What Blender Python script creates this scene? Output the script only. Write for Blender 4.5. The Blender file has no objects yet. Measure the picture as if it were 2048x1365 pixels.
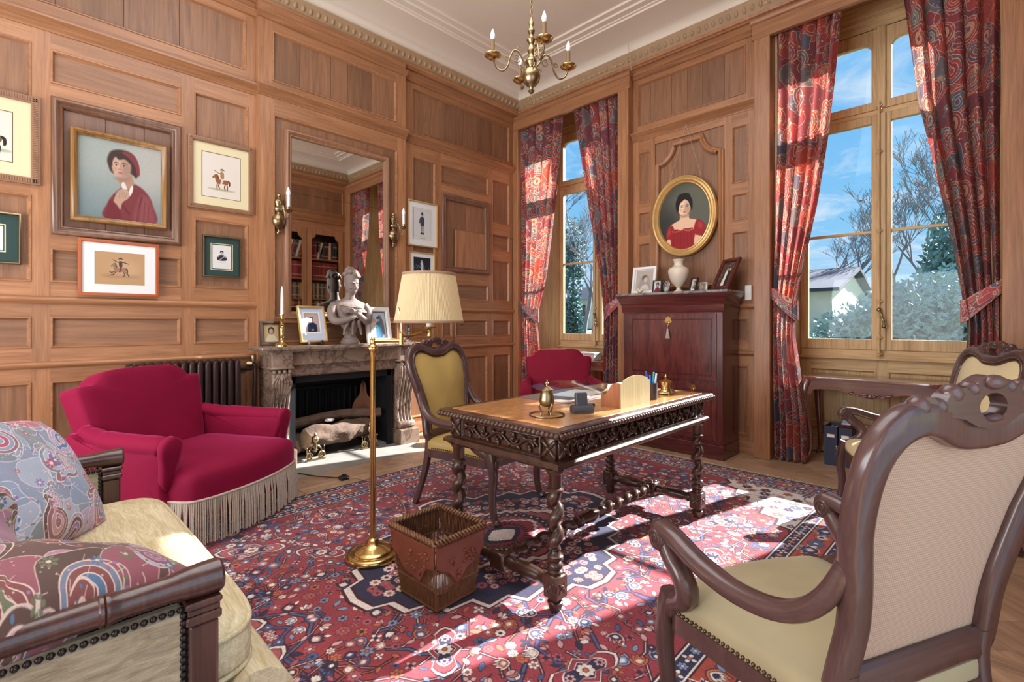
import bpy, bmesh, math, random
import numpy as np
from mathutils import Vector, Matrix, noise
from mathutils.geometry import tessellate_polygon
random.seed(7)
SC = bpy.context.scene
COL = SC.collection
PI = math.pi
rad = math.radians
# ---------------------------------------------------------------- camera
FPX = 982.0
cam_d = bpy.data.cameras.new('camera')
cam_d.sensor_width = 36.0
cam_d.lens = 36.0 * FPX / 2048.0
cam_d.shift_y = -36.5 / 2048.0
cam_d.clip_start = 0.05
cam = bpy.data.objects.new('camera', cam_d)
COL.objects.link(cam)
cam.location = (0, 0, 1.23)
cam.rotation_euler = (PI / 2, 0, rad(44.4) - PI / 2 + 0.0)
cam.rotation_euler.z = rad(90 - 44.4) - PI / 2
SC.camera = cam
# forward must be (cos44.4 along X, sin44.4 along Y) measured from the fireplace wall
cam.rotation_euler.z = math.atan2(math.sin(rad(44.4)), math.cos(rad(44.4))) - PI / 2
# ---------------------------------------------------------------- exposure / render look
SC.view_settings.view_transform = 'Standard'
SC.view_settings.look = 'None'
SC.view_settings.gamma = 1.0
SC.view_settings.use_curve_mapping = False
SC.view_settings.exposure = 0.0
SC.cycles.max_bounces = 9
SC.cycles.diffuse_bounces = 5
SC.cycles.glossy_bounces = 4
SC.cycles.transmission_bounces = 4
SC.cycles.transparent_max_bounces = 12
SC.cycles.sample_clamp_indirect = 6.0
SC.cycles.caustics_reflective = False
SC.cycles.caustics_refractive = False
SC.cycles.use_denoising = True

# ---------------------------------------------------------------- colour helpers
def lin(c):
    c = c / 255.0
    return c / 12.92 if c <= 0.04045 else ((c + 0.055) / 1.055) ** 2.4
def rgb(r, g, b):
    return (lin(r), lin(g), lin(b), 1.0)

# ---------------------------------------------------------------- world: blue spring sky with thin cloud
world = bpy.data.worlds.new('sky_world')
SC.world = world
world.use_nodes = True
nt = world.node_tree
nt.nodes.clear()
out = nt.nodes.new('ShaderNodeOutputWorld')
bg = nt.nodes.new('ShaderNodeBackground')
tc = nt.nodes.new('ShaderNodeTexCoord')
sep = nt.nodes.new('ShaderNodeSeparateXYZ')
nt.links.new(tc.outputs['Generated'], sep.inputs[0])
ramp = nt.nodes.new('ShaderNodeValToRGB')
ramp.color_ramp.elements[0].position = 0.0
ramp.color_ramp.elements[0].color = rgb(205, 230, 248)
ramp.color_ramp.elements[1].position = 0.85
ramp.color_ramp.elements[1].color = rgb(120, 185, 245)
e = ramp.color_ramp.elements.new(0.16); e.color = rgb(142, 208, 250)
e = ramp.color_ramp.elements.new(0.32); e.color = rgb(124, 196, 248)
e = ramp.color_ramp.elements.new(0.5); e.color = rgb(150, 205, 248)
nt.links.new(sep.outputs['Z'], ramp.inputs[0])
# flatten the direction on to a cloud layer
add = nt.nodes.new('ShaderNodeMath'); add.operation = 'ADD'; add.inputs[1].default_value = 0.12
nt.links.new(sep.outputs['Z'], add.inputs[0])
dv = nt.nodes.new('ShaderNodeVectorMath'); dv.operation = 'DIVIDE'
cmb = nt.nodes.new('ShaderNodeCombineXYZ')
for i in range(3):
    nt.links.new(add.outputs[0], cmb.inputs[i])
nt.links.new(tc.outputs['Generated'], dv.inputs[0])
nt.links.new(cmb.outputs[0], dv.inputs[1])
cn = nt.nodes.new('ShaderNodeTexNoise')
cn.inputs['Scale'].default_value = 3.4
cn.inputs['Detail'].default_value = 7
cn.inputs['Roughness'].default_value = 0.62
cn.inputs['Distortion'].default_value = 0.4
nt.links.new(dv.outputs[0], cn.inputs['Vector'])
cr = nt.nodes.new('ShaderNodeValToRGB')
cr.color_ramp.elements[0].position = 0.50
cr.color_ramp.elements[0].color = (0, 0, 0, 1)
cr.color_ramp.elements[1].position = 0.72
cr.color_ramp.elements[1].color = (0.75, 0.75, 0.75, 1)
nt.links.new(cn.outputs['Fac'], cr.inputs[0])
mx = nt.nodes.new('ShaderNodeMixRGB')
mx.inputs['Color2'].default_value = rgb(240, 248, 255)
nt.links.new(cr.outputs[0], mx.inputs['Fac'])
nt.links.new(ramp.outputs[0], mx.inputs['Color1'])
nt.links.new(mx.outputs[0], bg.inputs['Color'])
bg.inputs['Strength'].default_value = 1.0
nt.links.new(bg.outputs[0], out.inputs[0])
# ---------------------------------------------------------------- sun: low spring sun through the tall windows
sun_d = bpy.data.lights.new('sun', 'SUN')
sun_d.energy = 24.0
sun_d.angle = rad(0.6)
sun_d.color = (1.0, 0.975, 0.94)
sun = bpy.data.objects.new('sun', sun_d)
COL.objects.link(sun)
el = rad(31.5)
sd = Vector((-math.cos(el) * math.cos(rad(15.2)), math.cos(el) * math.sin(rad(15.2)), -math.sin(el)))
sun.rotation_euler = sd.to_track_quat('-Z', 'Y').to_euler()
# ---------------------------------------------------------------- added soft fill lamps, out of view, to brighten the interior
def area(name, loc, target, sx, sy, power, col):
    d = bpy.data.lights.new(name, 'AREA')
    d.shape = 'RECTANGLE'; d.size = sx; d.size_y = sy
    d.energy = power; d.color = col
    o = bpy.data.objects.new(name, d)
    COL.objects.link(o)
    o.location = loc
    o.rotation_euler = (Vector(target) - Vector(loc)).to_track_quat('-Z', 'Y').to_euler()
    return o
area('fill_far_end', (-2.3, 2.2, 1.7), (2.4, 2.3, 4.3), 3.6, 2.6, 330, (0.92, 0.96, 1.0))  # added fill at the unseen end, aimed up to lift the ceiling
area('fill_above', (1.1, 1.7, 4.25), (1.5, 2.0, 0.0), 3.2, 2.6, 100, (0.94, 0.97, 1.0))  # added fill hung below the ceiling, stands for no real source
area('fill_behind_camera', (0.5, -1.5, 1.5), (0.9, 1.0, 1.2), 2.2, 2.2, 22, (0.95, 0.97, 1.0))  # added fill shining in through the opening behind the camera

# ---------------------------------------------------------------- materials
def mat_new(name):
    m = bpy.data.materials.new(name)
    m.use_nodes = True
    n = m.node_tree.nodes
    return m, m.node_tree, n['Principled BSDF']
def simple(name, col, rough=0.5, metal=0.0, spec=0.5, var=0.0, nscale=8.0, bump=0.0, bscale=60.0, sheen=0.0, coat=0.0, sheen_col=None):
    m, t, b = mat_new(name)
    b.inputs['Base Color'].default_value = rgb(*col)
    b.inputs['Roughness'].default_value = rough
    b.inputs['Metallic'].default_value = metal
    b.inputs['Specular IOR Level'].default_value = spec
    b.inputs['Sheen Weight'].default_value = sheen
    b.inputs['Sheen Roughness'].default_value = 0.35
    if sheen_col: b.inputs['Sheen Tint'].default_value = rgb(*sheen_col)
    b.inputs['Coat Weight'].default_value = coat
    b.inputs['Coat Roughness'].default_value = 0.15
    tcn = t.nodes.new('ShaderNodeTexCoord')
    if var > 0:
        no = t.nodes.new('ShaderNodeTexNoise')
        no.inputs['Scale'].default_value = nscale
        no.inputs['Detail'].default_value = 5
        t.links.new(tcn.outputs['Object'], no.inputs['Vector'])
        mp = t.nodes.new('ShaderNodeMapRange')
        mp.inputs['From Min'].default_value = 0.25; mp.inputs['From Max'].default_value = 0.75
        mp.inputs['To Min'].default_value = 1 - var; mp.inputs['To Max'].default_value = 1 + var
        t.links.new(no.outputs['Fac'], mp.inputs[0])
        hs = t.nodes.new('ShaderNodeHueSaturation')
        hs.inputs['Color'].default_value = rgb(*col)
        t.links.new(mp.outputs[0], hs.inputs['Value'])
        t.links.new(hs.outputs[0], b.inputs['Base Color'])
    if bump > 0:
        n2 = t.nodes.new('ShaderNodeTexNoise')
        n2.inputs['Scale'].default_value = bscale
        n2.inputs['Detail'].default_value = 4
        t.links.new(tcn.outputs['Object'], n2.inputs['Vector'])
        bp = t.nodes.new('ShaderNodeBump')
        bp.inputs['Strength'].default_value = bump
        bp.inputs['Distance'].default_value = 0.01
        t.links.new(n2.outputs['Fac'], bp.inputs['Height'])
        t.links.new(bp.outputs[0], b.inputs['Normal'])
    return m
def wood(name, dark, light, axis='Z', rough=0.42, tone=0.16, spec=0.5, across=16.0, along=1.1, bump=0.12, coat=0.0, rot=None):
    """grain runs along the given axis of the object's own coordinates; each board gets its own tone"""
    m, t, b = mat_new(name)
    tcn = t.nodes.new('ShaderNodeTexCoord')
    inf = t.nodes.new('ShaderNodeObjectInfo')
    off = t.nodes.new('ShaderNodeVectorMath'); off.operation = 'SCALE'
    one = t.nodes.new('ShaderNodeCombineXYZ')
    for i in range(3): one.inputs[i].default_value = 37.0 + 11 * i
    t.links.new(one.outputs[0], off.inputs[0])
    t.links.new(inf.outputs['Random'], off.inputs['Scale'])
    ad = t.nodes.new('ShaderNodeVectorMath'); ad.operation = 'ADD'
    t.links.new(tcn.outputs['Object'], ad.inputs[0])
    t.links.new(off.outputs[0], ad.inputs[1])
    src = ad.outputs[0]
    if rot is not None:
        mr = t.nodes.new('ShaderNodeMapping'); mr.inputs['Rotation'].default_value = rot
        t.links.new(src, mr.inputs['Vector']); src = mr.outputs[0]
    def mapped(a, c):
        mp = t.nodes.new('ShaderNodeMapping')
        mp.inputs['Scale'].default_value = tuple(a if ax == axis else c for ax in 'XYZ')
        t.links.new(src, mp.inputs['Vector'])
        return mp.outputs[0]
    n1 = t.nodes.new('ShaderNodeTexNoise'); n1.inputs['Scale'].default_value = 1.0
    n1.inputs['Detail'].default_value = 6; n1.inputs['Roughness'].default_value = 0.62; n1.inputs['Distortion'].default_value = 1.3
    t.links.new(mapped(along, across), n1.inputs['Vector'])
    n2 = t.nodes.new('ShaderNodeTexNoise'); n2.inputs['Scale'].default_value = 1.0; n2.inputs['Detail'].default_value = 3
    t.links.new(mapped(along * 4, across * 9), n2.inputs['Vector'])
    mixf = t.nodes.new('ShaderNodeMix'); mixf.data_type = 'FLOAT'; mixf.inputs[0].default_value = 0.38
    t.links.new(n1.outputs['Fac'], mixf.inputs[2]); t.links.new(n2.outputs['Fac'], mixf.inputs[3])
    cr = t.nodes.new('ShaderNodeValToRGB')
    cr.color_ramp.elements[0].position = 0.34; cr.color_ramp.elements[0].color = rgb(*dark)
    cr.color_ramp.elements[1].position = 0.66; cr.color_ramp.elements[1].color = rgb(*light)
    t.links.new(mixf.outputs[0], cr.inputs[0])
    mpv = t.nodes.new('ShaderNodeMapRange'); mpv.inputs['To Min'].default_value = 1 - tone; mpv.inputs['To Max'].default_value = 1 + tone
    t.links.new(inf.outputs['Random'], mpv.inputs[0])
    hs = t.nodes.new('ShaderNodeHueSaturation')
    t.links.new(cr.outputs[0], hs.inputs['Color']); t.links.new(mpv.outputs[0], hs.inputs['Value'])
    t.links.new(hs.outputs[0], b.inputs['Base Color'])
    b.inputs['Roughness'].default_value = rough
    b.inputs['Specular IOR Level'].default_value = spec
    b.inputs['Coat Weight'].default_value = coat
    b.inputs['Coat Roughness'].default_value = 0.12
    bp = t.nodes.new('ShaderNodeBump'); bp.inputs['Strength'].default_value = bump; bp.inputs['Distance'].default_value = 0.004
    t.links.new(mixf.outputs[0], bp.inputs['Height']); t.links.new(bp.outputs[0], b.inputs['Normal'])
    return m
def image_mat(name, img, rough=0.6, scale=None, translucent=0.0, spec=0.3, sheen=0.0, bump=0.0, uv=True):
    m, t, b = mat_new(name)
    tcn = t.nodes.new('ShaderNodeTexCoord')
    im = t.nodes.new('ShaderNodeTexImage'); im.image = img; im.extension = 'REPEAT'
    t.links.new(tcn.outputs['UV'], im.inputs['Vector'])
    t.links.new(im.outputs['Color'], b.inputs['Base Color'])
    b.inputs['Roughness'].default_value = rough
    b.inputs['Specular IOR Level'].default_value = spec
    b.inputs['Sheen Weight'].default_value = sheen
    if bump > 0:
        n2 = t.nodes.new('ShaderNodeTexNoise'); n2.inputs['Scale'].default_value = 260
        t.links.new(tcn.outputs['Object'], n2.inputs['Vector'])
        bp = t.nodes.new('ShaderNodeBump'); bp.inputs['Strength'].default_value = bump; bp.inputs['Distance'].default_value = 0.006
        t.links.new(n2.outputs['Fac'], bp.inputs['Height']); t.links.new(bp.outputs[0], b.inputs['Normal'])
    if translucent > 0:
        tr = t.nodes.new('ShaderNodeBsdfTranslucent')
        wm = t.nodes.new('ShaderNodeMixRGB'); wm.blend_type = 'MULTIPLY'; wm.inputs['Fac'].default_value = 1.0; wm.inputs['Color2'].default_value = (1.0, 0.74, 0.58, 1)
        t.links.new(im.outputs['Color'], wm.inputs['Color1']); t.links.new(wm.outputs[0], tr.inputs['Color'])
        ms = t.nodes.new('ShaderNodeMixShader'); ms.inputs[0].default_value = translucent
        o = t.nodes['Material Output']
        t.links.new(b.outputs[0], ms.inputs[1]); t.links.new(tr.outputs[0], ms.inputs[2])
        t.links.new(ms.outputs[0], o.inputs['Surface'])
    return m
def glass_mat(name, tint=(1, 1, 1), ior=1.22):
    m, t, b = mat_new(name)
    t.nodes.remove(b)
    tr = t.nodes.new('ShaderNodeBsdfTransparent'); tr.inputs[0].default_value = (*tint, 1)
    gl = t.nodes.new('ShaderNodeBsdfGlossy'); gl.inputs['Roughness'].default_value = 0.03
    fr = t.nodes.new('ShaderNodeFresnel'); fr.inputs[0].default_value = ior
    ms = t.nodes.new('ShaderNodeMixShader')
    t.links.new(fr.outputs[0], ms.inputs[0]); t.links.new(tr.outputs[0], ms.inputs[1]); t.links.new(gl.outputs[0], ms.inputs[2])
    t.links.new(ms.outputs[0], t.nodes['Material Output'].inputs['Surface'])
    return m

OAKD, OAKL = (134, 90, 60), (178, 127, 88)
M = {}
for ax in 'XYZ':
    M['oak' + ax] = wood('oak_panelling_' + ax.lower(), OAKD, OAKL, ax, rough=0.36, tone=0.10)
    M['panel' + ax] = wood('oak_panel_board_' + ax.lower(), (112, 78, 56), (150, 108, 78), ax, rough=0.42, tone=0.16)
    M['pale' + ax] = wood('bleached_oak_' + ax.lower(), (172, 140, 96), (224, 194, 146), ax, rough=0.6, tone=0.07)
    M['mah' + ax] = wood('mahogany_' + ax.lower(), (54, 22, 24), (108, 50, 44), ax, rough=0.25, tone=0.06, across=9, coat=0.35)
    M['dark' + ax] = wood('dark_carved_oak_' + ax.lower(), (42, 26, 20), (84, 54, 40), ax, rough=0.3, tone=0.05, coat=0.25)
    M['walnut' + ax] = wood('walnut_' + ax.lower(), (68, 46, 44), (90, 64, 60), ax, rough=0.3, tone=0.05, coat=0.3, bump=.05)
    M['tablewood' + ax] = wood('table_wood_' + ax.lower(), (90, 50, 44), (124, 78, 66), ax, rough=0.2, tone=0.05, coat=0.9, bump=.05)
    M['floor' + ax] = wood('oak_floor_' + ax.lower(), (140, 108, 84), (192, 158, 128), ax, rough=0.33, tone=0.14, across=12)
M['sofawood'] = wood('dark_sofa_mahogany', (50, 28, 26), (92, 56, 48), 'Z', rough=0.28, tone=0.04, coat=0.35)
M['desktop'] = wood('desk_top_veneer', (150, 98, 56), (206, 152, 96), 'X', rough=0.2, tone=0.05, across=10, coat=0.3)
M['floord1'] = wood('oak_floor_diagonal', (140, 108, 84), (192, 158, 128), 'X', rough=0.33, tone=0.14, across=12, rot=(0, 0, rad(-45)))
M['floord2'] = wood('oak_floor_diagonal_back', (140, 108, 84), (192, 158, 128), 'X', rough=0.33, tone=0.14, across=12, rot=(0, 0, rad(45)))
M['plaster'] = simple('ceiling_plaster', (232, 222, 206), 0.8, var=0.03, nscale=1.5)
M['eggdart'] = simple('painted_egg_and_dart', (168, 140, 108), 0.6, var=0.1)
M['velvet_red'] = simple('raspberry_velvet', (134, 16, 54), 0.75, spec=0.15, var=0.1, nscale=4, sheen=0.55, sheen_col=(225, 90, 150), bump=0.05, bscale=300)
M['velvet_dark'] = simple('dark_red_velvet', (134, 26, 50), 0.75, spec=0.15, var=0.08, nscale=4, sheen=0.3, sheen_col=(220, 90, 120))
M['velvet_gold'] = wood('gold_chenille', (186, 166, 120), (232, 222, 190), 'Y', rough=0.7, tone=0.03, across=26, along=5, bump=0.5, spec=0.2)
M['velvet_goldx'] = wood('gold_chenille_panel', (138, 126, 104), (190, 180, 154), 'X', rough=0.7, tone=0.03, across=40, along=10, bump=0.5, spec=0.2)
M['leather_yellow'] = simple('mustard_leather', (180, 152, 88), 0.42, var=0.06, nscale=3, spec=0.4)
M['leather_cream'] = simple('cream_leather', (214, 196, 152), 0.42, var=0.05, nscale=3, spec=0.4)
M['seat_olive'] = simple('pale_olive_velvet', (164, 152, 118), 0.6, var=0.1, nscale=5, sheen=0.5, sheen_col=(230, 225, 200))
M['brass'] = simple('polished_brass', (206, 176, 116), 0.2, metal=1.0, var=0.05)
M['brass_old'] = simple('aged_brass', (150, 132, 100), 0.3, metal=1.0, var=0.18, nscale=20)
M['gilt'] = simple('gilt_wood', (206, 168, 106), 0.36, metal=0.45, var=0.1, nscale=14)
M['gold_thin'] = simple('gold_frame_paint', (200, 164, 104), 0.4, metal=0.3, var=0.05)
M['iron'] = simple('black_iron', (26, 27, 30), 0.55, metal=0.3, var=0.25, nscale=12)
M['radiator'] = simple('bronze_painted_iron', (62, 44, 42), 0.35, metal=0.5, var=0.1)
M['white'] = simple('white_paint', (236, 234, 230), 0.5)
M['paper'] = simple('paper_white', (238, 236, 230), 0.7)
M['mat_cream'] = simple('cream_mount', (228, 216, 176), 0.8)
M['mat_white'] = simple('white_mount', (236, 236, 234), 0.8)
M['mat_green'] = simple('dark_green_mount', (42, 66, 62), 0.8)
M['mat_blue'] = simple('pale_blue_mount', (190, 205, 225), 0.8)
M['line_dark'] = simple('ink_line', (92, 52, 34), 0.8)
M['black'] = simple('black_plastic', (28, 28, 32), 0.35)
M['charcoal'] = simple('charcoal_plastic', (62, 62, 68), 0.4)
M['wax'] = simple('candle_wax', (240, 240, 236), 0.4)
M['stone'] = simple('grey_terracotta', (120, 105, 97), 0.7, var=0.12, nscale=9, bump=0.1)
M['alabaster'] = simple('alabaster', (222, 210, 192), 0.4, var=0.06)
M['leather_brown'] = simple('tooled_brown_leather', (120, 66, 46), 0.45, var=0.15, nscale=10, bump=0.25, bscale=25)
M['wicker'] = simple('brown_wicker', (112, 74, 46), 0.5, var=0.25, nscale=30)
M['fringe'] = simple('beige_fringe', (194, 180, 162), 0.75, var=0.15, nscale=40)
M['fringe_rug'] = simple('rug_wool_fringe', (206, 194, 172), 0.9, var=0.12, nscale=40)
M['bark'] = simple('log_bark', (100, 80, 66), 0.9, var=0.4, nscale=14, bump=0.9, bscale=22)
M['log_end'] = simple('log_end_grain', (200, 172, 136), 0.85, var=0.2, nscale=22)
M['hearth'] = simple('hearth_stone', (142, 138, 132), 0.45, var=0.14, nscale=6)
M['soot'] = simple('sooty_iron', (24, 26, 30), 0.7, var=0.3, nscale=9, bump=0.2)
M['copper'] = simple('dull_copper', (132, 84, 58), 0.45, metal=0.5, var=0.1)
M['shade'] = simple('pleated_ivory_shade', (232, 214, 170), 0.7)
M['navy'] = simple('navy_cardboard', (44, 54, 78), 0.6)
M['chrome'] = simple('bright_steel', (215, 215, 215), 0.2, metal=1.0)
M['nail'] = simple('antique_nail_head', (96, 80, 62), 0.3, metal=0.9)
M['nail_dark'] = simple('dark_nail_head', (58, 52, 52), 0.3, metal=0.8)
M['pine'] = wood('letter_rack_pine', (142, 124, 86), (184, 166, 124), 'Z', rough=0.4, tone=0.05, across=14)
M['rackside'] = wood('letter_rack_side', (136, 78, 44), (176, 110, 66), 'Z', rough=0.4, tone=0.05, across=14)
M['orange_frame'] = simple('orange_stained_frame', (168, 88, 48), 0.4, var=0.06)
M['ribframe'] = simple('brown_ribbed_frame', (142, 104, 76), 0.45, var=0.1)
M['girlframe'] = wood('gilded_walnut_frame', (104, 72, 38), (168, 124, 70), 'Z', rough=0.3, tone=0.02)
M['bigmould'] = wood('dark_walnut_moulding', (92, 62, 46), (132, 94, 72), 'Z', rough=0.3, tone=0.05, coat=0.25)
M['darkframe'] = simple('dark_wood_frame', (58, 44, 38), 0.4, var=0.1)
M['mirror'] = simple('old_mirror_glass', (226, 226, 224), 0.02, metal=1.0)
M['glass'] = glass_mat('window_glass', (0.97, 0.985, 1.0))
M['picglass'] = glass_mat('picture_glass', (0.985, 0.985, 0.985), 1.08)
M['blue_pen'] = simple('blue_plastic', (40, 90, 190), 0.3)
M['cyan_pen'] = simple('turquoise_plastic', (60, 170, 190), 0.3)
M['red_pen'] = simple('red_plastic', (190, 50, 50), 0.3)
M['bulb'] = simple('milky_bulb', (236, 240, 246), 0.15, spec=0.6)
M['candle_tube'] = simple('brown_candle_tube', (122, 92, 58), 0.6)
M['cord'] = simple('dark_cord', (50, 40, 36), 0.6)
M['cordl'] = simple('tan_cord', (150, 120, 98), 0.6)
# marble with soft veins
def marble(name, base, vein, light):
    m, t, b = mat_new(name)
    tcn = t.nodes.new('ShaderNodeTexCoord')
    n1 = t.nodes.new('ShaderNodeTexNoise'); n1.inputs['Scale'].default_value = 3.2; n1.inputs['Detail'].default_value = 8
    n1.inputs['Roughness'].default_value = 0.65; n1.inputs['Distortion'].default_value = 1.6
    t.links.new(tcn.outputs['Object'], n1.inputs['Vector'])
    cr = t.nodes.new('ShaderNodeValToRGB')
    els = cr.color_ramp.elements
    els[0].position = 0.3; els[0].color = rgb(*vein)
    els[1].position = 0.72; els[1].color = rgb(*light)
    for p, c in ((0.44, base), (0.5, vein), (0.53, base), (0.62, base)):
        q = els.new(p); q.color = rgb(*c)
    t.links.new(n1.outputs['Fac'], cr.inputs[0]); t.links.new(cr.outputs[0], b.inputs['Base Color'])
    b.inputs['Roughness'].default_value = 0.22
    return m
M['marble'] = marble('brown_grey_marble', (142, 120, 104), (94, 78, 70), (178, 158, 140))
M['marble_grey'] = marble('grey_marble_top', (150, 142, 140), (92, 86, 88), (196, 190, 186))
# gridded canvas on the chair backs
def check_mat():
    m, t, b = mat_new('checked_canvas')
    tcn = t.nodes.new('ShaderNodeTexCoord')
    mp = t.nodes.new('ShaderNodeMapping'); mp.inputs['Scale'].default_value = (1, 1, 1)
    t.links.new(tcn.outputs['UV'], mp.inputs[0])
    fs = []
    for axis in 'XY':
        w = t.nodes.new('ShaderNodeTexWave'); w.bands_direction = axis; w.inputs['Scale'].default_value = 5.6
        w.inputs['Distortion'].default_value = 0.15
        t.links.new(mp.outputs[0], w.inputs['Vector']); fs.append(w)
    ad = t.nodes.new('ShaderNodeMath'); ad.operation = 'ADD'
    t.links.new(fs[0].outputs['Fac'], ad.inputs[0]); t.links.new(fs[1].outputs['Fac'], ad.inputs[1])
    cr = t.nodes.new('ShaderNodeValToRGB')
    cr.color_ramp.elements[0].position = 0.1; cr.color_ramp.elements[0].color = rgb(196, 170, 150)
    cr.color_ramp.elements[1].position = 0.95; cr.color_ramp.elements[1].color = rgb(162, 134, 113)
    hv = t.nodes.new('ShaderNodeMath'); hv.operation = 'MULTIPLY'; hv.inputs[1].default_value = 0.5
    t.links.new(ad.outputs[0], hv.inputs[0]); t.links.new(hv.outputs[0], cr.inputs[0])
    t.links.new(cr.outputs[0], b.inputs['Base Color'])
    b.inputs['Roughness'].default_value = 0.8; b.inputs['Specular IOR Level'].default_value = 0.2
    return m
M['check'] = check_mat()

# ---------------------------------------------------------------- mesh builder
def IDM(): return Matrix.Identity(4)
def TR(x, y, z, rz=0, rx=0, ry=0):
    return Matrix.Translation((x, y, z)) @ Matrix.Rotation(rz, 4, 'Z') @ Matrix.Rotation(ry, 4, 'Y') @ Matrix.Rotation(rx, 4, 'X')
class MB:
    def __init__(s, T=None):
        s.v = []; s.f = []; s.uv = []; s.mi = []; s.cur = 0; s.T = T
    def add(s, vs, fs, uvs=None, T=None):
        o = len(s.v)
        A = T
        if s.T is not None: A = s.T @ T if T is not None else s.T
        if A is not None: vs = [A @ Vector(p) for p in vs]
        s.v.extend([tuple(p) for p in vs])
        s.uv.extend(uvs if uvs is not None else [(0, 0)] * len(vs))
        for f in fs:
            s.f.append(tuple(i + o for i in f)); s.mi.append(s.cur)
        return s
    def box(s, x0, x1, y0, y1, z0, z1, T=None, b=0.0):
        if x0 > x1: x0, x1 = x1, x0
        if y0 > y1: y0, y1 = y1, y0
        if z0 > z1: z0, z1 = z1, z0
        if b <= 0:
            v = [(x0, y0, z0), (x1, y0, z0), (x1, y1, z0), (x0, y1, z0), (x0, y0, z1), (x1, y0, z1), (x1, y1, z1), (x0, y1, z1)]
            f = [(3, 2, 1, 0), (4, 5, 6, 7), (0, 1, 5, 4), (1, 2, 6, 5), (2, 3, 7, 6), (3, 0, 4, 7)]
            return s.add(v, f, None, T)
        b = min(b, (x1 - x0) * .45, (y1 - y0) * .45, (z1 - z0) * .45)
        v = []
        for sz, zz in ((0, z0), (1, z1)):
            zi = z0 + b if sz == 0 else z1 - b
            for (cx, cy, ix, iy) in ((x0, y0, 1, 1), (x1, y0, -1, 1), (x1, y1, -1, -1), (x0, y1, 1, -1)):
                v += [(cx + ix * b, cy + iy * b, zz), (cx + ix * b, cy, zi), (cx, cy + iy * b, zi)]
        f = [(9, 6, 3, 0), (12, 15, 18, 21)]
        def idx(l, c, k): return l * 12 + c * 3 + k
        # side faces
        f.append((idx(0, 0, 1), idx(0, 1, 1), idx(1, 1, 1), idx(1, 0, 1)))
        f.append((idx(0, 1, 2), idx(0, 2, 2), idx(1, 2, 2), idx(1, 1, 2)))
        f.append((idx(0, 2, 1), idx(0, 3, 1), idx(1, 3, 1), idx(1, 2, 1)))
        f.append((idx(0, 3, 2), idx(0, 0, 2), idx(1, 0, 2), idx(1, 3, 2)))
        # vertical bevels
        for c, (a, d) in enumerate(((2, 1), (1, 2), (2, 1), (1, 2))):
            f.append((idx(0, c, a), idx(0, c, d), idx(1, c, d), idx(1, c, a)))
        # horizontal bevels and corners
        for l in (0, 1):
            for c, k in ((0, 1), (1, 2), (2, 1), (3, 2)):
                n = (c + 1) % 4
                f.append((idx(l, c, 0), idx(l, n, 0), idx(l, n, k), idx(l, c, k)))
            for c in range(4):
                f.append((idx(l, c, 0), idx(l, c, 1), idx(l, c, 2)))
        return s.add(v, f, None, T)
    def lathe(s, prof, n=20, T=None, a0=0, sx=1.0, sy=1.0):
        vs, fs = [], []
        m = len(prof)
        for i in range(n):
            a = a0 + 2 * PI * i / n
            for (r, z) in prof: vs.append((r * math.cos(a) * sx, r * math.sin(a) * sy, z))
        for i in range(n):
            j = (i + 1) % n
            for k in range(m - 1):
                fs.append((i * m + k, j * m + k, j * m + k + 1, i * m + k + 1))
        if prof[0][0] > 1e-6: fs.append(tuple(i * m for i in range(n - 1, -1, -1)))
        if prof[-1][0] > 1e-6: fs.append(tuple(i * m + m - 1 for i in range(n)))
        return s.add(vs, fs, None, T)
    def sweep(s, pts, sec, up=(0, 0, 1), closed=False, scale=None, T=None, cap=True, twist=None):
        """sec: list of (a,b) offsets; a along side, b along the local up"""
        P = [Vector(p) for p in pts]; n = len(P); m = len(sec); vs = []; fs = []
        upv = Vector(up).normalized()
        prev = None
        for i in range(n):
            if closed: t = P[(i + 1) % n] - P[i - 1]
            else: t = P[min(i + 1, n - 1)] - P[max(i - 1, 0)]
            t.normalize()
            side = t.cross(upv)
            if side.length < 0.05:
                side = prev if prev is not None else t.cross(Vector((0.3, 1, 0.1)))
            side.normalize()
            if prev is not None and side.dot(prev) < 0 and not closed and abs(t.dot(upv)) > 0.6: side = -side
            prev = side
            u2 = side.cross(t).normalized()
            sc = 1.0 if scale is None else scale[i]
            if not isinstance(sc, (tuple, list)): sc = (sc, sc)
            tw = 0 if twist is None else twist[i]
            ct, st = math.cos(tw), math.sin(tw)
            for (a, b) in sec:
                a2, b2 = a * ct - b * st, a * st + b * ct
                vs.append(P[i] + side * (a2 * sc[0]) + u2 * (b2 * sc[1]))
        for i in range(n if closed else n - 1):
            j = (i + 1) % n
            for k in range(m):
                l = (k + 1) % m
                fs.append((i * m + k, i * m + l, j * m + l, j * m + k))
        if cap and not closed:
            fs.append(tuple(range(m - 1, -1, -1))); fs.append(tuple((n - 1) * m + k for k in range(m)))
        return s.add(vs, fs, None, T)
    def tube(s, pts, r, n=8, up=(0.13, 0.21, 1), closed=False, T=None, cap=True):
        sec = [(math.cos(2 * PI * k / n), math.sin(2 * PI * k / n)) for k in range(n)]
        sc = [r] * len(pts) if not isinstance(r, (list, tuple)) else list(r)
        return s.sweep(pts, sec, up, closed, sc, T, cap)
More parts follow.
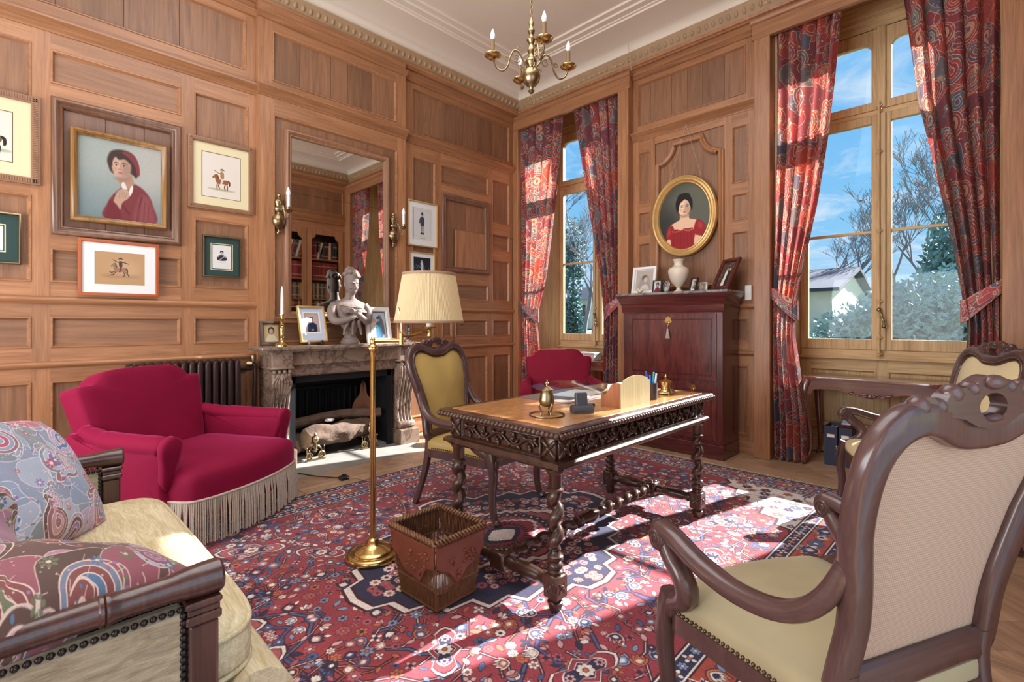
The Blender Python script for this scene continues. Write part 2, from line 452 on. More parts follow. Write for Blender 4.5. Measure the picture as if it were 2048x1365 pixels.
    def plate(s, loops, t0, t1, T=None):
        """flat shape with holes: loops of (u,v); extruded from w=t0 to w=t1"""
        vs = []; fs = []
        tri = tessellate_polygon([[Vector((p[0], p[1], 0)) for p in L] for L in loops])
        flat = [p for L in loops for p in L]; n = len(flat)
        vs = [(p[0], p[1], t0) for p in flat] + [(p[0], p[1], t1) for p in flat]
        for t in tri:
            fs.append((t[0], t[1], t[2])); fs.append((t[2] + n, t[1] + n, t[0] + n))
        o = 0
        for L in loops:
            k = len(L)
            for i in range(k):
                j = (i + 1) % k
                fs.append((o + i, o + j, o + j + n, o + i + n))
            o += k
        return s.add(vs, fs, None, T)
    def pad(s, outline, prof, T=None, close=(True, True), uvscale=0.0):
        """rings of a convex-ish outline: prof = [(inset_scale, w)...]; ends closed by a fan"""
        n = len(outline)
        cx = sum(p[0] for p in outline) / n; cy = sum(p[1] for p in outline) / n
        vs = []; fs = []; uv = []
        for (k, w) in prof:
            for p in outline:
                q = (cx + (p[0] - cx) * k, cy + (p[1] - cy) * k)
                vs.append((q[0], q[1], w)); uv.append((q[0] * uvscale, q[1] * uvscale))
        for r in range(len(prof) - 1):
            for i in range(n):
                j = (i + 1) % n
                fs.append((r * n + i, r * n + j, (r + 1) * n + j, (r + 1) * n + i))
        for e, r in ((0, 0), (1, len(prof) - 1)):
            if close[e]:
                c = len(vs); vs.append((cx, cy, prof[r][1])); uv.append((cx * uvscale, cy * uvscale))
                for i in range(n):
                    j = (i + 1) % n
                    fs.append((c, r * n + i, r * n + j))
        return s.add(vs, fs, uv, T)
    def ball(s, c, r, nu=12, nv=8, T=None):
        rx, ry, rz = r if isinstance(r, (tuple, list)) else (r, r, r)
        vs = [(c[0], c[1], c[2] - rz)]; fs = []
        for j in range(1, nv):
            a = -PI / 2 + PI * j / nv
            for i in range(nu):
                b = 2 * PI * i / nu
                vs.append((c[0] + rx * math.cos(a) * math.cos(b), c[1] + ry * math.cos(a) * math.sin(b), c[2] + rz * math.sin(a)))
        vs.append((c[0], c[1], c[2] + rz))
        for i in range(nu):
            k = (i + 1) % nu
            fs.append((0, 1 + k, 1 + i))
            for j in range(nv - 2):
                fs.append((1 + j * nu + i, 1 + j * nu + k, 1 + (j + 1) * nu + k, 1 + (j + 1) * nu + i))
            fs.append((1 + (nv - 2) * nu + i, 1 + (nv - 2) * nu + k, len(vs) - 1))
        return s.add(vs, fs, None, T)
    def grid(s, fn, nu, nv, T=None, uv=None, closed_u=False):
        vs = []; fs = []; us = []
        for j in range(nv + 1):
            for i in range(nu + 1):
                u, v = i / nu, j / nv
                vs.append(fn(u, v)); us.append(uv(u, v) if uv else (u, v))
        for j in range(nv):
            for i in range(nu):
                a = j * (nu + 1) + i
                fs.append((a, a + 1, a + nu + 2, a + nu + 1))
        return s.add(vs, fs, us, T)
    def rectframe(s, u0, u1, z0, z1, prof, T=None, close=False):
        """mitred frame in (u, z); prof=[(inset, out)]; out along +n (second axis)"""
        vs = []; fs = []
        for (d, o) in prof:
            vs += [(u0 + d, o, z0 + d), (u1 - d, o, z0 + d), (u1 - d, o, z1 - d), (u0 + d, o, z1 - d)]
        for k in range(len(prof) - 1):
            for i in range(4):
                j = (i + 1) % 4
                fs.append((k * 4 + i, k * 4 + j, k * 4 + 4 + j, k * 4 + 4 + i))
        if close:
            k = len(prof) - 1
            for i in range(4):
                j = (i + 1) % 4
                fs.append((k * 4 + i, k * 4 + j, j, i))
        return s.add(vs, fs, None, T)
    def build(s, name, mat, parent=None, smooth=35, recalc=True, sub=0, kind=None, weld=False):
        me = bpy.data.meshes.new(name)
        me.from_pydata(s.v, [], s.f)
        mats = mat if isinstance(mat, (list, tuple)) else [mat]
        for mm in mats: me.materials.append(M[mm] if isinstance(mm, str) else mm)
        if len(mats) > 1: me.polygons.foreach_set('material_index', s.mi)
        if any(u != (0, 0) for u in s.uv):
            ul = me.uv_layers.new(name='UVMap')
            li = np.empty(len(me.loops), dtype=np.int32); me.loops.foreach_get('vertex_index', li)
            ul.data.foreach_set('uv', np.array(s.uv, dtype=np.float32)[li].ravel())
        if recalc or weld:
            bm = bmesh.new(); bm.from_mesh(me)
            if weld: bmesh.ops.remove_doubles(bm, verts=bm.verts, dist=1e-5)
            bmesh.ops.recalc_face_normals(bm, faces=bm.faces)
            bm.to_mesh(me); bm.free()
        if smooth:
            me.polygons.foreach_set('use_smooth', [True] * len(me.polygons))
            if smooth < 180: me.set_sharp_from_angle(angle=rad(smooth))
        o = bpy.data.objects.new(name, me)
        COL.objects.link(o)
        if parent is not None: o.parent = parent
        if sub:
            md = o.modifiers.new('subdivision', 'SUBSURF'); md.levels = sub; md.render_levels = sub
        if kind: o['kind'] = kind
        return o
def tag(o, label=None, cat=None, group=None, kind=None):
    if label: o['label'] = label
    if cat: o['category'] = cat
    if group: o['group'] = group
    if kind: o['kind'] = kind
    return o
def thing(name, label, cat, loc=(0, 0, 0), rz=0.0, group=None, rot=None):
    o = bpy.data.objects.new(name, None)
    o.empty_display_size = 0.1
    COL.objects.link(o)
    o.location = loc
    o.rotation_euler = rot if rot is not None else (0, 0, rz)
    return tag(o, label, cat, group)
def copy_tree(o, parent=None):
    c = o.copy(); COL.objects.link(c); c.parent = parent
    for ch in list(o.children): copy_tree(ch, c)
    return c
def piece(src, name=None, parent=None, T=None):
    c = src.copy(); COL.objects.link(c)
    if parent is not None: c.parent = parent
    if T is not None: c.matrix_local = T
    return c
def bez(p, n=8):
    """Catmull-Rom through points"""
    P = [Vector(q) for q in p]; out = []
    for i in range(len(P) - 1):
        a = P[i - 1] if i > 0 else P[i] * 2 - P[i + 1]
        b, c = P[i], P[i + 1]
        d = P[i + 2] if i + 2 < len(P) else P[i + 1] * 2 - P[i]
        for k in range(n):
            t = k / n
            out.append(0.5 * ((2 * b) + (c - a) * t + (2 * a - 5 * b + 4 * c - d) * t * t + (3 * b - a - 3 * c + d) * t ** 3))
    out.append(P[-1]); return out
def bez_closed(p, n=6):
    P = [Vector(q) for q in p]; out = []; k = len(P)
    for i in range(k):
        a, b, c, d = P[i - 1], P[i], P[(i + 1) % k], P[(i + 2) % k]
        for j in range(n):
            t = j / n
            out.append(0.5 * ((2 * b) + (c - a) * t + (2 * a - 5 * b + 4 * c - d) * t * t + (3 * b - a - 3 * c + d) * t ** 3))
    return out
def rsec(w, h, r=0.35, n=3):
    """rounded rectangle section"""
    out = []; rr = min(w, h) * r
    for (cx, cy, a0) in ((w / 2 - rr, h / 2 - rr, 0), (-w / 2 + rr, h / 2 - rr, 90), (-w / 2 + rr, -h / 2 + rr, 180), (w / 2 - rr, -h / 2 + rr, 270)):
        for k in range(n + 1):
            a = rad(a0 + 90 * k / n); out.append((cx + rr * math.cos(a), cy + rr * math.sin(a)))
    return out
# ================================================================ ROOM SHELL
XW, YF, YB, XE = 4.84, 4.62, -0.25, -2.6      # window wall, fireplace wall, bookcase wall, far end
ZC = 4.40
def frameF(y): return Matrix(((1, 0, 0, 0), (0, -1, 0, y), (0, 0, 1, 0), (0, 0, 0, 1)))      # (u,n,z) -> (u, y-n, z)
def frameW(x): return Matrix(((0, -1, 0, x), (1, 0, 0, 0), (0, 0, 1, 0), (0, 0, 0, 1)))      # (u,n,z) -> (x-n, u, z)
def frameB(y): return Matrix(((1, 0, 0, 0), (0, 1, 0, y), (0, 0, 1, 0), (0, 0, 0, 1)))
def frame2(p, q):                                                                              # along p->q, n to the left of p->q
    p, q = Vector(p), Vector(q); d = (q - p).normalized()
    return Matrix(((d.x, -d.y, 0, p.x), (d.y, d.x, 0, p.y), (0, 0, 1, 0), (0, 0, 0, 1)))
TXY = Matrix(((1, 0, 0, 0), (0, 0, 1, 0), (0, 1, 0, 0), (0, 0, 0, 1)))                        # (u,n,z) -> (x=u, y=z, z=n)
PM = [(0.0, 0.002), (0.003, 0.006), (0.010, 0.006), (0.014, -0.002), (0.019, -0.012), (0.022, -0.016)]
def panel(T, par, ua, ub, za, zb, ax, gx='Z', boards=1, mat='panel', mould='oak'):
    """one sunk panel with its moulding; ax = world axis of u"""
    m = MB(T); m.rectframe(ua, ub, za, zb, PM); m.build('panel_moulding', mould + ax, par, smooth=50)
    n = boards
    cuts = [ua + (ub - ua) * (i + (random.uniform(-.22, .22) if 0 < i < n else 0)) / n for i in range(n + 1)]
    for i in range(n):
        m = MB(T); m.box(cuts[i] + (0.0015 if i else 0), cuts[i + 1] - 0.0015, -0.035, -0.016 - (0.002 if i % 2 else 0), za, zb)
        m.build('panel', mat + (ax if gx == 'u' else 'Z'), par, smooth=0)
def tier(T, par, u0, u1, z0, z1, cols, ax, mat='oak', pmat='panel'):
    """a band of framed panelling: stiles, rails and panels each a board of their own"""
    x = u0
    for (ua, ub, pans) in cols + [(u1, u1, [])]:
        if ua - x > 0.004:
            m = MB(T); m.box(x, ua, -0.03, 0, z0, z1); m.build('stile', mat + 'Z', par, smooth=0)
        z = z0
        for p in pans:
            za, zb = p[0], p[1]; kw = p[2] if len(p) > 2 else {}
            if za - z > 0.004:
                m = MB(T); m.box(ua, ub, -0.03, -0.0005, z, za); m.build('rail', mat + ax, par, smooth=0)
            if kw.get('big'):
                big_panel(T, par, ua, ub, za, zb, ax, **{k: v for k, v in kw.items() if k != 'big'})
            elif not kw.get('skip'):
                panel(T, par, ua, ub, za, zb, ax, kw.get('gx', 'u' if (ub - ua) > (zb - za) * 1.4 else 'Z'), kw.get('boards', 1), pmat, mat)
            z = zb
        if pans and z1 - z > 0.004:
            m = MB(T); m.box(ua, ub, -0.03, -0.0005, z, z1); m.build('rail', mat + ax, par, smooth=0)
        x = ub
BIGP = [(0.0, -0.005), (0.0, 0.022), (0.006, 0.034), (0.018, 0.040), (0.030, 0.036), (0.040, 0.022), (0.046, 0.020), (0.052, 0.026), (0.058, 0.024), (0.066, 0.008), (0.070, -0.012)]
def big_panel(T, par, ua, ub, za, zb, ax, boards=3):
    m = MB(T); m.rectframe(ua, ub, za, zb, BIGP); m.build('bolection_moulding', 'bigmould', par, smooth=50)
    n = boards
    cuts = [ua + 0.05 + (ub - ua - 0.1) * t for t in ([0, .37, .72, 1] if n == 3 else [i / n for i in range(n + 1)])]
    for i in range(n):
        m = MB(T); m.box(cuts[i] + 0.002, cuts[i + 1] - 0.002, -0.03, -0.011 - 0.002 * (i % 2), za + .05, zb - .05); m.build('panel', 'bigmould' if boards == 3 else 'panelZ', par, smooth=0)
def mould(T, par, u0, u1, prof, name, mat, smooth=50):
    m = MB(T); n = len(prof)
    vs = [(u0, a, z) for a, z in prof] + [(u1, a, z) for a, z in prof]
    fs = [(i, i + 1, n + i + 1, n + i) for i in range(n - 1)] + [tuple(range(n - 1, -1, -1)), tuple(range(n, 2 * n)), (n - 1, 0, n, 2 * n - 1)]
    m.add(vs, fs); return m.build(name, mat, par, smooth=smooth)
def prof_round(z0, z1, d):        # rail nosing
    zc = (z0 + z1) / 2; h = (z1 - z0) / 2
    return [(-0.02, z0 - .006), (0.008, z0 - .006), (0.012, z0), (d * .75, z0 + h * .25), (d, zc), (d * .96, zc + h * .5), (d * .7, z1), (0.01, z1 + .004), (-0.02, z1 + .004)]
L3P = prof_round(0.925, 0.962, 0.032)
L2P = prof_round(1.362, 1.408, 0.034)
L1P = [(-0.02, 3.225), (0.006, 3.225), (0.010, 3.240), (0.022, 3.246), (0.026, 3.262), (0.036, 3.268), (0.052, 3.290), (0.060, 3.296), (0.060, 3.310), (0.02, 3.318), (-0.02, 3.318)]
FCP = [(-0.02, 3.905), (0.008, 3.905), (0.018, 3.915), (0.034, 3.94), (0.044, 3.945), (0.044, 3.958), (0.0, 3.962), (-0.02, 3.962)]
BBP = [(-0.02, 0.0), (0.022, 0.0), (0.022, 0.09), (0.016, 0.10), (0.012, 0.115), (0.0, 0.12), (-0.02, 0.12)]
def common_bands(T, par, u0, u1, ax, low=True, l1=True):
    if low:
        mould(T, par, u0, u1, L3P, 'dado_moulding', 'oak' + ax); mould(T, par, u0, u1, L2P, 'chair_rail', 'oak' + ax)
        mould(T, par, u0, u1, BBP, 'skirting', 'oak' + ax)
    if l1: mould(T, par, u0, u1, L1P, 'frieze_moulding', 'oak' + ax)
    mould(T, par, u0, u1, FCP, 'frieze_cap', 'oak' + ax)
    m = MB(T); m.box(u0, u1, -0.03, 0.0, 3.955, 4.05); m.build('fascia_board', 'oak' + ax, par, smooth=0)

# ---- fireplace wall
m = MB()
for (a, b, z0, z1) in ((XE, 1.69, 0, ZC + .1), (2.71, XW + .66, 0, ZC + .1), (1.69, 2.71, 0.76, ZC + .1)):
    m.box(a, b, YF + .032, YF + .3, z0, z1)
wall_left = m.build('wall_left', 'oakX', None, smooth=0, kind='structure')
T = frameF(YF)
colsM = [(-2.42, -1.26, [(1.51, 3.11)]), (-1.16, -0.41, [(1.51, 3.11)]), (-0.31, 0.098, [(1.506, 2.091), (2.19, 3.12)]),
         (0.192, 0.948, [(1.51, 1.745), (1.838, 2.786, dict(big=1)), (2.88, 3.11)]),
         (1.039, 1.442, [(1.515, 2.078), (2.165, 3.105)])]
tier(T, wall_left, XE, 1.51, 1.40, 3.235, colsM, 'X')
tier(T, wall_left, XE, 1.51, 0.955, 1.37, [(a, b, [(1.058, 1.272, dict(gx='u'))]) for a, b, _ in colsM], 'X')
tier(T, wall_left, XE, 1.51, 0.10, 0.935, [(a, b, [(0.17, 0.827)]) for a, b, _ in colsM], 'X')
tier(T, wall_left, XE, 1.51, 3.31, 3.92, [(-2.45, -0.72, [(3.415, 3.85, dict(boards=4, gx='Z'))]), (-0.6, 1.426, [(3.415, 3.85, dict(boards=5, gx='Z'))])], 'X')
common_bands(T, wall_left, XE, 1.51, 'X')
# right of the chimney breast, with the jib door
cR = [(3.133, 3.449, [(1.51, 3.088)]), (3.525, 4.285, [(1.50, 1.705), (1.838, 2.757, dict(big=1, boards=2)), (2.855, 3.087)]),
      (4.35, 4.67, [(1.504, 2.043), (2.165, 2.386), (2.528, 3.083)])]
tier(T, wall_left, 3.0, XW, 1.40, 3.235, cR, 'X')
tier(T, wall_left, 3.0, XW, 0.955, 1.37, [(3.113, 3.43, [(1.057, 1.266)]), (3.543, 3.70, [(1.057, 1.266)]), (3.745, 4.27, [(1.057, 1.266)]), (4.36, 4.68, [(1.057, 1.266)])], 'X')
tier(T, wall_left, 3.0, XW, 0.10, 0.935, [(3.113, 3.70, [(0.17, 0.82)]), (3.80, 4.27, [(0.17, 0.82)]), (4.36, 4.68, [(0.17, 0.82)])], 'X')
tier(T, wall_left, 3.0, XW, 3.31, 3.92, [(3.133, 4.67, [(3.37, 3.85, dict(boards=6, gx='Z'))])], 'X')
common_bands(T, wall_left, 3.0, XW, 'X')
m = MB(T); m.box(3.718, 3.724, 0, 0.0008, 0.13, 2.36); m.box(4.72, 4.725, 0, 0.0008, 0.13, 2.36); m.box(4.285, 4.72, 0, 0.0008, 2.355, 2.361)
m.build('door_gap', 'darkframe', wall_left, smooth=0)
m = MB(T); m.box(3.735, 4.215, -0.01, 0.012, 1.90, 2.35, b=.003); m.build('door_board', 'oakZ', wall_left, smooth=0)
m = MB(T); m.lathe([(0, 0), (.008, 0), (.006, .015), (.012, .028), (.008, .04), (0, .042)], 10, TR(3.836, 0, 1.206) @ Matrix.Rotation(-PI / 2, 4, 'X'))
o = m.build('door_knob', 'brass_old', wall_left); o['label'] = 'small brass knob of the hidden door'
# chimney breast
YBR = 4.56
T = frameF(YBR)
m = MB()
for (a, b, z0, z1) in ((1.51, 1.69, 0, 4.05), (2.71, 3.0, 0, 4.05), (1.69, 2.71, 0.76, 4.05)):
    m.box(a, b, YBR + .032, YF + .05, z0, z1)
breast = m.build('chimney_breast', 'oakZ', wall_left, smooth=0)
tier(T, breast, 1.51, 3.0, 1.02, 3.235, [(1.632, 2.902, [(1.05, 1.24, dict(gx='u')), (1.262, 3.08, dict(skip=1))])], 'X')
m = MB(T); m.rectframe(1.632, 2.902, 1.262, 3.08, PM); m.build('panel_moulding', 'oakX', breast)
for a, b in ((1.632, 1.79), (1.79, 2.74), (2.74, 2.902)):
    m = MB(T); m.box(a + .001, b - .001, -.035, -.016, 1.262, 3.08); m.build('panel', 'panelZ', breast, smooth=0)
tier(T, breast, 1.51, 3.0, 3.31, 3.92, [(1.624, 2.89, [(3.378, 3.822, dict(boards=5, gx='Z'))])], 'X')
mould(T, breast, 1.50, 3.01, L1P, 'frieze_moulding', 'oakX'); mould(T, breast, 1.50, 3.01, FCP, 'frieze_cap', 'oakX')
m = MB(T); m.box(1.51, 3.0, -.03, 0, 3.955, 4.05); m.build('fascia_board', 'oakX', breast, smooth=0)
for u in (1.504, 3.001):
    m = MB(T); m.box(u, u + .005, -.075, .0004, 0.0, 4.05); m.build('breast_return', 'oakZ', breast, smooth=0)

# ---- window wall: pier, ends, head and apron below the sills
XG = 5.45
W1 = (3.74, 2.99, 4.56); W2 = (0.71, -0.05, 1.43)      # centre, opening from, opening to
m = MB()
for (y0, y1, z0, z1) in ((W2[2] + .0, W1[1], 0, ZC + .1), (W1[2] + .04, YF + .3, 0, ZC + .1), (YB - .3, W2[1] - .0, 0, ZC + .1),
                         (W1[1], W1[2] + .04, 4.16, ZC + .1), (W2[1], W2[2], 4.16, ZC + .1)):
    m.box(XW + .032, XG + .12, y0, y1, z0, z1)
for w in (W1, W2):
    m.box(XG + .03, XG + .2, w[0] - .8, w[0] + .86, -.9, .90)
wall_right = m.build('wall_right', 'oakZ', None, smooth=0, kind='structure')
T = frameW(XW)
tier(T, wall_right, 1.55, 2.87, 1.40, 3.235, [(1.64, 1.79, [(1.50, 2.10), (2.205, 2.46), (2.56, 3.105)]), (1.86, 2.59, [(1.46, 3.15, dict(skip=1))]),
                                               (2.65, 2.785, [(1.50, 2.10), (2.19, 2.44), (2.54, 3.097)])], 'Y')
for i, (a, b) in enumerate(((1.86, 2.07), (2.07, 2.30), (2.30, 2.45), (2.45, 2.59))):
    m = MB(T); m.box(a + .001, b - .001, -.035, -.014 - .002 * (i % 2), 1.46, 3.15); m.build('panel', 'panelZ', wall_right, smooth=0)
arc = lambda cx, cz, r, a0, a1, n=7: [(cx + r * math.cos(rad(a0 + (a1 - a0) * i / n)), cz + r * math.sin(rad(a0 + (a1 - a0) * i / n))) for i in range(n + 1)]
path = [(1.885, 1.6)] + [(1.885, 2.2)] + arc(1.885, 3.10, .19, -90, 0) + arc(2.565, 3.10, .19, 180, 270) + [(2.565, 2.2), (2.565, 1.6)]
m = MB(T); m.sweep([(p[0], 0.0, p[1]) for p in path], [(-.032, -.012), (-.032, .018), (-.02, .032), (0, .034), (.012, .02), (.02, .02), (.03, .006), (.032, -.012)], up=(0, 1, 0), closed=True)
m.build('arched_moulding', 'oakZ', wall_right, smooth=45)
tier(T, wall_right, 1.55, 2.87, 0.955, 1.37, [(1.64, 1.79, [(1.058, 1.272)]), (1.87, 2.785, [(1.058, 1.272)])], 'Y')
tier(T, wall_right, 1.55, 2.87, 0.10, 0.935, [(1.64, 1.79, [(0.17, 0.827)]), (1.87, 2.785, [(0.17, 0.827)])], 'Y')
tier(T, wall_right, 1.55, 2.87, 3.31, 3.92, [(1.662, 2.80, [(3.392, 3.852, dict(boards=6, gx='Z'))])], 'Y')
common_bands(T, wall_right, 1.55, 2.87, 'Y')
# pilaster strips and curtain pelmets (trim)
def pil(y0, y1, k):
    m = MB(); m.box(4.735, XW + .05, y0, y1, 0, 3.94, b=.004)
    m.build('pilaster', 'oakZ', wall_right, smooth=0)
pil(2.855, 2.99, 0); pil(1.42, 1.555, 0); pil(YB, -0.045, 0); pil(4.53, YF, 0)
for k, (y0, y1) in enumerate(((2.84, YF), (YB, 1.57))):
    m = MB(); m.box(4.73, 4.775, y0, y1, 3.80, 3.945, b=.004); m.build('pelmet_board', 'oakY', wall_right, smooth=0)
    m = MB(frameW(4.73)); pr = [(-.05, 3.935), (.0, 3.935), (.012, 3.945), (.02, 3.962), (.02, 3.972), (-.05, 3.972)]
    vs = [(y0 - .01, a, z) for a, z in pr] + [(y1 + .01, a, z) for a, z in pr]; n = len(pr)
    m.add(vs, [(i, (i + 1) % n, n + (i + 1) % n, n + i) for i in range(n)] + [tuple(range(n)), tuple(range(n, 2 * n))])
    m.build('pelmet_cap', 'oakY', wall_right, smooth=40)
    m = MB(); m.box(4.775, XW + .05, y0, y1, 3.955, 3.965); m.build('pelmet_top', 'oakY', wall_right, smooth=0)
T = frameW(XW)
for y0, y1 in ((2.87, 4.6), (YB, 1.55)):
    m = MB(T); m.box(y0, y1, -.03, 0, 3.955, 4.06); m.build('fascia_board', 'oakY', wall_right, smooth=0)

# ---- embrasures and windows
def embrasure(w, idx):
    yc, y0, y1 = w
    ws = 'window_%d' % idx
    root = bpy.data.objects.new(ws, None); COL.objects.link(root); root['kind'] = 'structure'
    hw = 0.70
    # shutters folded on the splayed reveals
    for (p, q) in (((XW + .03, y1), (XG, yc + hw)), ((XG, yc - hw), (XW + .03, y0))):
        T2 = frame2(p, q); L = (Vector(q) - Vector(p)).length
        tier(T2, wall_right, 0, L, 0.0, 4.13, [(0.05, L * .48, [(0.12, .80), (.98, 2.0), (2.1, 2.9), (3.05, 4.0)]), (L * .54, L - .05, [(0.12, .80), (.98, 2.0), (2.1, 2.9), (3.05, 4.0)])], 'X', 'pale', 'pale')
        m = MB(T2); m.box(0, L, -.06, -.0305, 0, 4.13); m.build('reveal_board', 'paleZ', wall_right, smooth=0)
    # panelled head of the embrasure
    Th = Matrix(((0, 1, 0, 0), (1, 0, 0, 0), (0, 0, 1, 0), (0, 0, 0, 1)))
    TH = Matrix(((0, 0, 1, 0), (1, 0, 0, 0), (0, -1, 0, 4.13), (0, 0, 0, 1)))       # (u,n,z)->(x=z, y=u, z=4.13-n)
    tier(TH, wall_right, y0 - .02, y1 + .06, XW - .05, XG, [(y0 + .1, yc - .42, [(XW + .08, XG - .12)]), (yc - .34, yc - .06, [(XW + .08, XG - .12)]), (yc + .06, yc + .34, [(XW + .08, XG - .12)]), (yc + .42, y1 - .1, [(XW + .08, XG - .12)])], 'Y', 'pale', 'pale')
    m = MB(); m.box(XW - .04, XG + .1, y0 - .05, y1 + .08, 4.162, 4.18); m.build('head_board', 'paleY', wall_right, smooth=0)
    # wainscot below the sill
    T3 = frameW(XG + .0)
    tier(T3, wall_right, yc - hw - .05, yc + hw + .05, 0.0, 0.895, [(yc - .56, yc - .04, [(.14, .24), (.28, .80)]), (yc + .04, yc + .56, [(.14, .24), (.28, .80)])], 'Y', 'pale', 'pale')
    m = MB(); m.box(XG - .035, XG + .1, yc - hw - .04, yc + hw + .04, .893, .918, b=.006); m.build('sill', 'paleY', root, smooth=0)
    # fixed frame
    fr = MB()
    fr.box(XG - .01, XG + .09, yc - hw, yc - hw + .065, .915, 4.0); fr.box(XG - .01, XG + .09, yc + hw - .065, yc + hw, .915, 4.0)
    fr.box(XG - .01, XG + .09, yc - hw, yc + hw, .915, .985, b=.004)
    fr.box(XG - .02, XG + .09, yc - hw, yc + hw, 3.86, 4.13, b=.004)
    fr.box(XG - .005, XG + .09, yc - hw + .06, yc + hw - .06, 3.10, 3.145, b=.004)
    fr.box(XG - .03, XG - .01, yc - hw - .02, yc + hw + .02, 3.95, 3.975, b=.004)
    fr.build('window_frame', 'paleY', root, smooth=0)
    for s in (-1, 1):
        ya, yb = (yc + s * .072, yc + s * .575)
        lo, hi = min(ya, yb), max(ya, yb)
        # tall casement with two panes
        c = MB()
        ho, hi2 = (lo - .065, hi + .062)
        if s > 0: ho = yc + .004
        else: hi2 = yc - .004
        c.box(XG - .02, XG + .035, ho, lo, .985, 3.10, b=.004); c.box(XG - .02, XG + .035, hi, hi2, .985, 3.10, b=.004)
        c.box(XG - .02, XG + .035, lo, hi, .985, 1.08, b=.004); c.box(XG - .02, XG + .035, lo, hi, 3.025, 3.10, b=.004)
        c.build('casement', 'paleZ', root, smooth=0)
        b = MB(); b.box(XG - .008, XG + .022, lo, hi, 2.038, 2.062); b.build('glazing_bar', 'paleY', root, smooth=0)
        for z0, z1 in ((1.08, 2.038), (2.062, 3.025)):
            g = MB(); g.box(XG + .006, XG + .009, lo - .004, hi + .004, z0 - .004, z1 + .004); g.build('pane', 'glass', root, smooth=0)
        # upper light with rounded corners
        r = .075; outer = [(ho, 3.145), (hi2, 3.145), (hi2, 3.87), (ho, 3.87)]
        hole = [(lo, 3.215), (hi, 3.215)] + arc(hi - r, 3.75 - r, r, 0, 90, 5) + arc(lo + r, 3.75 - r, r, 90, 180, 5)
        c = MB(frameW(XG)); c.plate([outer, hole], 0, 1, Matrix(((1, 0, 0, 0), (0, 0, .055, -.035), (0, 1, 0, 0), (0, 0, 0, 1)))); c.build('upper_light', 'paleZ', root, smooth=30)
        g = MB(); g.box(XG + .006, XG + .009, lo - .004, hi + .004, 3.21, 3.755); g.build('pane', 'glass', root, smooth=0)
    # meeting bead with espagnolette bolt
    b = MB(); b.box(XG - .045, XG - .018, yc - .034, yc + .034, .985, 3.10, b=.006); b.build('meeting_bead', 'paleZ', root, smooth=0)
    b = MB(); b.box(XG - .045, XG - .018, yc - .034, yc + .034, 3.145, 3.87, b=.006); b.build('meeting_bead', 'paleZ', root, smooth=0)
    k = MB(); x = XG - .06
    k.tube([(x, yc + .012, .93), (x, yc + .012, 3.2)], .0085, 8)
    for z in (.955, 1.10, 1.30, 1.42, 2.05, 2.75, 3.16):
        k.lathe([(0, -.02), (.013, -.018), (.017, -.008), (.012, 0), (.017, .008), (.013, .018), (0, .02)], 10, TR(x, yc + .012, z))
        k.box(x - .004, XG - .03, yc - .012, yc + .036, z - .006, z + .006)
    k.build('bolt_rod', 'paleZ', root)
    k = MB(); k.tube(bez([(x - .012, yc + .012, 1.345), (x - .03, yc - .005, 1.31), (x - .034, yc - .02, 1.26), (x - .034, yc - .028, 1.225)], 4), [.012, .010, .009, .008, .008, .008, .008, .009, .01, .011, .013, .012, .012], 8)
    k.ball((x - .034, yc - .03, 1.20), .021); k.ball((x - .012, yc + .01, 1.345), .02)
    k.build('bolt_handle', 'brass_old', root)
    return root
embrasure(W1, 1); embrasure(W2, 2)

# ---- bookcase wall behind the camera (seen in the mirror) and the far end of the room
m = MB(); m.box(XE, -.75, YB - .4, YB - .032, 0, ZC + .1); m.box(-.75, 1.75, YB - .4, YB - .032, 2.55, ZC + .1); m.box(1.75, 3.155, YB - .4, YB - .032, 0, ZC + .1); m.box(3.155, 4.795, YB - .4, YB - .032, 3.235, ZC + .1); m.box(3.155, 4.795, YB - .45, YB - .36, 0, 3.3); m.box(4.795, XW + .6, YB - .4, YB - .032, 0, ZC + .1)  # unseen opening in this wall is made up to let fill light in
wall_back = m.build('wall_back', 'oakX', None, smooth=0, kind='structure')
T = frameB(YB)
tier(T, wall_back, XE, -.75, 0.1, 3.235, [(-2.45, -1.7, [(.3, 3.1)]), (-1.6, -.9, [(.3, 3.1)])], 'X')
tier(T, wall_back, -.75, 1.75, 2.55, 3.235, [(-.65, .45, [(2.65, 3.1)]), (.55, 1.65, [(2.65, 3.1)])], 'X')
tier(T, wall_back, 1.75, 3.15, 0.1, 3.235, [(1.85, 2.4, [(.3, 1.2), (1.4, 3.1)]), (2.5, 3.05, [(.3, 1.2), (1.4, 3.1)])], 'X')
tier(T, wall_back, XE, XW, 3.31, 3.92, [(-2.3, -.1, [(3.4, 3.85, dict(boards=3, gx='Z'))]), (0.1, 2.3, [(3.4, 3.85, dict(boards=4, gx='Z'))]), (2.6, 4.7, [(3.4, 3.85, dict(boards=6, gx='Z'))])], 'X')
common_bands(T, wall_back, XE, XW, 'X', low=False)
m = MB(); m.box(XE - .2, XE, YB - .3, YF + .3, 0, ZC + .1); m.build('wall_rear', 'oakY', None, smooth=0, kind='structure')

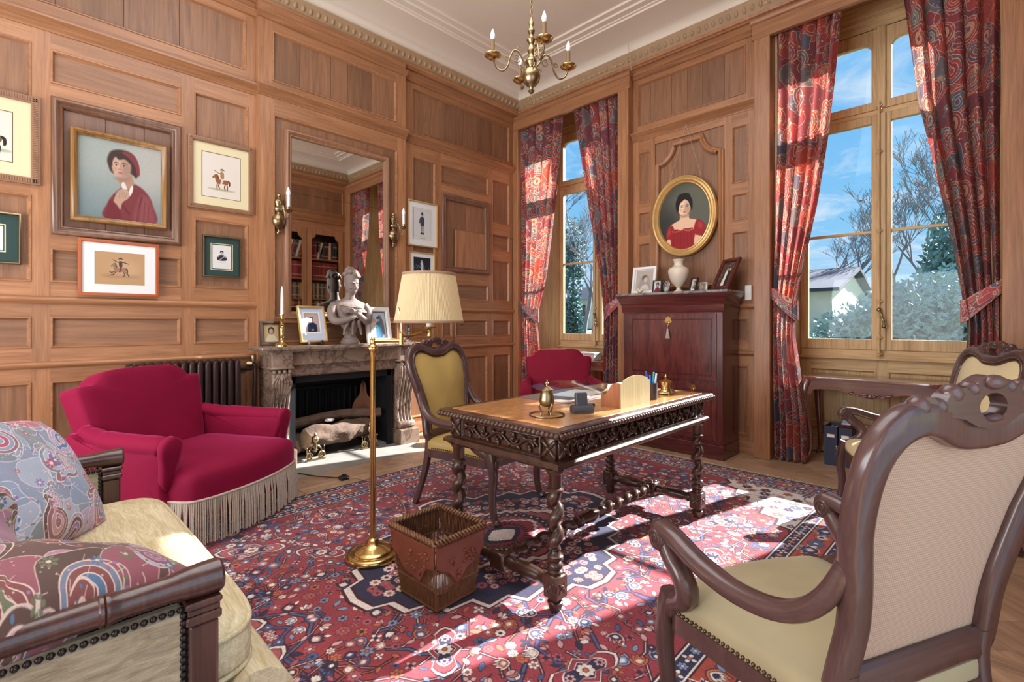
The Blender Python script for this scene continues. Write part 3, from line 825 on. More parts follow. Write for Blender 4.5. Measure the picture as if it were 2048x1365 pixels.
# ---- ceiling, cove, cornice
m = MB(); m.box(XE, XW + .05, YB - .05, YF + .05, ZC, ZC + .1); ceiling = m.build('ceiling', 'plaster', None, smooth=0, kind='structure')
cove = [(0.045, 4.215)] + [(0.05 + .36 * (1 - math.cos(rad(a))), 4.22 + .115 * math.sin(rad(a))) for a in range(0, 91, 10)] + [(0.43, 4.335), (0.435, 4.35), (0.46, 4.352), (0.465, 4.36), (0.53, 4.362), (0.54, 4.378), (0.60, 4.38), (0.605, 4.40)]
m = MB(TXY); m.rectframe(XE, XW, YB, YF, cove); m.build('cove', 'plaster', ceiling, smooth=30)
corn = [(0.0, 4.03), (0.02, 4.035), (0.03, 4.05), (0.042, 4.055), (0.05, 4.085), (0.02, 4.09)]
m = MB(TXY); m.rectframe(XE, XW, YB, YF, corn); m.build('trim_1', 'oakX', None, smooth=40, kind='structure')
egg = [(0.02, 4.088), (0.022, 4.10), (0.04, 4.12), (0.06, 4.165), (0.075, 4.185), (0.08, 4.205), (0.05, 4.218)]
m = MB(TXY); m.rectframe(XE, XW, YB, YF, egg); trim2 = m.build('trim_2', 'eggdart', None, smooth=40, kind='structure')
m = MB(); st = .072
def eggs(n, fn):
    for i in range(n):
        m.ball((0, 0, 0), (.021, .016, .032), 8, 5, fn(i)); 
tilt = rad(28)
eggs(int((XW - XE) / st), lambda i: TR(XE + st * (i + .5), YF - .047, 4.145, 0, tilt))
eggs(int((YF - YB) / st), lambda i: TR(XW - .047, YB + st * (i + .5), 4.145, PI / 2, -tilt))
eggs(int((XW - XE) / st), lambda i: TR(XE + st * (i + .5), YB + .047, 4.145, 0, -tilt))
m.build('egg_and_dart', 'eggdart', trim2, smooth=180, kind='stuff')

# ---- floor of oak parquet panels
m = MB(); m.box(XE, XG + .03, YB - .4, YF + .35, -0.12, -0.016); floor = m.build('floor', 'floorX', None, smooth=0, kind='structure')
def clip(poly, a, b, c):      # keep a*x+b*y<=c
    o = []
    for i in range(len(poly)):
        p, q = poly[i], poly[(i + 1) % len(poly)]
        dp, dq = a * p[0] + b * p[1] - c, a * q[0] + b * q[1] - c
        if dp <= 0: o.append(p)
        if dp * dq < 0:
            t = dp / (dp - dq); o.append((p[0] + (q[0] - p[0]) * t, p[1] + (q[1] - p[1]) * t))
    return o
PS, BW = 0.98, 0.09
npk = 0
rest = MB()
for ix in range(-3, 6):
    for iy in range(-1, 5):
        x0 = 4.42 - PS * 5 + ix * PS + 0.0; y0 = -0.32 + iy * PS
        vis = (x0 > 4.2) or (x0 > 1.9 and y0 < 0.5) or (y0 > 3.3 and x0 > 1.1)
        quads = []
        quads.append(([(x0, y0), (x0 + PS, y0), (x0 + PS, y0 + BW), (x0, y0 + BW)], 'floorX'))
        quads.append(([(x0, y0 + BW), (x0 + BW, y0 + BW), (x0 + BW, y0 + PS), (x0, y0 + PS)], 'floorY'))
        n = 7; sx0, sx1, sy0, sy1 = x0 + BW, x0 + PS, y0 + BW, y0 + PS; S = PS - BW
        flip = (ix + iy) % 2
        for k in range(n):
            lo, hi = 2 * S * k / n, 2 * S * (k + 1) / n
            sq = [(sx0, sy0), (sx1, sy0), (sx1, sy1), (sx0, sy1)]
            if flip: p = clip(clip(sq, 1, 1, sx0 + sy0 + hi), -1, -1, -(sx0 + sy0 + lo)); mt = 'floord1'
            else: p = clip(clip(sq, 1, -1, sx0 - sy1 + hi), -1, 1, -(sx0 - sy1 + lo)); mt = 'floord2'
            if len(p) > 2: quads.append((p, mt))
        for p, mt in quads:
            p = clip(clip(clip(p, 1, 0, XG), -1, 0, -XE), 0, 1, YF + .02)
            p = clip(p, 0, -1, -YB)
            if len(p) < 3: continue
            cx = sum(q[0] for q in p) / len(p); cy = sum(q[1] for q in p) / len(p)
            q2 = [(cx + (a - cx) * .995, cy + (b - cy) * .995) for a, b in p]
            mm = MB() if vis else rest
            mm.plate([q2], -0.015, 0.0 - random.uniform(0, .0008))
            if vis and npk < 290: mm.build('plank', mt, floor, smooth=0); npk += 1
            elif vis: rest.plate([q2], -.015, -.0004)
rest.build('planks', 'floord1', floor, smooth=0, kind='stuff')
m = MB(); m.box(1.56, 2.90, 3.93, 4.25, -.01, .004, b=.002); m.build('hearth_slab', 'hearth', floor, smooth=0)
m = MB(); m.box(1.69, 2.71, 4.25, 4.92, -.015, .003); m.build('firebox_floor', 'hearth', floor, smooth=0)
# ================================================================ PAINTED PATTERNS (computed pixel by pixel, no files)
class Cv:
    def __init__(s, w, h, bg, wrap=False):
        s.w, s.h, s.wrap = w, h, wrap
        s.a = np.empty((h, w, 3), np.float32); s.a[:] = np.array(bg, np.float32) / 255.0
    def _blend(s, x0, y0, al, col):
        h, w = al.shape
        c = np.array(col, np.float32) / 255.0
        v = s.a[y0:y0 + h, x0:x0 + w]
        v += (c - v) * al[..., None]
    def _win(s, xs, ys, pad):
        x0 = max(0, int(min(xs) - pad)); x1 = min(s.w, int(max(xs) + pad + 2))
        y0 = max(0, int(min(ys) - pad)); y1 = min(s.h, int(max(ys) + pad + 2))
        if x1 <= x0 or y1 <= y0: return None
        X, Y = np.meshgrid(np.arange(x0, x1, dtype=np.float32) + .5, np.arange(y0, y1, dtype=np.float32) + .5)
        return x0, y0, X, Y
    def _wrapped(s, f, pts):
        if not s.wrap: f(pts); return
        xs = [p[0] for p in pts]; ys = [p[1] for p in pts]
        for dx in (-s.w, 0, s.w):
            for dy in (-s.h, 0, s.h):
                if max(xs) + dx < -6 or min(xs) + dx > s.w + 6 or max(ys) + dy < -6 or min(ys) + dy > s.h + 6: continue
                f([(p[0] + dx, p[1] + dy) for p in pts])
    def poly(s, pts, col, soft=1.0, op=1.0):
        def f(P):
            W = s._win([p[0] for p in P], [p[1] for p in P], soft + 1)
            if W is None: return
            x0, y0, X, Y = W
            d = np.full(X.shape, 1e9, np.float32); ins = np.zeros(X.shape, bool)
            n = len(P)
            for i in range(n):
                ax, ay = P[i]; bx, by = P[(i + 1) % n]
                ex, ey = bx - ax, by - ay
                L = ex * ex + ey * ey + 1e-9
                t = np.clip(((X - ax) * ex + (Y - ay) * ey) / L, 0, 1)
                d = np.minimum(d, (X - ax - t * ex) ** 2 + (Y - ay - t * ey) ** 2)
                if abs(ey) > 1e-9:
                    c = ((ay > Y) != (by > Y)) & (X < ex * (Y - ay) / ey + ax)
                    ins ^= c
            sd = np.sqrt(d); sd = np.where(ins, sd, -sd)
            s._blend(x0, y0, np.clip(sd / soft + .5, 0, 1) * op, col)
        s._wrapped(f, pts)
    def ell(s, cx, cy, rx, ry, col, rot=0.0, soft=1.0, op=1.0):
        def f(P):
            cx, cy = P[0]; r = max(rx, ry)
            W = s._win([cx - r, cx + r], [cy - r, cy + r], soft + 1)
            if W is None: return
            x0, y0, X, Y = W
            c, sn = math.cos(rot), math.sin(rot)
            u = ((X - cx) * c + (Y - cy) * sn) / rx; v = (-(X - cx) * sn + (Y - cy) * c) / ry
            q = (1 - np.sqrt(u * u + v * v)) * min(rx, ry)
            s._blend(x0, y0, np.clip(q / soft + .5, 0, 1) * op, col)
        if s.wrap:
            for dx in (-s.w, 0, s.w):
                for dy in (-s.h, 0, s.h): f([(cx + dx, cy + dy)])
        else: f([(cx, cy)])
    def line(s, pts, w, col, soft=1.0, op=1.0):
        def f(P):
            W = s._win([p[0] for p in P], [p[1] for p in P], w + soft + 1)
            if W is None: return
            x0, y0, X, Y = W
            d = np.full(X.shape, 1e9, np.float32)
            for i in range(len(P) - 1):
                ax, ay = P[i]; bx, by = P[i + 1]
                ex, ey = bx - ax, by - ay; L = ex * ex + ey * ey + 1e-9
                t = np.clip(((X - ax) * ex + (Y - ay) * ey) / L, 0, 1)
                d = np.minimum(d, (X - ax - t * ex) ** 2 + (Y - ay - t * ey) ** 2)
            s._blend(x0, y0, np.clip((w / 2 - np.sqrt(d)) / soft + .5, 0, 1) * op, col)
        s._wrapped(f, pts)
    def grain(s, amp, seed=1, cell=1):
        r = np.random.RandomState(seed)
        g = r.rand((s.h + cell - 1) // cell, (s.w + cell - 1) // cell).astype(np.float32)
        g = np.repeat(np.repeat(g, cell, 0), cell, 1)[:s.h, :s.w]
        s.a *= (1 + (g - .5) * 2 * amp)[..., None]
    def image(s, name):
        im = bpy.data.images.new(name, s.w, s.h, alpha=False)
        px = np.ones((s.h, s.w, 4), np.float32)
        px[..., :3] = np.clip(s.a[::-1], 0, 1)
        im.pixels.foreach_set(px.ravel())
        im.update(); im.pack()
        return im
def sm(P, n=6, closed=True):
    q = [(p[0], p[1], 0) for p in P]
    return [(v.x, v.y) for v in (bez_closed(q, n) if closed else bez(q, n))]
def place(P, x, y, s=1.0, rot=0.0, flip=False):
    c, sn = math.cos(rot) * s, math.sin(rot) * s; o = []
    for (a, b) in P:
        if flip: a = -a
        o.append((x + a * c - b * sn, y + a * sn + b * c))
    return o
def paisley_image(name, base, pal, seed, size=768, nb=15, sc=1.0):
    """pal: (fill colours), cream outline, small colours"""
    R = random.Random(seed)
    fills, cream, accents = pal
    cv = Cv(size, size, base, wrap=True)
    boteh = sm([(0, -62), (30, -48), (46, -12), (40, 24), (14, 46), (-18, 42), (-38, 16), (-36, -14), (-20, -34), (-8, -50), (-22, -66), (-34, -60), (-26, -84), (-8, -80)])
    for i in range(int(nb * 1.6)):       # ground patches
        x, y = R.random() * size, R.random() * size
        r = R.uniform(50, 105)
        P = sm([(r * R.uniform(.6, 1.1) * math.cos(a * PI / 4), r * R.uniform(.6, 1.1) * math.sin(a * PI / 4)) for a in range(8)], 4)
        cv.poly(place(P, x, y), R.choice(fills), 1.2)
        cv.line(place(P + P[:1], x, y), 3.0, cream, 1.2, .75)
    for i in range(nb * 2):              # scrolling stems
        x, y = R.random() * size, R.random() * size; a = R.random() * 2 * PI; P = [(x, y)]
        k = R.choice((-1, 1)) * R.uniform(.1, .22)
        for t in range(24):
            a += k * (1 + t * .06); x += 9 * math.cos(a); y += 9 * math.sin(a); P.append((x, y))
        cv.line(P, 3.2, cream, 1.2, .85)
        for q in P[3::4]:
            b = R.random() * 6.28
            cv.ell(q[0] + 8 * math.cos(b), q[1] + 8 * math.sin(b), 6.5, 3.4, R.choice(accents), b, 1.2)
    g = int(math.sqrt(nb)) + 1
    for i in range(nb):
        x = ((i % g) + .5 + R.uniform(-.25, .25)) / g * size; y = ((i // g) + .5 + R.uniform(-.25, .25) + (.5 if i % 2 else 0)) / g * size
        s0 = R.uniform(1.0, 1.6) * sc; rt = R.uniform(-.7, .7) + (PI if R.random() < .35 else 0); fl = R.random() < .5
        c1 = R.choice(fills); c2 = R.choice(accents); c3 = R.choice(fills)
        for k, c in ((1.10, cream), (1.04, c3), (.86, cream), (.81, c1), (.58, cream), (.53, c2), (.30, cream), (.24, c1)):
            cv.poly(place(boteh, x, y, s0 * k, rt, fl), c, 1.2)
        for t in range(14):
            q = boteh[int(len(boteh) * t / 14)]
            d = place([(q[0] * .95, q[1] * .95)], x, y, s0, rt, fl)[0]
            cv.ell(d[0], d[1], 3.4, 3.4, R.choice(accents), 0, 1.2)
        for t in range(10):             # feathery rim
            q = boteh[int(len(boteh) * t / 10)]
            p1 = place([(q[0] * 1.12, q[1] * 1.12), (q[0] * 1.34 + 5, q[1] * 1.34)], x, y, s0, rt, fl)
            cv.line(p1, 2.2, cream, 1.2, .7)
    for i in range(nb * 3):
        x, y = R.random() * size, R.random() * size; r = R.uniform(7, 15); c = R.choice(accents)
        for t in range(7):
            a = t * 2 * PI / 7
            cv.ell(x + r * math.cos(a), y + r * math.sin(a), r * .5, r * .32, c, a, 1.2)
        cv.ell(x, y, r * .4, r * .4, cream, 0, 1.2)
    for i in range(nb * 12):
        x, y = R.random() * size, R.random() * size
        cv.ell(x, y, 2.4, 2.4, cream, 0, 1.2, .8)
    cv.grain(.05, seed)
    return cv.image(name)
CREAM = (214, 190, 160)
IMG_CURTAIN = paisley_image('curtain_paisley', (140, 84, 92), (((172, 82, 84), (184, 94, 84), (108, 106, 124), (158, 80, 88), (122, 116, 122), (180, 88, 90)), (222, 202, 178), ((194, 100, 88), (136, 142, 142), (106, 116, 136), (206, 166, 140), (168, 80, 82))), 11, nb=24, sc=.8)
IMG_CUSHION = paisley_image('cushion_paisley', (150, 160, 182), (((176, 186, 204), (188, 116, 132), (150, 166, 190), (186, 168, 196), (162, 112, 120), (112, 84, 76), (142, 152, 160)), (232, 224, 226), ((190, 96, 116), (96, 130, 168), (150, 120, 176), (128, 144, 140), (206, 158, 166))), 23, nb=22, sc=.9)
IMG_CUSHION2 = paisley_image('cushion_paisley_brown', (104, 78, 72), (((94, 72, 64), (132, 78, 76), (170, 130, 150), (120, 130, 150), (82, 78, 66), (150, 90, 100), (172, 178, 200)), (214, 190, 178), ((178, 84, 96), (92, 118, 150), (150, 120, 160), (110, 116, 90))), 41, nb=22, sc=.9)

# ---- the big carpet: one quarter is drawn, then mirrored
RW, RH = 900, 588          # 2.5 mm to the pixel
def carpet():
    R = random.Random(5)
    RED, ROSE, NAVY, BLUE, CRM, ORG, PINK, DK, SKY = (158, 58, 68), (178, 86, 94), (52, 50, 78), (74, 92, 140), (226, 212, 202), (196, 104, 74), (210, 158, 156), (70, 34, 44), (120, 146, 182)
    cv = Cv(RW, RH, RED)
    pal = (NAVY, BLUE, CRM, ORG, PINK, ROSE, SKY)
    def rosette(x, y, r, a=None, b=None, n=8, o=None):
        a = a or R.choice(pal); b = b or R.choice((CRM, ORG, NAVY)); o = o or (DK if a != DK else CRM)
        for k, c in ((1.0, o), (.84, a)):
            for t in range(n):
                an = t * 2 * PI / n
                cv.ell(x + r * .62 * math.cos(an), y + r * .62 * math.sin(an), r * .44 * k, r * .33 * k, c, an)
        cv.ell(x, y, r * .36, r * .36, o); cv.ell(x, y, r * .28, r * .28, b)
    LEAF = sm([(0, -10), (4.5, -3), (4, 4), (0, 10), (-4, 4), (-4.5, -3)], 4)
    def leaf(x, y, s, rt, c, o=DK):
        cv.poly(place(LEAF, x, y, s * 1.22, rt), o); cv.poly(place(LEAF, x, y, s, rt), c)
    PAL = [(0, 16), (-10, 12), (-20, 2), (-24, -12), (-15, -10), (-12, -24), (-5, -16), (0, -30), (5, -16), (12, -24), (15, -10), (24, -12), (20, 2), (10, 12)]
    def palmette(x, y, s, rt, c1, c2, c3, o=None):
        for k, c in ((1.14, o or DK), (1.0, c1), (.72, DK), (.64, c2), (.36, c3)):
            cv.poly(place(PAL, x, y, s * k, rt), c)
    def vine(P, w, c, o, n=6):
        Q = sm(P, n, False)
        cv.line(Q, w + 4, o); cv.line(Q, w, c); return Q
    def flowerlet(x, y, s):
        c = R.choice(pal); k = R.random()
        if k < .32: rosette(x, y, s * R.uniform(.8, 1.15), c, n=R.choice((4, 6, 8)))
        elif k < .62: leaf(x, y, s * .08, R.random() * 6.28, c)
        elif k < .78:
            b = R.random() * 6.28
            for t in (-.7, 0, .7): leaf(x + s * .6 * math.cos(b + t), y + s * .6 * math.sin(b + t), s * .075, b + t + PI / 2, R.choice((CRM, PINK, ORG, SKY)))
            cv.line([(x, y), (x - s * .9 * math.cos(b), y - s * .9 * math.sin(b))], 2, DK)
        else: palmette(x, y, s * .055, R.random() * 6.28, c, R.choice(pal), CRM)
    # angular vines across the red field
    def zig(x, y, a, n, w, c, o):
        P = [(x, y)]
        for i in range(n):
            a += R.choice((-.9, -.5, .5, .9)); L = R.uniform(22, 48)
            x += L * math.cos(a); y += L * math.sin(a); P.append((x, y))
        cv.line(P, w + 4.5, o); cv.line(P, w, c)
    for i in range(44):
        zig(R.uniform(0, 730), R.uniform(0, 460), R.random() * 6.28, R.randint(4, 8), 4.5, R.choice((BLUE, (86, 78, 128), BLUE, (110, 84, 130))), R.choice((NAVY, DK)))
    for i in range(60):
        zig(R.uniform(0, 730), R.uniform(0, 460), R.random() * 6.28, R.randint(3, 6), 1.6, R.choice((CRM, PINK, ORG)), DK)
    # ghost plan of scattered flowers
    pts = []
    for i in range(5200):
        x, y = R.uniform(6, 740), R.uniform(6, 450)
        if all((x - a) ** 2 + (y - b) ** 2 > 17 ** 2 for a, b in pts):
            pts.append((x, y)); flowerlet(x, y, R.uniform(7.5, 12))
    # cartouches on vines: pale strap outlines with navy lobes
    STR = sm([(-70, 0), (-48, -22), (-20, -16), (0, -34), (24, -18), (52, -24), (74, 0), (52, 24), (24, 18), (0, 34), (-20, 16), (-48, 22)], 2)
    for (x, y, s, rt) in ((560, 60, 1.0, .3), (430, 330, 1.0, .5), (640, 260, .95, 1.3), (220, 390, .9, -.2), (330, 215, .8, .9)):
        for k, c in ((1.0, DK), (.96, CRM), (.87, DK), (.84, RED if s < .95 else ROSE)): cv.poly(place(STR, x, y, s * k, rt), c)
        for k, c in ((.62, CRM), (.57, NAVY)): cv.poly(place(STR, x, y, s * k, rt), c)
        rosette(x, y, 15 * s, CRM, ORG); 
        for q in ((-30, 0), (32, 0)):
            d = place([q], x, y, s, rt)[0]; rosette(d[0], d[1], 9 * s, PINK, NAVY, 6)
    # central medallion, navy with stepped cream outline
    med = [(0, 300), (40, 292), (52, 262), (88, 262), (100, 228), (146, 232), (160, 196), (206, 196), (214, 158), (262, 152), (270, 112), (312, 100), (318, 58), (352, 46), (360, 0), (0, 0)]
    med = [(a, b * .92) for a, b in med]
    def inset(k): return [(a * k, b * k) for a, b in med]
    for k, c in ((1.05, DK), (1.035, CRM), (1.0, DK), (.985, NAVY)): cv.poly(inset(k), c)
    mp = []
    for i in range(2600):
        x, y = R.uniform(3, 350), R.uniform(3, 268)
        if (x / 350) + (y / 275) < .98 and all((x - a) ** 2 + (y - b) ** 2 > 17 ** 2 for a, b in mp):
            mp.append((x, y))
            if R.random() < .5: rosette(x, y, R.uniform(8, 11.5), R.choice((CRM, PINK, CRM, ROSE)), R.choice((ORG, RED, NAVY)), 8, RED)
            else: palmette(x, y, R.uniform(.38, .55), R.random() * 6.28, R.choice((CRM, PINK)), R.choice((RED, ORG)), CRM, RED)
    core = [(a * .56, b * .56) for a, b in med]
    for k, c in ((1.0, RED), (.96, CRM), (.86, DK), (.83, ROSE), (.55, CRM), (.50, RED), (.28, NAVY), (.2, CRM)): cv.poly([(a * k, b * k) for a, b in core], c)
    for t in range(9):
        a = t / 8 * PI / 2
        rosette(125 * math.cos(a), 100 * math.sin(a), 13, NAVY, CRM, 6); leaf(65 * math.cos(a), 52 * math.sin(a), .8, a + PI / 2, NAVY, RED)
    # corner spandrel in ivory with heavy dark drawing
    sp = [(775, 490), (775, 210), (742, 236), (720, 226), (704, 268), (668, 276), (660, 318), (614, 326), (606, 372), (556, 378), (548, 424), (506, 430), (498, 462), (440, 490)]
    for k, c in ((6, DK), (0, CRM)):
        cv.poly([(a - k, b - k) for a, b in sp], c)
    for i in range(26):
        u = R.random(); x = 770 - R.random() * 200; y = 484 - R.random() * 170
        if (775 - x) / 330 + (490 - y) / 280 < .88:
            zig(x, y, R.random() * 6.28, 3, 2, R.choice((NAVY, BLUE, RED, (130, 90, 130))), R.choice((PINK, CRM)))
    mp = []
    for i in range(700):
        x = 770 - R.random() * 330; y = 486 - R.random() * 270
        if (775 - x) / 330 + (490 - y) / 280 < .9 and all((x - a) ** 2 + (y - b) ** 2 > 28 ** 2 for a, b in mp):
            mp.append((x, y)); rosette(x, y, R.uniform(9, 15), R.choice((NAVY, BLUE, ORG, RED, PINK)), R.choice((CRM, ORG)), R.choice((6, 8)), DK)
    # ---- border bands: distance from the edge
    X, Y = np.meshgrid(np.arange(RW) + .5, np.arange(RH) + .5)
    D = np.minimum(RW - X, RH - Y)
    def band(a, b, c):
        mk = (D >= a) & (D < b); cv.a[mk] = np.array(c, np.float32) / 255
    ins = 122
    band(0, 6, (120, 40, 48)); band(6, 34, NAVY); band(34, 37, CRM); band(37, 40, DK)
    band(40, 86, (176, 72, 58)); band(86, 89, DK); band(89, 92, CRM); band(92, 116, NAVY); band(116, 119, CRM); band(119, 122, DK)
    def along(d, step, fn):
        n = int((RW - d) / step) ; k = 0
        for i in range(n + 1):
            x = (i + .5) * (RW - d) / (n + .5)
            if x < RW - d - step * .3: fn(x, RH - d, 0, i)
        n2 = int((RH - d) / step)
        for i in range(n2 + 1):
            y = (i + .5) * (RH - d) / (n2 + .5)
            if y < RH - d - step * .3: fn(RW - d, y, -PI / 2, i)
        fn(RW - d, RH - d, -PI / 4, 0)
    def guard(x, y, rt, i):
        if i % 2 == 0: rosette(x, y, 11, CRM, ORG, 4, NAVY)
        else: rosette(x, y, 8, R.choice((ROSE, SKY, ORG)), CRM, 6, NAVY)
    along(20, 24, guard); along(104, 22, guard)
    def main(x, y, rt, i):
        if i % 3 == 0: palmette(x, y, .95, rt, NAVY, BLUE, CRM, CRM)
        elif i % 3 == 1: rosette(x, y, 17, BLUE, CRM, 8, NAVY)
        else: palmette(x, y, .8, rt + PI, (206, 120, 80), CRM, NAVY, DK)
        c, sn = math.cos(rt), math.sin(rt)
        for q in (-20, 20):
            leaf(x + q * c, y + q * sn, .85, rt + (.6 if q > 0 else -.6), R.choice((CRM, SKY, BLUE)))
    along(63, 42, main)
    q = cv.a
    full = np.concatenate([np.concatenate([q[::-1, ::-1], q[::-1]], 1), np.concatenate([q[:, ::-1], q], 1)], 0)
    big = Cv(2 * RW, 2 * RH, (0, 0, 0)); big.a = np.ascontiguousarray(full)
    # abrash: soft bands of dye variation across the weft
    rr = np.random.RandomState(3); line = np.interp(np.arange(2 * RW), np.linspace(0, 2 * RW, 60), rr.rand(60))
    big.a *= (0.92 + .14 * line)[None, :, None]
    g = big.a.mean(2, keepdims=True); big.a = (g + (big.a - g) * .86)
    big.grain(.10, 9); big.grain(.05, 4, 3)
    return big.image('carpet_pattern')
IMG_RUG = carpet()

# ---- pictures
def soft_face(cv, x, y, s, skin, hair, look=0):
    """a small painted head: s = face half-width; features only a few pixels"""
    sh = tuple(int(c * .72) for c in skin); li = tuple(min(255, int(c * 1.1)) for c in skin)
    cv.ell(x, y, s, s * 1.32, skin, 0, s * .18)
    cv.ell(x + s * .5, y + s * .2, s * .5, s * 1.0, sh, 0, s * .5, .6)
    cv.ell(x - s * .35, y + s * .1, s * .4, s * .6, li, 0, s * .5, .55)
    for q in (-1, 1):
        ex = x + look + q * s * .40
        cv.ell(ex, y - s * .10, s * .22, s * .10, sh, 0, s * .12, .7)
        cv.ell(ex, y - s * .08, s * .17, s * .085, (225, 210, 200), 0, s * .06, .8)
        cv.ell(ex + look * .1, y - s * .08, s * .085, s * .085, (46, 30, 26), 0, s * .05)
        cv.line([(ex - s * .2, y - s * .26), (ex, y - s * .33), (ex + s * .2, y - s * .27)], s * .07, tuple(int(c * .5 + 18) for c in hair), s * .08, .8)
        cv.ell(x + q * s * .55 + look * .6, y + s * .35, s * .25, s * .2, (206, 130, 112), 0, s * .25, .4)
    cv.line([(x + look * 1.2 + s * .05, y - s * .1), (x + look * 1.3 + s * .12, y + s * .28)], s * .07, sh, s * .1, .7)
    cv.ell(x + look * 1.3, y + s * .36, s * .16, s * .08, sh, 0, s * .1, .7)
    cv.line([(x + look - s * .19, y + s * .66), (x + look, y + s * .70), (x + look + s * .19, y + s * .66)], s * .10, (170, 84, 80), s * .1)
    cv.line([(x + look - s * .14, y + s * .80), (x + look + s * .14, y + s * .80)], s * .08, sh, s * .14, .6)
    cv.ell(x, y + s * 1.32, s * .6, s * .2, sh, 0, s * .3, .7)
def girl_img():
    cv = Cv(360, 330, (178, 180, 172))
    X, Y = np.meshgrid(np.arange(360) / 360., np.arange(330) / 330.)
    g = np.stack([178 - 70 * np.clip(Y - .35, 0, 1) - 14 * (1 - X), 182 - 52 * np.clip(Y - .35, 0, 1) - 4 * (1 - X), 172 - 36 * np.clip(Y - .35, 0, 1)], -1)
    cv.a[:] = g / 255
    cv.ell(300, 90, 110, 120, (196, 192, 184), 0, 90, .6)
    RED, RD, RL = (138, 50, 56), (96, 30, 40), (170, 84, 86)
    cv.poly(sm([(112, 330), (122, 262), (150, 220), (186, 186), (214, 166), (262, 176), (300, 206), (322, 250), (330, 330)], 5), RED, 8)
    cv.poly(sm([(236, 330), (246, 260), (268, 214), (300, 218), (322, 262), (328, 330)], 5), RL, 22, .55)
    cv.line(sm([(250, 330), (256, 272), (272, 220)], 6, False), 6, RD, 7, .8)
    cv.line(sm([(150, 230), (170, 250), (214, 300)], 6, False), 8, RD, 9, .7)
    for k in range(6): cv.line([(258 + 9 * k, 232 + 4 * k), (250 + 10 * k, 318)], 4, RD if k % 2 else RL, 6, .4)
    cv.poly(sm([(162, 140), (172, 176), (196, 206), (226, 180), (236, 168), (222, 130), (190, 150)], 5), (190, 140, 112), 5)      # neck
    cv.poly(sm([(180, 176), (192, 166), (204, 190), (198, 204), (186, 196)], 4), (232, 228, 222), 4)
    cv.poly(sm([(212, 204), (224, 178), (232, 182), (228, 206), (214, 226)], 4), (238, 234, 228), 4)
    SK = (206, 160, 132)
    cv.poly(sm([(144, 286), (150, 240), (168, 204), (196, 196), (214, 206), (212, 232), (186, 254), (172, 290)], 5), SK, 5)   # hand at the collar
    for k in range(4): cv.line([(174 + 10 * k, 204 + 3 * k), (170 + 9 * k, 236)], 3, (166, 118, 96), 4, .6)
    cv.poly(sm([(112, 330), (118, 284), (132, 252), (160, 268), (178, 300), (172, 330)], 5), (128, 34, 46), 8)
    HAIR = (66, 44, 36)
    cv.poly(sm([(120, 78), (136, 44), (176, 30), (222, 36), (250, 64), (258, 112), (246, 140), (226, 128), (150, 96), (150, 134), (134, 128), (124, 106)], 5), HAIR, 9)
    soft_face(cv, 180, 100, 42, (214, 166, 138), HAIR, -5)
    cv.poly(sm([(130, 92), (138, 58), (176, 42), (212, 52), (222, 84), (196, 68), (170, 74), (154, 64), (142, 84), (140, 106)], 5), HAIR, 7)
    cv.poly(sm([(196, 34), (236, 48), (258, 84), (262, 124), (250, 128), (240, 92), (216, 62), (186, 44)], 5), (148, 46, 54), 6)
    cv.grain(.03, 2, 2)
    g = cv.a.mean(2, keepdims=True); cv.a = (g + (cv.a - g) * .82) * .86
    return cv.image('girl_in_red')
def lady_img():
    W, H = 300, 370
    cv = Cv(W, H, (58, 60, 54))
    cv.ell(200, 150, 170, 170, (104, 106, 92), 0, 120, .8); cv.ell(40, 300, 130, 160, (40, 40, 40), 0, 90, .6)
    SK = (232, 192, 160)
    cv.poly(sm([(62, 236), (94, 216), (126, 200), (130, 160), (176, 160), (182, 200), (220, 214), (246, 238), (250, 300), (244, 370), (52, 370), (56, 290)], 5), SK, 4)
    cv.poly(sm([(140, 186), (170, 190), (172, 160), (138, 162)], 4), (196, 150, 122), 8, .6)
    DR, DL, DD = (152, 34, 40), (188, 74, 74), (96, 18, 28)
    cv.poly(sm([(78, 262), (110, 254), (132, 262), (152, 254), (176, 256), (206, 258), (214, 300), (208, 370), (76, 370), (66, 320)], 5), DR, 4)
    cv.poly(sm([(44, 300), (50, 252), (74, 226), (92, 250), (88, 296), (64, 312)], 5), DR, 5); cv.ell(62, 268, 10, 22, DL, .3, 8, .6)
    cv.poly(sm([(208, 262), (222, 218), (250, 222), (272, 252), (268, 294), (238, 304), (216, 294)], 5), DR, 5); cv.ell(244, 246, 12, 20, DL, -.3, 8, .6)
    for k in range(11): cv.ell(84 + k * 12, 264 + 4 * math.sin(k), 3.4, 4, (222, 170, 150), 0, 3, .8)
    for k in range(6): cv.line([(92 + 20 * k, 280), (86 + 22 * k, 366)], 5, DD, 8, .45)
    cv.poly(sm([(212, 306), (240, 306), (252, 370), (214, 370)], 4), SK, 5); cv.poly(sm([(50, 310), (72, 312), (66, 366), (44, 366)], 4), SK, 5)
    HAIR = (24, 20, 24)
    cv.poly(sm([(106, 140), (104, 100), (124, 70), (168, 66), (194, 92), (198, 134), (184, 138), (176, 104), (120, 104), (118, 142), (108, 146)], 5), HAIR, 5)
    cv.ell(150, 74, 36, 18, HAIR, 0, 6)
    cv.ell(152, 128, 46, 58, HAIR, 0, 5)
    soft_face(cv, 152, 136, 38, (236, 198, 168), HAIR, 2)
    cv.poly(sm([(104, 138), (104, 100), (126, 74), (154, 72), (158, 90), (136, 104), (124, 122), (116, 158)], 5), HAIR, 4)
    cv.poly(sm([(150, 74), (182, 78), (200, 106), (198, 156), (186, 132), (176, 106), (158, 92)], 5), HAIR, 4)
    cv.grain(.02, 6, 2)
    return cv.image('lady_in_crimson')
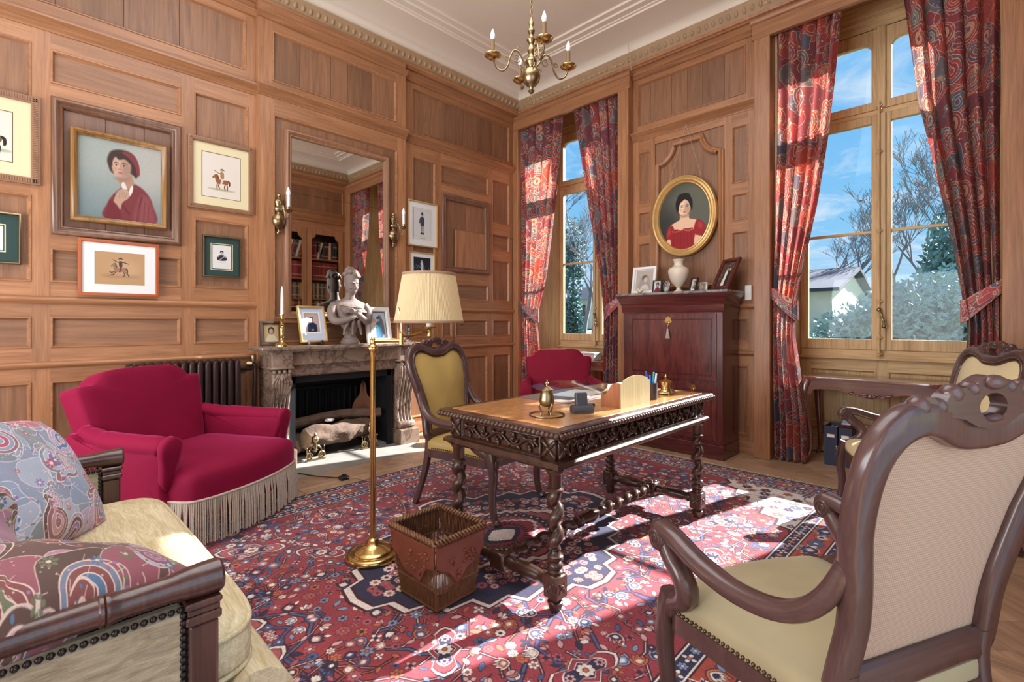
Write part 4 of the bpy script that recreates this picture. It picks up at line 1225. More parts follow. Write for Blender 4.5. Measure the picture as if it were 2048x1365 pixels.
def horse(cv, x, y, s, body, dark, flip=False, gallop=False):
    def pl(P): return place(P, x, y, s, 0, flip)
    legs = [((-30, 12), (-34, 34), (-32, 56)), ((-20, 14), (-24, 36), (-16, 48)), ((30, 12), (36, 34), (34, 56)), ((22, 14), (14, 36), (20, 56))]
    if gallop: legs = [((-30, 10), (-58, 22), (-70, 14)), ((-26, 14), (-44, 34), (-60, 40)), ((30, 12), (54, 30), (62, 50)), ((22, 14), (34, 38), (20, 50))]
    for L in legs: cv.line(pl(L), 6 * s, dark, 2)
    cv.poly(pl(sm([(-38, -8), (-20, -16), (10, -14), (36, -16), (42, 0), (34, 16), (8, 14), (-20, 18), (-38, 8)], 4)), body, 2)
    cv.poly(pl(sm([(-38, 6), (-46, -20), (-46, -40), (-36, -50), (-26, -34), (-16, -12)], 3)), body, 2)
    cv.poly(pl(sm([(-36, -52), (-46, -48), (-64, -26), (-60, -20), (-54, -20), (-42, -32), (-32, -40)], 3)), body, 2)
    cv.poly(pl(sm([(-34, -50), (-26, -44), (-18, -16), (-28, -24)], 4)), dark, 2)
    cv.poly(pl(sm([(38, -14), (52, -8), (54, 18), (46, 26), (44, 4)], 4)), dark, 2)
def rider(cv, x, y, s, coat, hat, leg, flip=False):
    def pl(P): return place(P, x, y, s, 0, flip)
    cv.poly(pl([(-6, -16), (8, -16), (6, 10), (-2, 26), (-10, 26), (-6, 6)]), leg, 2)
    cv.poly(pl(sm([(-9, -46), (8, -46), (11, -26), (9, -10), (-8, -10), (-10, -28)], 4)), coat, 2)
    cv.line(pl([(-6, -40), (-22, -40), (-40, -52)]), 4 * s, coat, 2)
    cv.ell(*pl([(-1, -54)])[0], 6 * s, 7 * s, (206, 160, 130), 0, 1.5)
    cv.poly(pl(sm([(-14, -58), (0, -70), (14, -58), (0, -60)], 4)), hat, 2)
def print_horseman():
    cv = Cv(260, 330, (226, 218, 206)); cv.ell(130, 268, 86, 8, (170, 160, 120), 0, 8, .8)
    horse(cv, 134, 206, 1.05, (150, 96, 56), (92, 58, 38)); rider(cv, 134, 192, 1.25, (166, 132, 90), (120, 96, 60), (220, 206, 180))
    cv.poly([(150, 190), (176, 190), (172, 214), (150, 212)], (176, 82, 50), 2); cv.line([(80, 128), (120, 146)], 2, (90, 70, 60)); return cv.image('print_horseman')
def print_horse_left():
    cv = Cv(330, 400, (222, 214, 204)); cv.ell(170, 320, 150, 16, (110, 140, 100), 0, 12, .7)
    horse(cv, 200, 232, 1.9, (112, 96, 62), (50, 40, 34)); rider(cv, 190, 200, 1.9, (60, 70, 100), (40, 36, 44), (220, 214, 200)); return cv.image('print_cavalry')
def print_gallop():
    cv = Cv(340, 240, (188, 150, 110)); cv.ell(170, 176, 120, 16, (150, 118, 86), 0, 14, .6); cv.ell(200, 120, 100, 60, (206, 172, 136), 0, 50, .5)
    horse(cv, 168, 130, 1.0, (150, 120, 96), (84, 62, 50), gallop=True); rider(cv, 172, 118, 1.15, (76, 64, 62), (60, 46, 44), (136, 60, 48))
    cv.line([(150, 72), (120, 56)], 4, (70, 58, 54)); cv.line([(186, 70), (226, 82)], 6, (70, 58, 54)); return cv.image('print_galloping_hussar')
def print_officer(dark=(46, 46, 60), bg=(226, 224, 220), w=190, h=250, color=None):
    cv = Cv(w, h, bg); cx = w * .5
    cv.poly(sm([(cx - w * .24, h * .62), (cx - w * .2, h * .47), (cx - w * .06, h * .42), (cx + w * .08, h * .42), (cx + w * .22, h * .48), (cx + w * .26, h * .62), (cx, h * .66)], 4), color or dark, 3)
    cv.line([(cx + w * .16, h * .45), (cx - w * .1, h * .62)], w * .05, (200, 200, 200), 3, .8)
    for q in (-1, 1): cv.ell(cx + q * w * .2, h * .49, w * .07, h * .02, (190, 180, 160), 0, 2)
    cv.ell(cx, h * .34, w * .085, h * .085, (196, 186, 180), 0, 2); cv.poly(sm([(cx - w * .1, h * .32), (cx - w * .06, h * .24), (cx + w * .06, h * .24), (cx + w * .1, h * .32), (cx, h * .28)], 4), dark, 2)
    for q in (-1, 1): cv.ell(cx + q * w * .035, h * .335, w * .014, h * .008, dark, 0, 1.5)
    cv.line([(cx - w * .03, h * .385), (cx + w * .03, h * .385)], 2, dark, 1.5, .7)
    cv.line([(cx - w * .16, h * .74), (cx + w * .16, h * .74)], 2, (150, 150, 150), 2, .7)
    return cv.image('print_officer')
def print_standing():
    cv = Cv(200, 250, (222, 222, 220)); cv.line([(18, 18), (182, 18), (182, 222), (18, 222), (18, 18)], 1.6, (190, 186, 178))
    D = (70, 78, 92)
    cv.poly(sm([(84, 70), (112, 70), (120, 100), (114, 140), (86, 140), (78, 100)], 4), D, 2); cv.poly([(86, 138), (113, 138), (112, 196), (102, 196), (100, 150), (96, 196), (86, 196)], (150, 156, 166), 2)
    cv.ell(99, 56, 10, 12, (190, 170, 156), 0, 2); cv.poly([(88, 52), (92, 30), (106, 30), (110, 52)], (60, 62, 74), 2); cv.line([(80, 80), (72, 112), (92, 118)], 8, D, 2)
    cv.poly([(84, 190), (99, 190), (98, 204), (82, 204)], (50, 50, 56), 2); cv.poly([(100, 190), (114, 190), (118, 204), (100, 204)], (50, 50, 56), 2); cv.line([(70, 236), (130, 236)], 2, (120, 110, 100)); return cv.image('print_grenadier')
def photo_bride():
    cv = Cv(220, 200, (38, 46, 58)); R = random.Random(3)
    for i in range(90): cv.ell(R.uniform(0, 220), R.uniform(90, 200), R.uniform(2, 7), R.uniform(2, 6), R.choice(((150, 160, 170), (90, 100, 110), (60, 70, 80))), 0, 2)
    cv.poly(sm([(90, 200), (96, 120), (88, 70), (104, 52), (122, 70), (122, 120), (136, 200)], 4), (214, 216, 220), 5); cv.ell(106, 50, 10, 13, (200, 190, 184), 0, 3); cv.poly(sm([(92, 50), (104, 28), (122, 48), (134, 130), (120, 120), (114, 46)], 4), (190, 196, 204), 6, .7); return cv.image('photo_bride')
def photo_soldier():
    cv = Cv(200, 240, (178, 160, 158)); cv.ell(100, 90, 90, 110, (198, 180, 174), 0, 70, .7)
    N = (40, 46, 74)
    cv.poly(sm([(40, 240), (48, 150), (76, 120), (124, 120), (152, 150), (160, 240)], 4), N, 4); cv.line(sm([(52, 150), (56, 200), (108, 214)], 5, False), 26, (52, 58, 88), 5); cv.line(sm([(150, 150), (146, 206), (96, 204)], 5, False), 24, (34, 40, 64), 5)
    cv.ell(104, 212, 16, 10, (206, 170, 150), 0, 4); soft_face(cv, 100, 84, 24, (206, 170, 148), (50, 36, 30), 0); cv.poly(sm([(74, 74), (80, 50), (100, 44), (122, 52), (126, 74), (112, 60), (90, 60)], 4), (46, 34, 30), 4); return cv.image('photo_soldier')
def photo_dance():
    cv = Cv(220, 280, (196, 214, 226)); cv.poly(sm([(20, 280), (30, 140), (80, 110), (90, 200), (90, 280)], 4), (226, 216, 206), 6); cv.poly(sm([(80, 280), (84, 150), (110, 100), (150, 110), (166, 170), (160, 280)], 4), (64, 120, 150), 6)
    cv.poly(sm([(120, 60), (150, 30), (190, 110), (196, 230), (170, 240), (150, 130)], 4), (120, 110, 116), 8, .9); cv.ell(122, 80, 18, 22, (214, 176, 160), 0, 5); cv.ell(66, 90, 18, 22, (206, 170, 150), 0, 5); cv.ell(120, 62, 22, 14, (60, 90, 130), 0, 5); cv.line([(60, 130), (100, 150)], 14, (226, 200, 190), 5); cv.poly([(10, 0), (40, 0), (40, 110), (10, 120)], (110, 160, 190), 5); return cv.image('photo_party')
def photo_old(bg, dress, w=180, h=220, seed=1, face=(190, 170, 150), hair=(60, 50, 46)):
    cv = Cv(w, h, bg); cv.ell(w * .5, h * .4, w * .45, h * .4, tuple(min(255, int(c * 1.15)) for c in bg), 0, w * .3, .6)
    cv.poly(sm([(w * .12, h), (w * .18, h * .72), (w * .38, h * .56), (w * .62, h * .56), (w * .82, h * .72), (w * .88, h)], 4), dress, 4)
    cv.ell(w * .5, h * .33, w * .22, h * .22, hair, 0, 4); soft_face(cv, w * .5, h * .38, w * .14, face, hair, 0); return cv.image('photo_portrait')
def photo_veil():
    cv = Cv(200, 240, (186, 176, 166)); cv.poly(sm([(30, 240), (50, 110), (80, 60), (120, 50), (150, 80), (170, 240)], 4), (164, 152, 146), 14, .8); cv.poly(sm([(70, 80), (96, 56), (126, 66), (126, 100), (108, 136), (84, 130)], 4), (120, 102, 96), 10); cv.ell(112, 112, 22, 30, (206, 190, 176), .4, 8); cv.poly(sm([(60, 240), (80, 180), (130, 170), (160, 240)], 4), (214, 206, 198), 10); return cv.image('photo_veil')
def photo_wedding():
    cv = Cv(180, 260, (84, 62, 54)); R = random.Random(8)
    for i in range(60): cv.ell(R.uniform(0, 180), R.uniform(0, 180), R.uniform(5, 14), R.uniform(5, 14), R.choice(((110, 90, 76), (64, 48, 44), (140, 120, 104))), 0, 6, .6)
    cv.poly(sm([(60, 250), (66, 150), (60, 110), (78, 96), (96, 110), (98, 150), (124, 250)], 4), (230, 224, 214), 4); cv.ell(78, 82, 12, 15, (206, 176, 156), 0, 4); cv.poly(sm([(100, 250), (98, 130), (110, 96), (130, 110), (134, 250)], 4), (46, 40, 42), 4); cv.ell(114, 78, 12, 15, (200, 170, 150), 0, 4); return cv.image('photo_wedding')
PIC = {}
def pic(name, img, rough=0.5, spec=0.3):
    PIC[name] = image_mat('picture_' + name, img, rough, spec=spec); M['pic_' + name] = PIC[name]
pic('girl', girl_img(), .45); pic('lady', lady_img(), .4); pic('horseman', print_horseman(), .8); pic('cavalry', print_horse_left(), .8); pic('gallop', print_gallop(), .8)
pic('officer', print_officer(), .8); pic('officer2', print_officer((60, 50, 44)), .8); pic('grenadier', print_standing(), .8); pic('bride', photo_bride(), .4); pic('soldier', photo_soldier(), .5)
pic('party', photo_dance(), .4); pic('sepia', photo_old((176, 150, 110), (206, 190, 160)), .6); pic('veil', photo_veil(), .5); pic('wedding', photo_wedding(), .4)
pic('child1', photo_old((200, 206, 206), (120, 44, 50), hair=(50, 40, 36)), .4); pic('child2', photo_old((150, 152, 150), (206, 206, 204)), .4); pic('child3', photo_old((196, 190, 190), (120, 120, 128)), .4); pic('child4', photo_old((186, 178, 168), (150, 140, 130)), .4)
M['curtain'] = image_mat('curtain_cloth', IMG_CURTAIN, 0.75, translucent=0.5, spec=0.15, sheen=0.1)
M['tieback'] = image_mat('tieback_cloth', IMG_CURTAIN, 0.75, spec=0.15)
M['cushion'] = image_mat('cushion_cloth', IMG_CUSHION, 0.6, spec=0.2, sheen=0.2)
M['cushion2'] = image_mat('cushion_cloth_dark', IMG_CUSHION2, 0.6, spec=0.2, sheen=0.2)
M['rug'] = image_mat('carpet_wool', IMG_RUG, 0.9, spec=0.1, sheen=0.15, bump=0.35)
# ================================================================ LARGE FURNITURE
def circ(r, n=12, cx=0, cy=0, ry=None): return [(cx + r * math.cos(2 * PI * i / n), cy + (ry or r) * math.sin(2 * PI * i / n)) for i in range(n)]
MXZ = Matrix(((1, 0, 0, 0), (0, 0, -1, 0), (0, 1, 0, 0), (0, 0, 0, 1)))   # (u,v,w) -> (u,-w,v)
MYZ = Matrix(((0, 0, 1, 0), (1, 0, 0, 0), (0, 1, 0, 0), (0, 0, 0, 1)))    # (u,v,w) -> (w,u,v)

# ---- carpet
rug = thing('carpet', 'large red and navy oriental carpet with flowered borders under the desk', 'carpet', (1.98, 2.02, 0), rad(0.0))
RX, RY = 2.27, 1.49
def rugfn(u, v):
    x = (u - .5) * 2 * RX; y = (v - .5) * 2 * RY
    z = .008 + .0015 * math.sin(x * 3.1 + y * 1.7) * math.sin(y * 2.3)
    ed = min(RX - abs(x), RY - abs(y))
    if v > .5 and u > .93: z += .004 * max(0, math.sin(y * 6))
    return (x + .012 * math.sin(y * 2.2), y + .01 * math.sin(x * 1.9), z if ed > .005 else .002)
m = MB(); m.grid(rugfn, 90, 60); m.build('pile', 'rug', rug, smooth=180, recalc=False)
m = MB(); n = 520
for i in range(n):
    y = -RY + 2 * RY * (i + random.random()) / n; q = RX + .012 * math.sin(y * 2.2)
    a = random.uniform(-.012, .012); L = random.uniform(.03, .055)
    m.tube([(q - .006, y, .006), (q + L * .5, y + a * .5, .007), (q + L, y + a, .003)], [.0028, .0024, .0012], 4, cap=False)
m.build('fringe', 'fringe_rug', rug, smooth=0, kind='stuff')

# ---- carved oak writing desk with twisted legs
desk = thing('writing_desk', 'dark carved oak writing desk with barley twist legs and tan top', 'desk', (1.55, 1.25, .0095))
DX, DY = 1.53, 0.80
m = MB(); m.box(.0, DX, 0, DY, .755, .778, b=.006); m.build('tabletop', 'darkX', desk)
m = MB(); m.box(.05, DX - .05, .05, DY - .05, .777, .7805, b=.001); m.build('top_panel', 'desktop', desk, smooth=0)
# gadrooned edge: leaf lobes all round the top
m = MB()
def lobe(x, y, a): m.ball((0, 0, 0), (.0155, .012, .0125), 8, 5, TR(x, y, .757, a) @ Matrix.Rotation(rad(35), 4, 'Y'))
for i in range(62):
    x = DX * (i + .5) / 62; lobe(x, -.004, 0); lobe(x, DY + .004, PI)
for i in range(32):
    y = DY * (i + .5) / 32; lobe(-.004, y, PI / 2); lobe(DX + .004, y, -PI / 2)
m.build('carved_edge', 'darkX', desk, smooth=180, kind='stuff')
m = MB(TXY); m.rectframe(.012, DX - .012, .012, DY - .012, [(0, .756), (0, .745), (.018, .735), (.03, .73)]); m.build('cornice_moulding', 'darkX', desk)
ap0, ap1 = .06, .075
m = MB(); m.box(.05, DX - .05, .055, DY - .055, .625, .745); m.build('apron', 'darkX', desk, smooth=0)
m = MB(TXY); m.rectframe(.015, DX - .015, .02, DY - .02, [(.03, .64), (.008, .635), (0, .625), (.0, .612), (.014, .606), (.02, .598), (.04, .592), (.08, .592)]); m.build('lower_moulding', 'darkX', desk)
for (fx, T2, L) in (('f', Matrix.Translation((0, .055, 0)), DX), ('b', Matrix.Translation((DX, DY - .055, 0)) @ Matrix.Rotation(PI, 4, 'Z'), DX),
                    ('l', Matrix.Translation((.05, DY, 0)) @ Matrix.Rotation(-PI / 2, 4, 'Z'), DY), ('r', Matrix.Translation((DX - .05, 0, 0)) @ Matrix.Rotation(PI / 2, 4, 'Z'), DY)):
    FR = T2 @ Matrix(((1, 0, 0, 0), (0, -1, 0, 0), (0, 0, 1, 0), (0, 0, 0, 1)))
    m = MB(FR); m.rectframe(.135, L - .135, .640, .735, [(0, 0), (0, .012), (.006, .014), (.011, .008), (.014, .001)]); m.build('frieze_frame', 'darkX', desk)
    # carved scrolling foliage in the frieze
    m = MB(FR); n = int((L - .30) / .085)
    sp = [(.15 + (L - .30) * t / 60, .008, .687 + .022 * math.sin(t / 60 * n * PI)) for t in range(61)]
    m.tube(sp, .0065, 6)
    for k in range(n):
        u = .15 + (L - .30) * (k + .5) / n; s = 1 if k % 2 == 0 else -1; zc = .687
        cu = [(u + .026 * math.cos(a) * (1 - a / 9), .009, zc - s * .010 + s * .026 * math.sin(a) * (1 - a / 9)) for a in [i * .55 for i in range(12)]]
        m.tube(cu, [.007 - .0004 * i for i in range(12)], 6)
        for q, rt in ((-.03, .6), (.028, -.7), (0, 1.4)):
            m.ball((0, 0, 0), (.019, .008, .009), 8, 5, TR(u + q, .009, zc + s * (.022 if q else -.024)) @ Matrix.Rotation(rt * s, 4, 'Y'))
        m.ball((u, .012, zc - s * .010), .0095, 8, 5)
    m.build('carved_foliage', 'darkX', desk, smooth=180)
    for u0 in (.055, L - .125):      # corner rosettes
        m = MB(FR); m.box(u0, u0 + .07, -.002, .010, .637, .738, b=.004)
        for k in range(4):
            m.ball((0, 0, 0), (.032, .010, .011), 8, 5, TR(u0 + .035, .011, .687) @ Matrix.Rotation(PI / 4 + k * PI / 2, 4, 'Y') @ Matrix.Translation((.026, 0, 0)))
        m.ball((u0 + .035, .014, .687), .013, 8, 6); m.build('corner_rosette', 'darkZ', desk, smooth=60)
def twist(p0, p1, r0, turns, amp, n, steps=80):
    """rope-turned shaft: section offset turning about the axis"""
    P0, P1 = Vector(p0), Vector(p1); d = (P1 - P0).normalized(); a = d.orthogonal().normalized(); b = d.cross(a); pts = []
    for i in range(steps + 1):
        t = i / steps; e = min(1, t * 8, (1 - t) * 8)
        an = turns * 2 * PI * t
        pts.append(P0.lerp(P1, t) + (a * math.cos(an) + b * math.sin(an)) * amp * e)
    return pts
lx = ((.065, .075), (DX - .065, .075), (.065, DY - .085), (DX - .065, DY - .085))
LEGM = []
for k, (x, y) in enumerate(lx):
    m = MB()
    m.tube(twist((0, 0, .255), (0, 0, .505), .024, 2.6, .0125, 8), [.0255] * 81, 10, up=(1, 0, 0))
    m.lathe([(.016, .158), (.030, .160), (.033, .172), (.026, .180), (.034, .190), (.034, .200), (.022, .212), (.034, .226), (.034, .236), (.024, .244), (.020, .258)], 20)
    m.lathe([(.02, .50), (.036, .508), (.036, .518), (.026, .524), (.029, .53), (.030, .578), (.036, .586), (.042, .596), (.042, .604)], 20)
    f_ = MB(); f_.lathe([(.0, .0), (.020, .0), (.026, .012), (.033, .03), (.034, .042), (.022, .052), (.03, .062), (0, .07)], 20)
    if LEGM:
        for q in LEGM[0]:
            o = q.copy(); COL.objects.link(o); o.parent = desk; o.location = (x, y, 0)
    else:
        LEGM.append((m.build('leg', 'darkZ', desk, smooth=50), f_.build('foot', 'darkZ', desk, smooth=50)))
        for o in LEGM[0]: o.location = (x, y, 0)
    m = MB(TR(x, y, 0)); m.box(-.038, .038, -.038, .038, .060, .160, b=.006)
    for a in range(4):
        Rz = Matrix.Rotation(a * PI / 2, 4, 'Z')
        m.ball((0, 0, 0), (.012, .006, .012), 8, 5, Rz @ TR(0, -.038, .11))
        for q in range(4): m.ball((0, 0, 0), (.015, .005, .007), 6, 4, Rz @ TR(0, -.037, .11) @ Matrix.Rotation(PI / 4 + q * PI / 2, 4, 'Y') @ Matrix.Translation((.018, 0, 0)))
    m.build('leg_block', 'darkZ', desk, smooth=40)
yc = DY / 2 - .005
for x in (.065, DX - .065):
    y0, y1 = .075 + .036, DY - .085 - .036
    m = MB(); ax = Matrix(((1, 0, 0, x), (0, 0, 1, 0), (0, -1, 0, .115), (0, 0, 0, 1)))
    def seg(a, b):
        L = b - a
        return [(.018, a), (.026, a + .01 * L), (.030, a + .10 * L), (.022, a + .16 * L), (.028, a + .24 * L), (.034, a + .5 * L), (.028, a + .76 * L), (.022, a + .84 * L), (.030, a + .9 * L), (.026, b - .01 * L), (.018, b)]
    m.lathe(seg(y0, yc - .045), 16, ax); m.lathe(seg(yc + .045, y1), 16, ax); m.build('side_stretcher', 'darkY', desk, smooth=50)
    m = MB(TR(x, yc, .115)); m.box(-.045, .045, -.046, .046, -.04, .04, b=.008); m.ball((0, 0, .042), (.016, .016, .010))
    for q in range(4): m.ball((0, 0, 0), (.020, .008, .006), 6, 4, TR(0, 0, .041, PI / 4 + q * PI / 2) @ Matrix.Translation((.022, 0, 0)))
    m.build('stretcher_block', 'darkZ', desk, smooth=40)
m = MB(); x0, x1 = .11, DX - .11; xm = (x0 + x1) / 2
m.tube(twist((x0 + .04, yc, .115), (xm - .11, yc, .115), 0, 5.0, .011, 8, 100), .024, 10, up=(0, 0, 1))
m.tube(twist((xm + .11, yc, .115), (x1 - .04, yc, .115), 0, -5.0, .011, 8, 100), .024, 10, up=(0, 0, 1))
AX = Matrix(((0, 0, 1, 0), (0, 1, 0, yc), (-1, 0, 0, .115), (0, 0, 0, 1)))
for a, s in ((x0, 1), (x1, -1)): m.lathe([(.02, a), (.034, a + s * .006), (.03, a + s * .02), (.034, a + s * .03), (.022, a + s * .042)], 16, AX)
m.lathe([(.018, xm - .125), (.032, xm - .12), (.032, xm - .108), (.022, xm - .10), (.033, xm - .088), (.022, xm - .076), (.03, xm - .05), (.037, xm), (.03, xm + .05), (.022, xm + .076), (.033, xm + .088), (.022, xm + .1), (.032, xm + .108), (.032, xm + .12), (.018, xm + .125)], 18, AX)
m.build('long_stretcher', 'darkX', desk, smooth=50)

# ---- Louis-Philippe armchairs: one builder, three chairs
def spiral(c, r0, turns, n, plane='yz', x=0.0, a0=0.0, sgn=1):
    out = []
    for i in range(n + 1):
        t = i / n; a = a0 + sgn * turns * 2 * PI * t; r = r0 * (1 - .8 * t)
        out.append((x, c[0] + r * math.cos(a), c[1] + r * math.sin(a)))
    return out
def yb(z): return -.25 - .11 * max(0, (z - .45)) / .55 - .03 * max(0, (z - .8)) / .3
def armchair(label, seat_mat, back_mat, woodk='walnut'):
    """local axes: +y is the way the sitter faces, seat centre at the origin"""
    t = thing('armchair', label, 'armchair')
    # back frame outline (x,z), closed
    half = [(0, 1.000), (.07, 1.006), (.14, 1.032), (.20, 1.042), (.258, 1.022), (.29, .965), (.29, .88), (.268, .78), (.242, .68), (.230, .60), (.236, .52), (.240, .46)]
    ol = bez([(x, 0, z) for x, z in half], 5)
    R_ = [(p.x, p.z) for p in ol]; full = R_ + [(-x, z) for x, z in R_[-1:0:-1]]
    full = [(x, z) for x, z in full]
    sec = rsec(.066, .044, .3, 2)
    m = MB(); m.sweep([(x, yb(z), z) for x, z in full], sec, up=(0, 1, 0), closed=True); m.build('back_frame', woodk + 'Z', t, smooth=50)
    m = MB(); m.box(-.235, .235, yb(.46) - .022, yb(.46) + .022, .455, .505, b=.008)
    m.box(-.235, .235, yb(.46) - .018, yb(.46) + .018, .335, .39, b=.006); m.build('back_rail', woodk + 'X', t)
    # moulded bead on the front of the frame
    m = MB(); k = .93
    inn = [(x * .915, .74 + (z - .74) * .925) for x, z in full]
    m.sweep([(x, yb(z) + .021, z) for x, z in [(x * .96, .74 + (z - .74) * .965) for x, z in full]], circ(.006, 6), up=(0, 1, 0), closed=True); m.build('frame_bead', woodk + 'Z', t, smooth=180)
    # upholstered back: domed in front, checked canvas behind
    def shell(front):
        mm = MB(); n = len(inn); vs = []; fs = []; uv = []
        rings = [1.0, .96, .88, .72, .5, .25]
        for r in rings:
            for (x, z) in inn:
                xx, zz = x * r, .74 + (z - .74) * r
                bul = (1 - r ** 2.2) * (.045 if front else .006)
                y = yb(zz) + (.008 + bul if front else + .006 - bul)
                vs.append((xx, y, zz)); uv.append((xx * 10 + 5, zz * 10))
        c = len(vs); vs.append((0, yb(.74) + (.053 if front else 0), .74)); uv.append((5, 7.4))
        for r in range(len(rings) - 1):
            for i in range(n): fs.append((r * n + i, r * n + (i + 1) % n, (r + 1) * n + (i + 1) % n, (r + 1) * n + i))
        for i in range(n): fs.append(((len(rings) - 1) * n + i, (len(rings) - 1) * n + (i + 1) % n, c))
        mm.add(vs, fs, uv); return mm
    shell(True).build('back_pad', back_mat, t, smooth=180); o = shell(False).build('back_canvas', 'check', t, smooth=180); o['label'] = 'checked beige canvas on the outside of the back'
    # carved crest with a pierced eye
    top = [(-.205, 1.035), (-.222, 1.062), (-.200, 1.082), (-.170, 1.074), (-.152, 1.064), (-.135, 1.084), (-.095, 1.096), (-.066, 1.086), (-.048, 1.104), (0, 1.116), (.048, 1.104), (.066, 1.086), (.095, 1.096), (.135, 1.084), (.152, 1.064), (.170, 1.074), (.200, 1.082), (.222, 1.062), (.205, 1.035)]
    bot = [(.15, 1.045), (.09, 1.035), (.05, 1.018), (0, 1.010), (-.05, 1.018), (-.09, 1.035), (-.15, 1.045)]
    outl = [(p.x, p.y) for p in bez([(a, b, 0) for a, b in top], 4)] + bot
    hole = [(.046 * math.cos(a), 1.056 + .026 * math.sin(a)) for a in [2 * PI * i / 14 for i in range(14)]]
    m = MB(); m.plate([outl, hole], -.016, .016, Matrix(((1, 0, 0, 0), (0, 0, 1, yb(1.05)), (0, 1, 0, 0), (0, 0, 0, 1))))
    for s in (-1, 1):
        yq = yb(1.06)
        m.tube([(s * (.012 + .030 * math.cos(a) * (1 - a / 12)), yq + .017, 1.088 + .020 * math.sin(a) * (1 - a / 12)) for a in [i * .6 for i in range(10)]], .0065, 6)
        m.tube([(s * (.085 + .026 * math.cos(a) * (1 - a / 10)), yq + .017, 1.068 + .022 * math.sin(a) * (1 - a / 10)) for a in [i * .6 for i in range(10)]], .0065, 6)
        m.tube(bez([(s * .045, yq + .016, 1.035), (s * .09, yq + .018, 1.05), (s * .13, yq + .018, 1.048), (s * .18, yq + .016, 1.055)], 4), .008, 6)
        for (q, zz, r) in ((.208, 1.066, .019), (.158, 1.064, .016), (.112, 1.085, .019), (.060, 1.092, .015)):
            m.ball((s * q, yq, zz), (r * 1.15, .021, r), 10, 6)
    m.ball((0, yb(1.1), 1.103), (.03, .021, .015), 10, 6)
    m.ball((0, yb(1.1) + .002, 1.034), (.026, .016, .009), 10, 6)
    m.build('crest', woodk + 'X', t, smooth=45)
    # rear legs, sabre shaped
    for s in (-1, 1):
        pts = bez([(s * .226, yb(.50), .50), (s * .230, -.255, .40), (s * .236, -.285, .22), (s * .245, -.36, .0)], 5)
        m = MB(); m.sweep(pts, rsec(.046, .046, .25, 2), up=(0, 1, .2), scale=[1 - .25 * i / (len(pts) - 1) for i in range(len(pts))]); m.build('rear_leg', woodk + 'Z', t)
    # front legs, cabriole with small scroll feet
    for s in (-1, 1):
        pts = bez([(s * .285, .268, .43), (s * .290, .285, .37), (s * .292, .295, .28), (s * .288, .285, .16), (s * .292, .30, .05), (s * .296, .325, .012)], 5)
        n = len(pts); sc = [1.15 - .5 * min(1, (i / (n - 1)) * 1.15) for i in range(n)]; sc[-1] = .95; sc[-2] = .85
        m = MB(); m.sweep(pts, rsec(.052, .052, .3, 2), up=(0, 1, .2), scale=sc); m.ball((s * .296, .325, .02), (.022, .026, .02), 10, 6)
        for q in (-1, 0, 1): m.ball((s * .288 + q * .012, .318, .365), (.008, .008, .028), 8, 5)
        m.build('front_leg', woodk + 'Z', t)
    # seat rails: bowed front
    def so(off): # seat outline
        f = [(-.285 - off, .25), (-.20, .285 + off), (-.1, .302 + off), (0, .308 + off), (.1, .302 + off), (.20, .285 + off), (.285 + off, .25), (.275 + off, .1), (.255 + off, -.08), (.235 + off, -.25 - off), (0, -.255 - off), (-.235 - off, -.25 - off), (-.255 - off, -.08), (-.275 - off, .1)]
        q = bez_closed([(a, b, 0) for a, b in f], 4); return [(p.x, p.y) for p in q]
    m = MB(); o1 = so(.012); o2 = so(-.03); n = len(o1); vs = []; fs = []
    for (oo, z) in ((o1, .335), (o1, .388), (o2, .388), (o2, .335)): vs += [(a, b, z - (.02 * (1 - (b / .3)) if 0 else 0) ) for a, b in oo]
    for r in range(4):
        for i in range(n): fs.append((r * n + i, r * n + (i + 1) % n, ((r + 1) % 4) * n + (i + 1) % n, ((r + 1) % 4) * n + i))
    m.add(vs, fs); m.build('seat_rail', woodk + 'X', t, smooth=60)
    m = MB(); m.pad(so(.008), [(.99, .370), (1.0, .385), (1.0, .415), (.992, .430), (.965, .443), (.90, .455), (.7, .470), (.4, .477)], uvscale=4); o = m.build('seat', seat_mat, t, smooth=180)
    m = MB(); oo = so(.010); per = []
    for i in range(0, len(oo)): per.append(oo[i])
    L = 0; last = per[0]
    P = per + per[:1]; step = .016; acc = 0
    for i in range(len(P) - 1):
        a, b = Vector(P[i]), Vector(P[i + 1]); d = (b - a).length; s_ = -acc
        while s_ + step <= d:
            s_ += step; q = a.lerp(b, s_ / d)
            if q.y > -.2: m.ball((q.x, q.y, .396), .0058, 6, 4)
        acc = d - s_
    m.build('nail_heads', 'nail', t, smooth=180, kind='stuff')
    m = MB()
    for i in range(0, len(inn)):
        x, z = inn[i]; x2, z2 = inn[(i + 1) % len(inn)]
        for q in (0, .5): m.ball((x + (x2 - x) * q, yb(z) + .016, z + (z2 - z) * q), .0045, 6, 4)
    m.build('back_nail_heads', 'nail', t, smooth=180, kind='stuff')
    # arms: swept from the stile, dipping, rising to a scroll, then an S-shaped support
    for s in (-1, 1):
        pts = bez([(s * .262, yb(.82), .82), (s * .270, yb(.74) + .01, .74), (s * .285, -.25, .65), (s * .300, -.17, .595), (s * .315, -.05, .578), (s * .325, .08, .592), (s * .330, .19, .624), (s * .330, .255, .632)], 5)
        n = len(pts); sc = [(.7 + .3 * min(1, i / 10), .7 + .3 * min(1, i / 10)) for i in range(n)]
        m = MB(); m.sweep(pts, rsec(.056, .046, .4, 2), up=(0, 0, 1), scale=sc)
        m.tube(spiral((.252, .602), .036, 1.15, 26, x=s * .330, a0=PI / 2, sgn=-1), [.021 * (1 - .5 * i / 26) for i in range(27)], 8, up=(1, 0, 0))
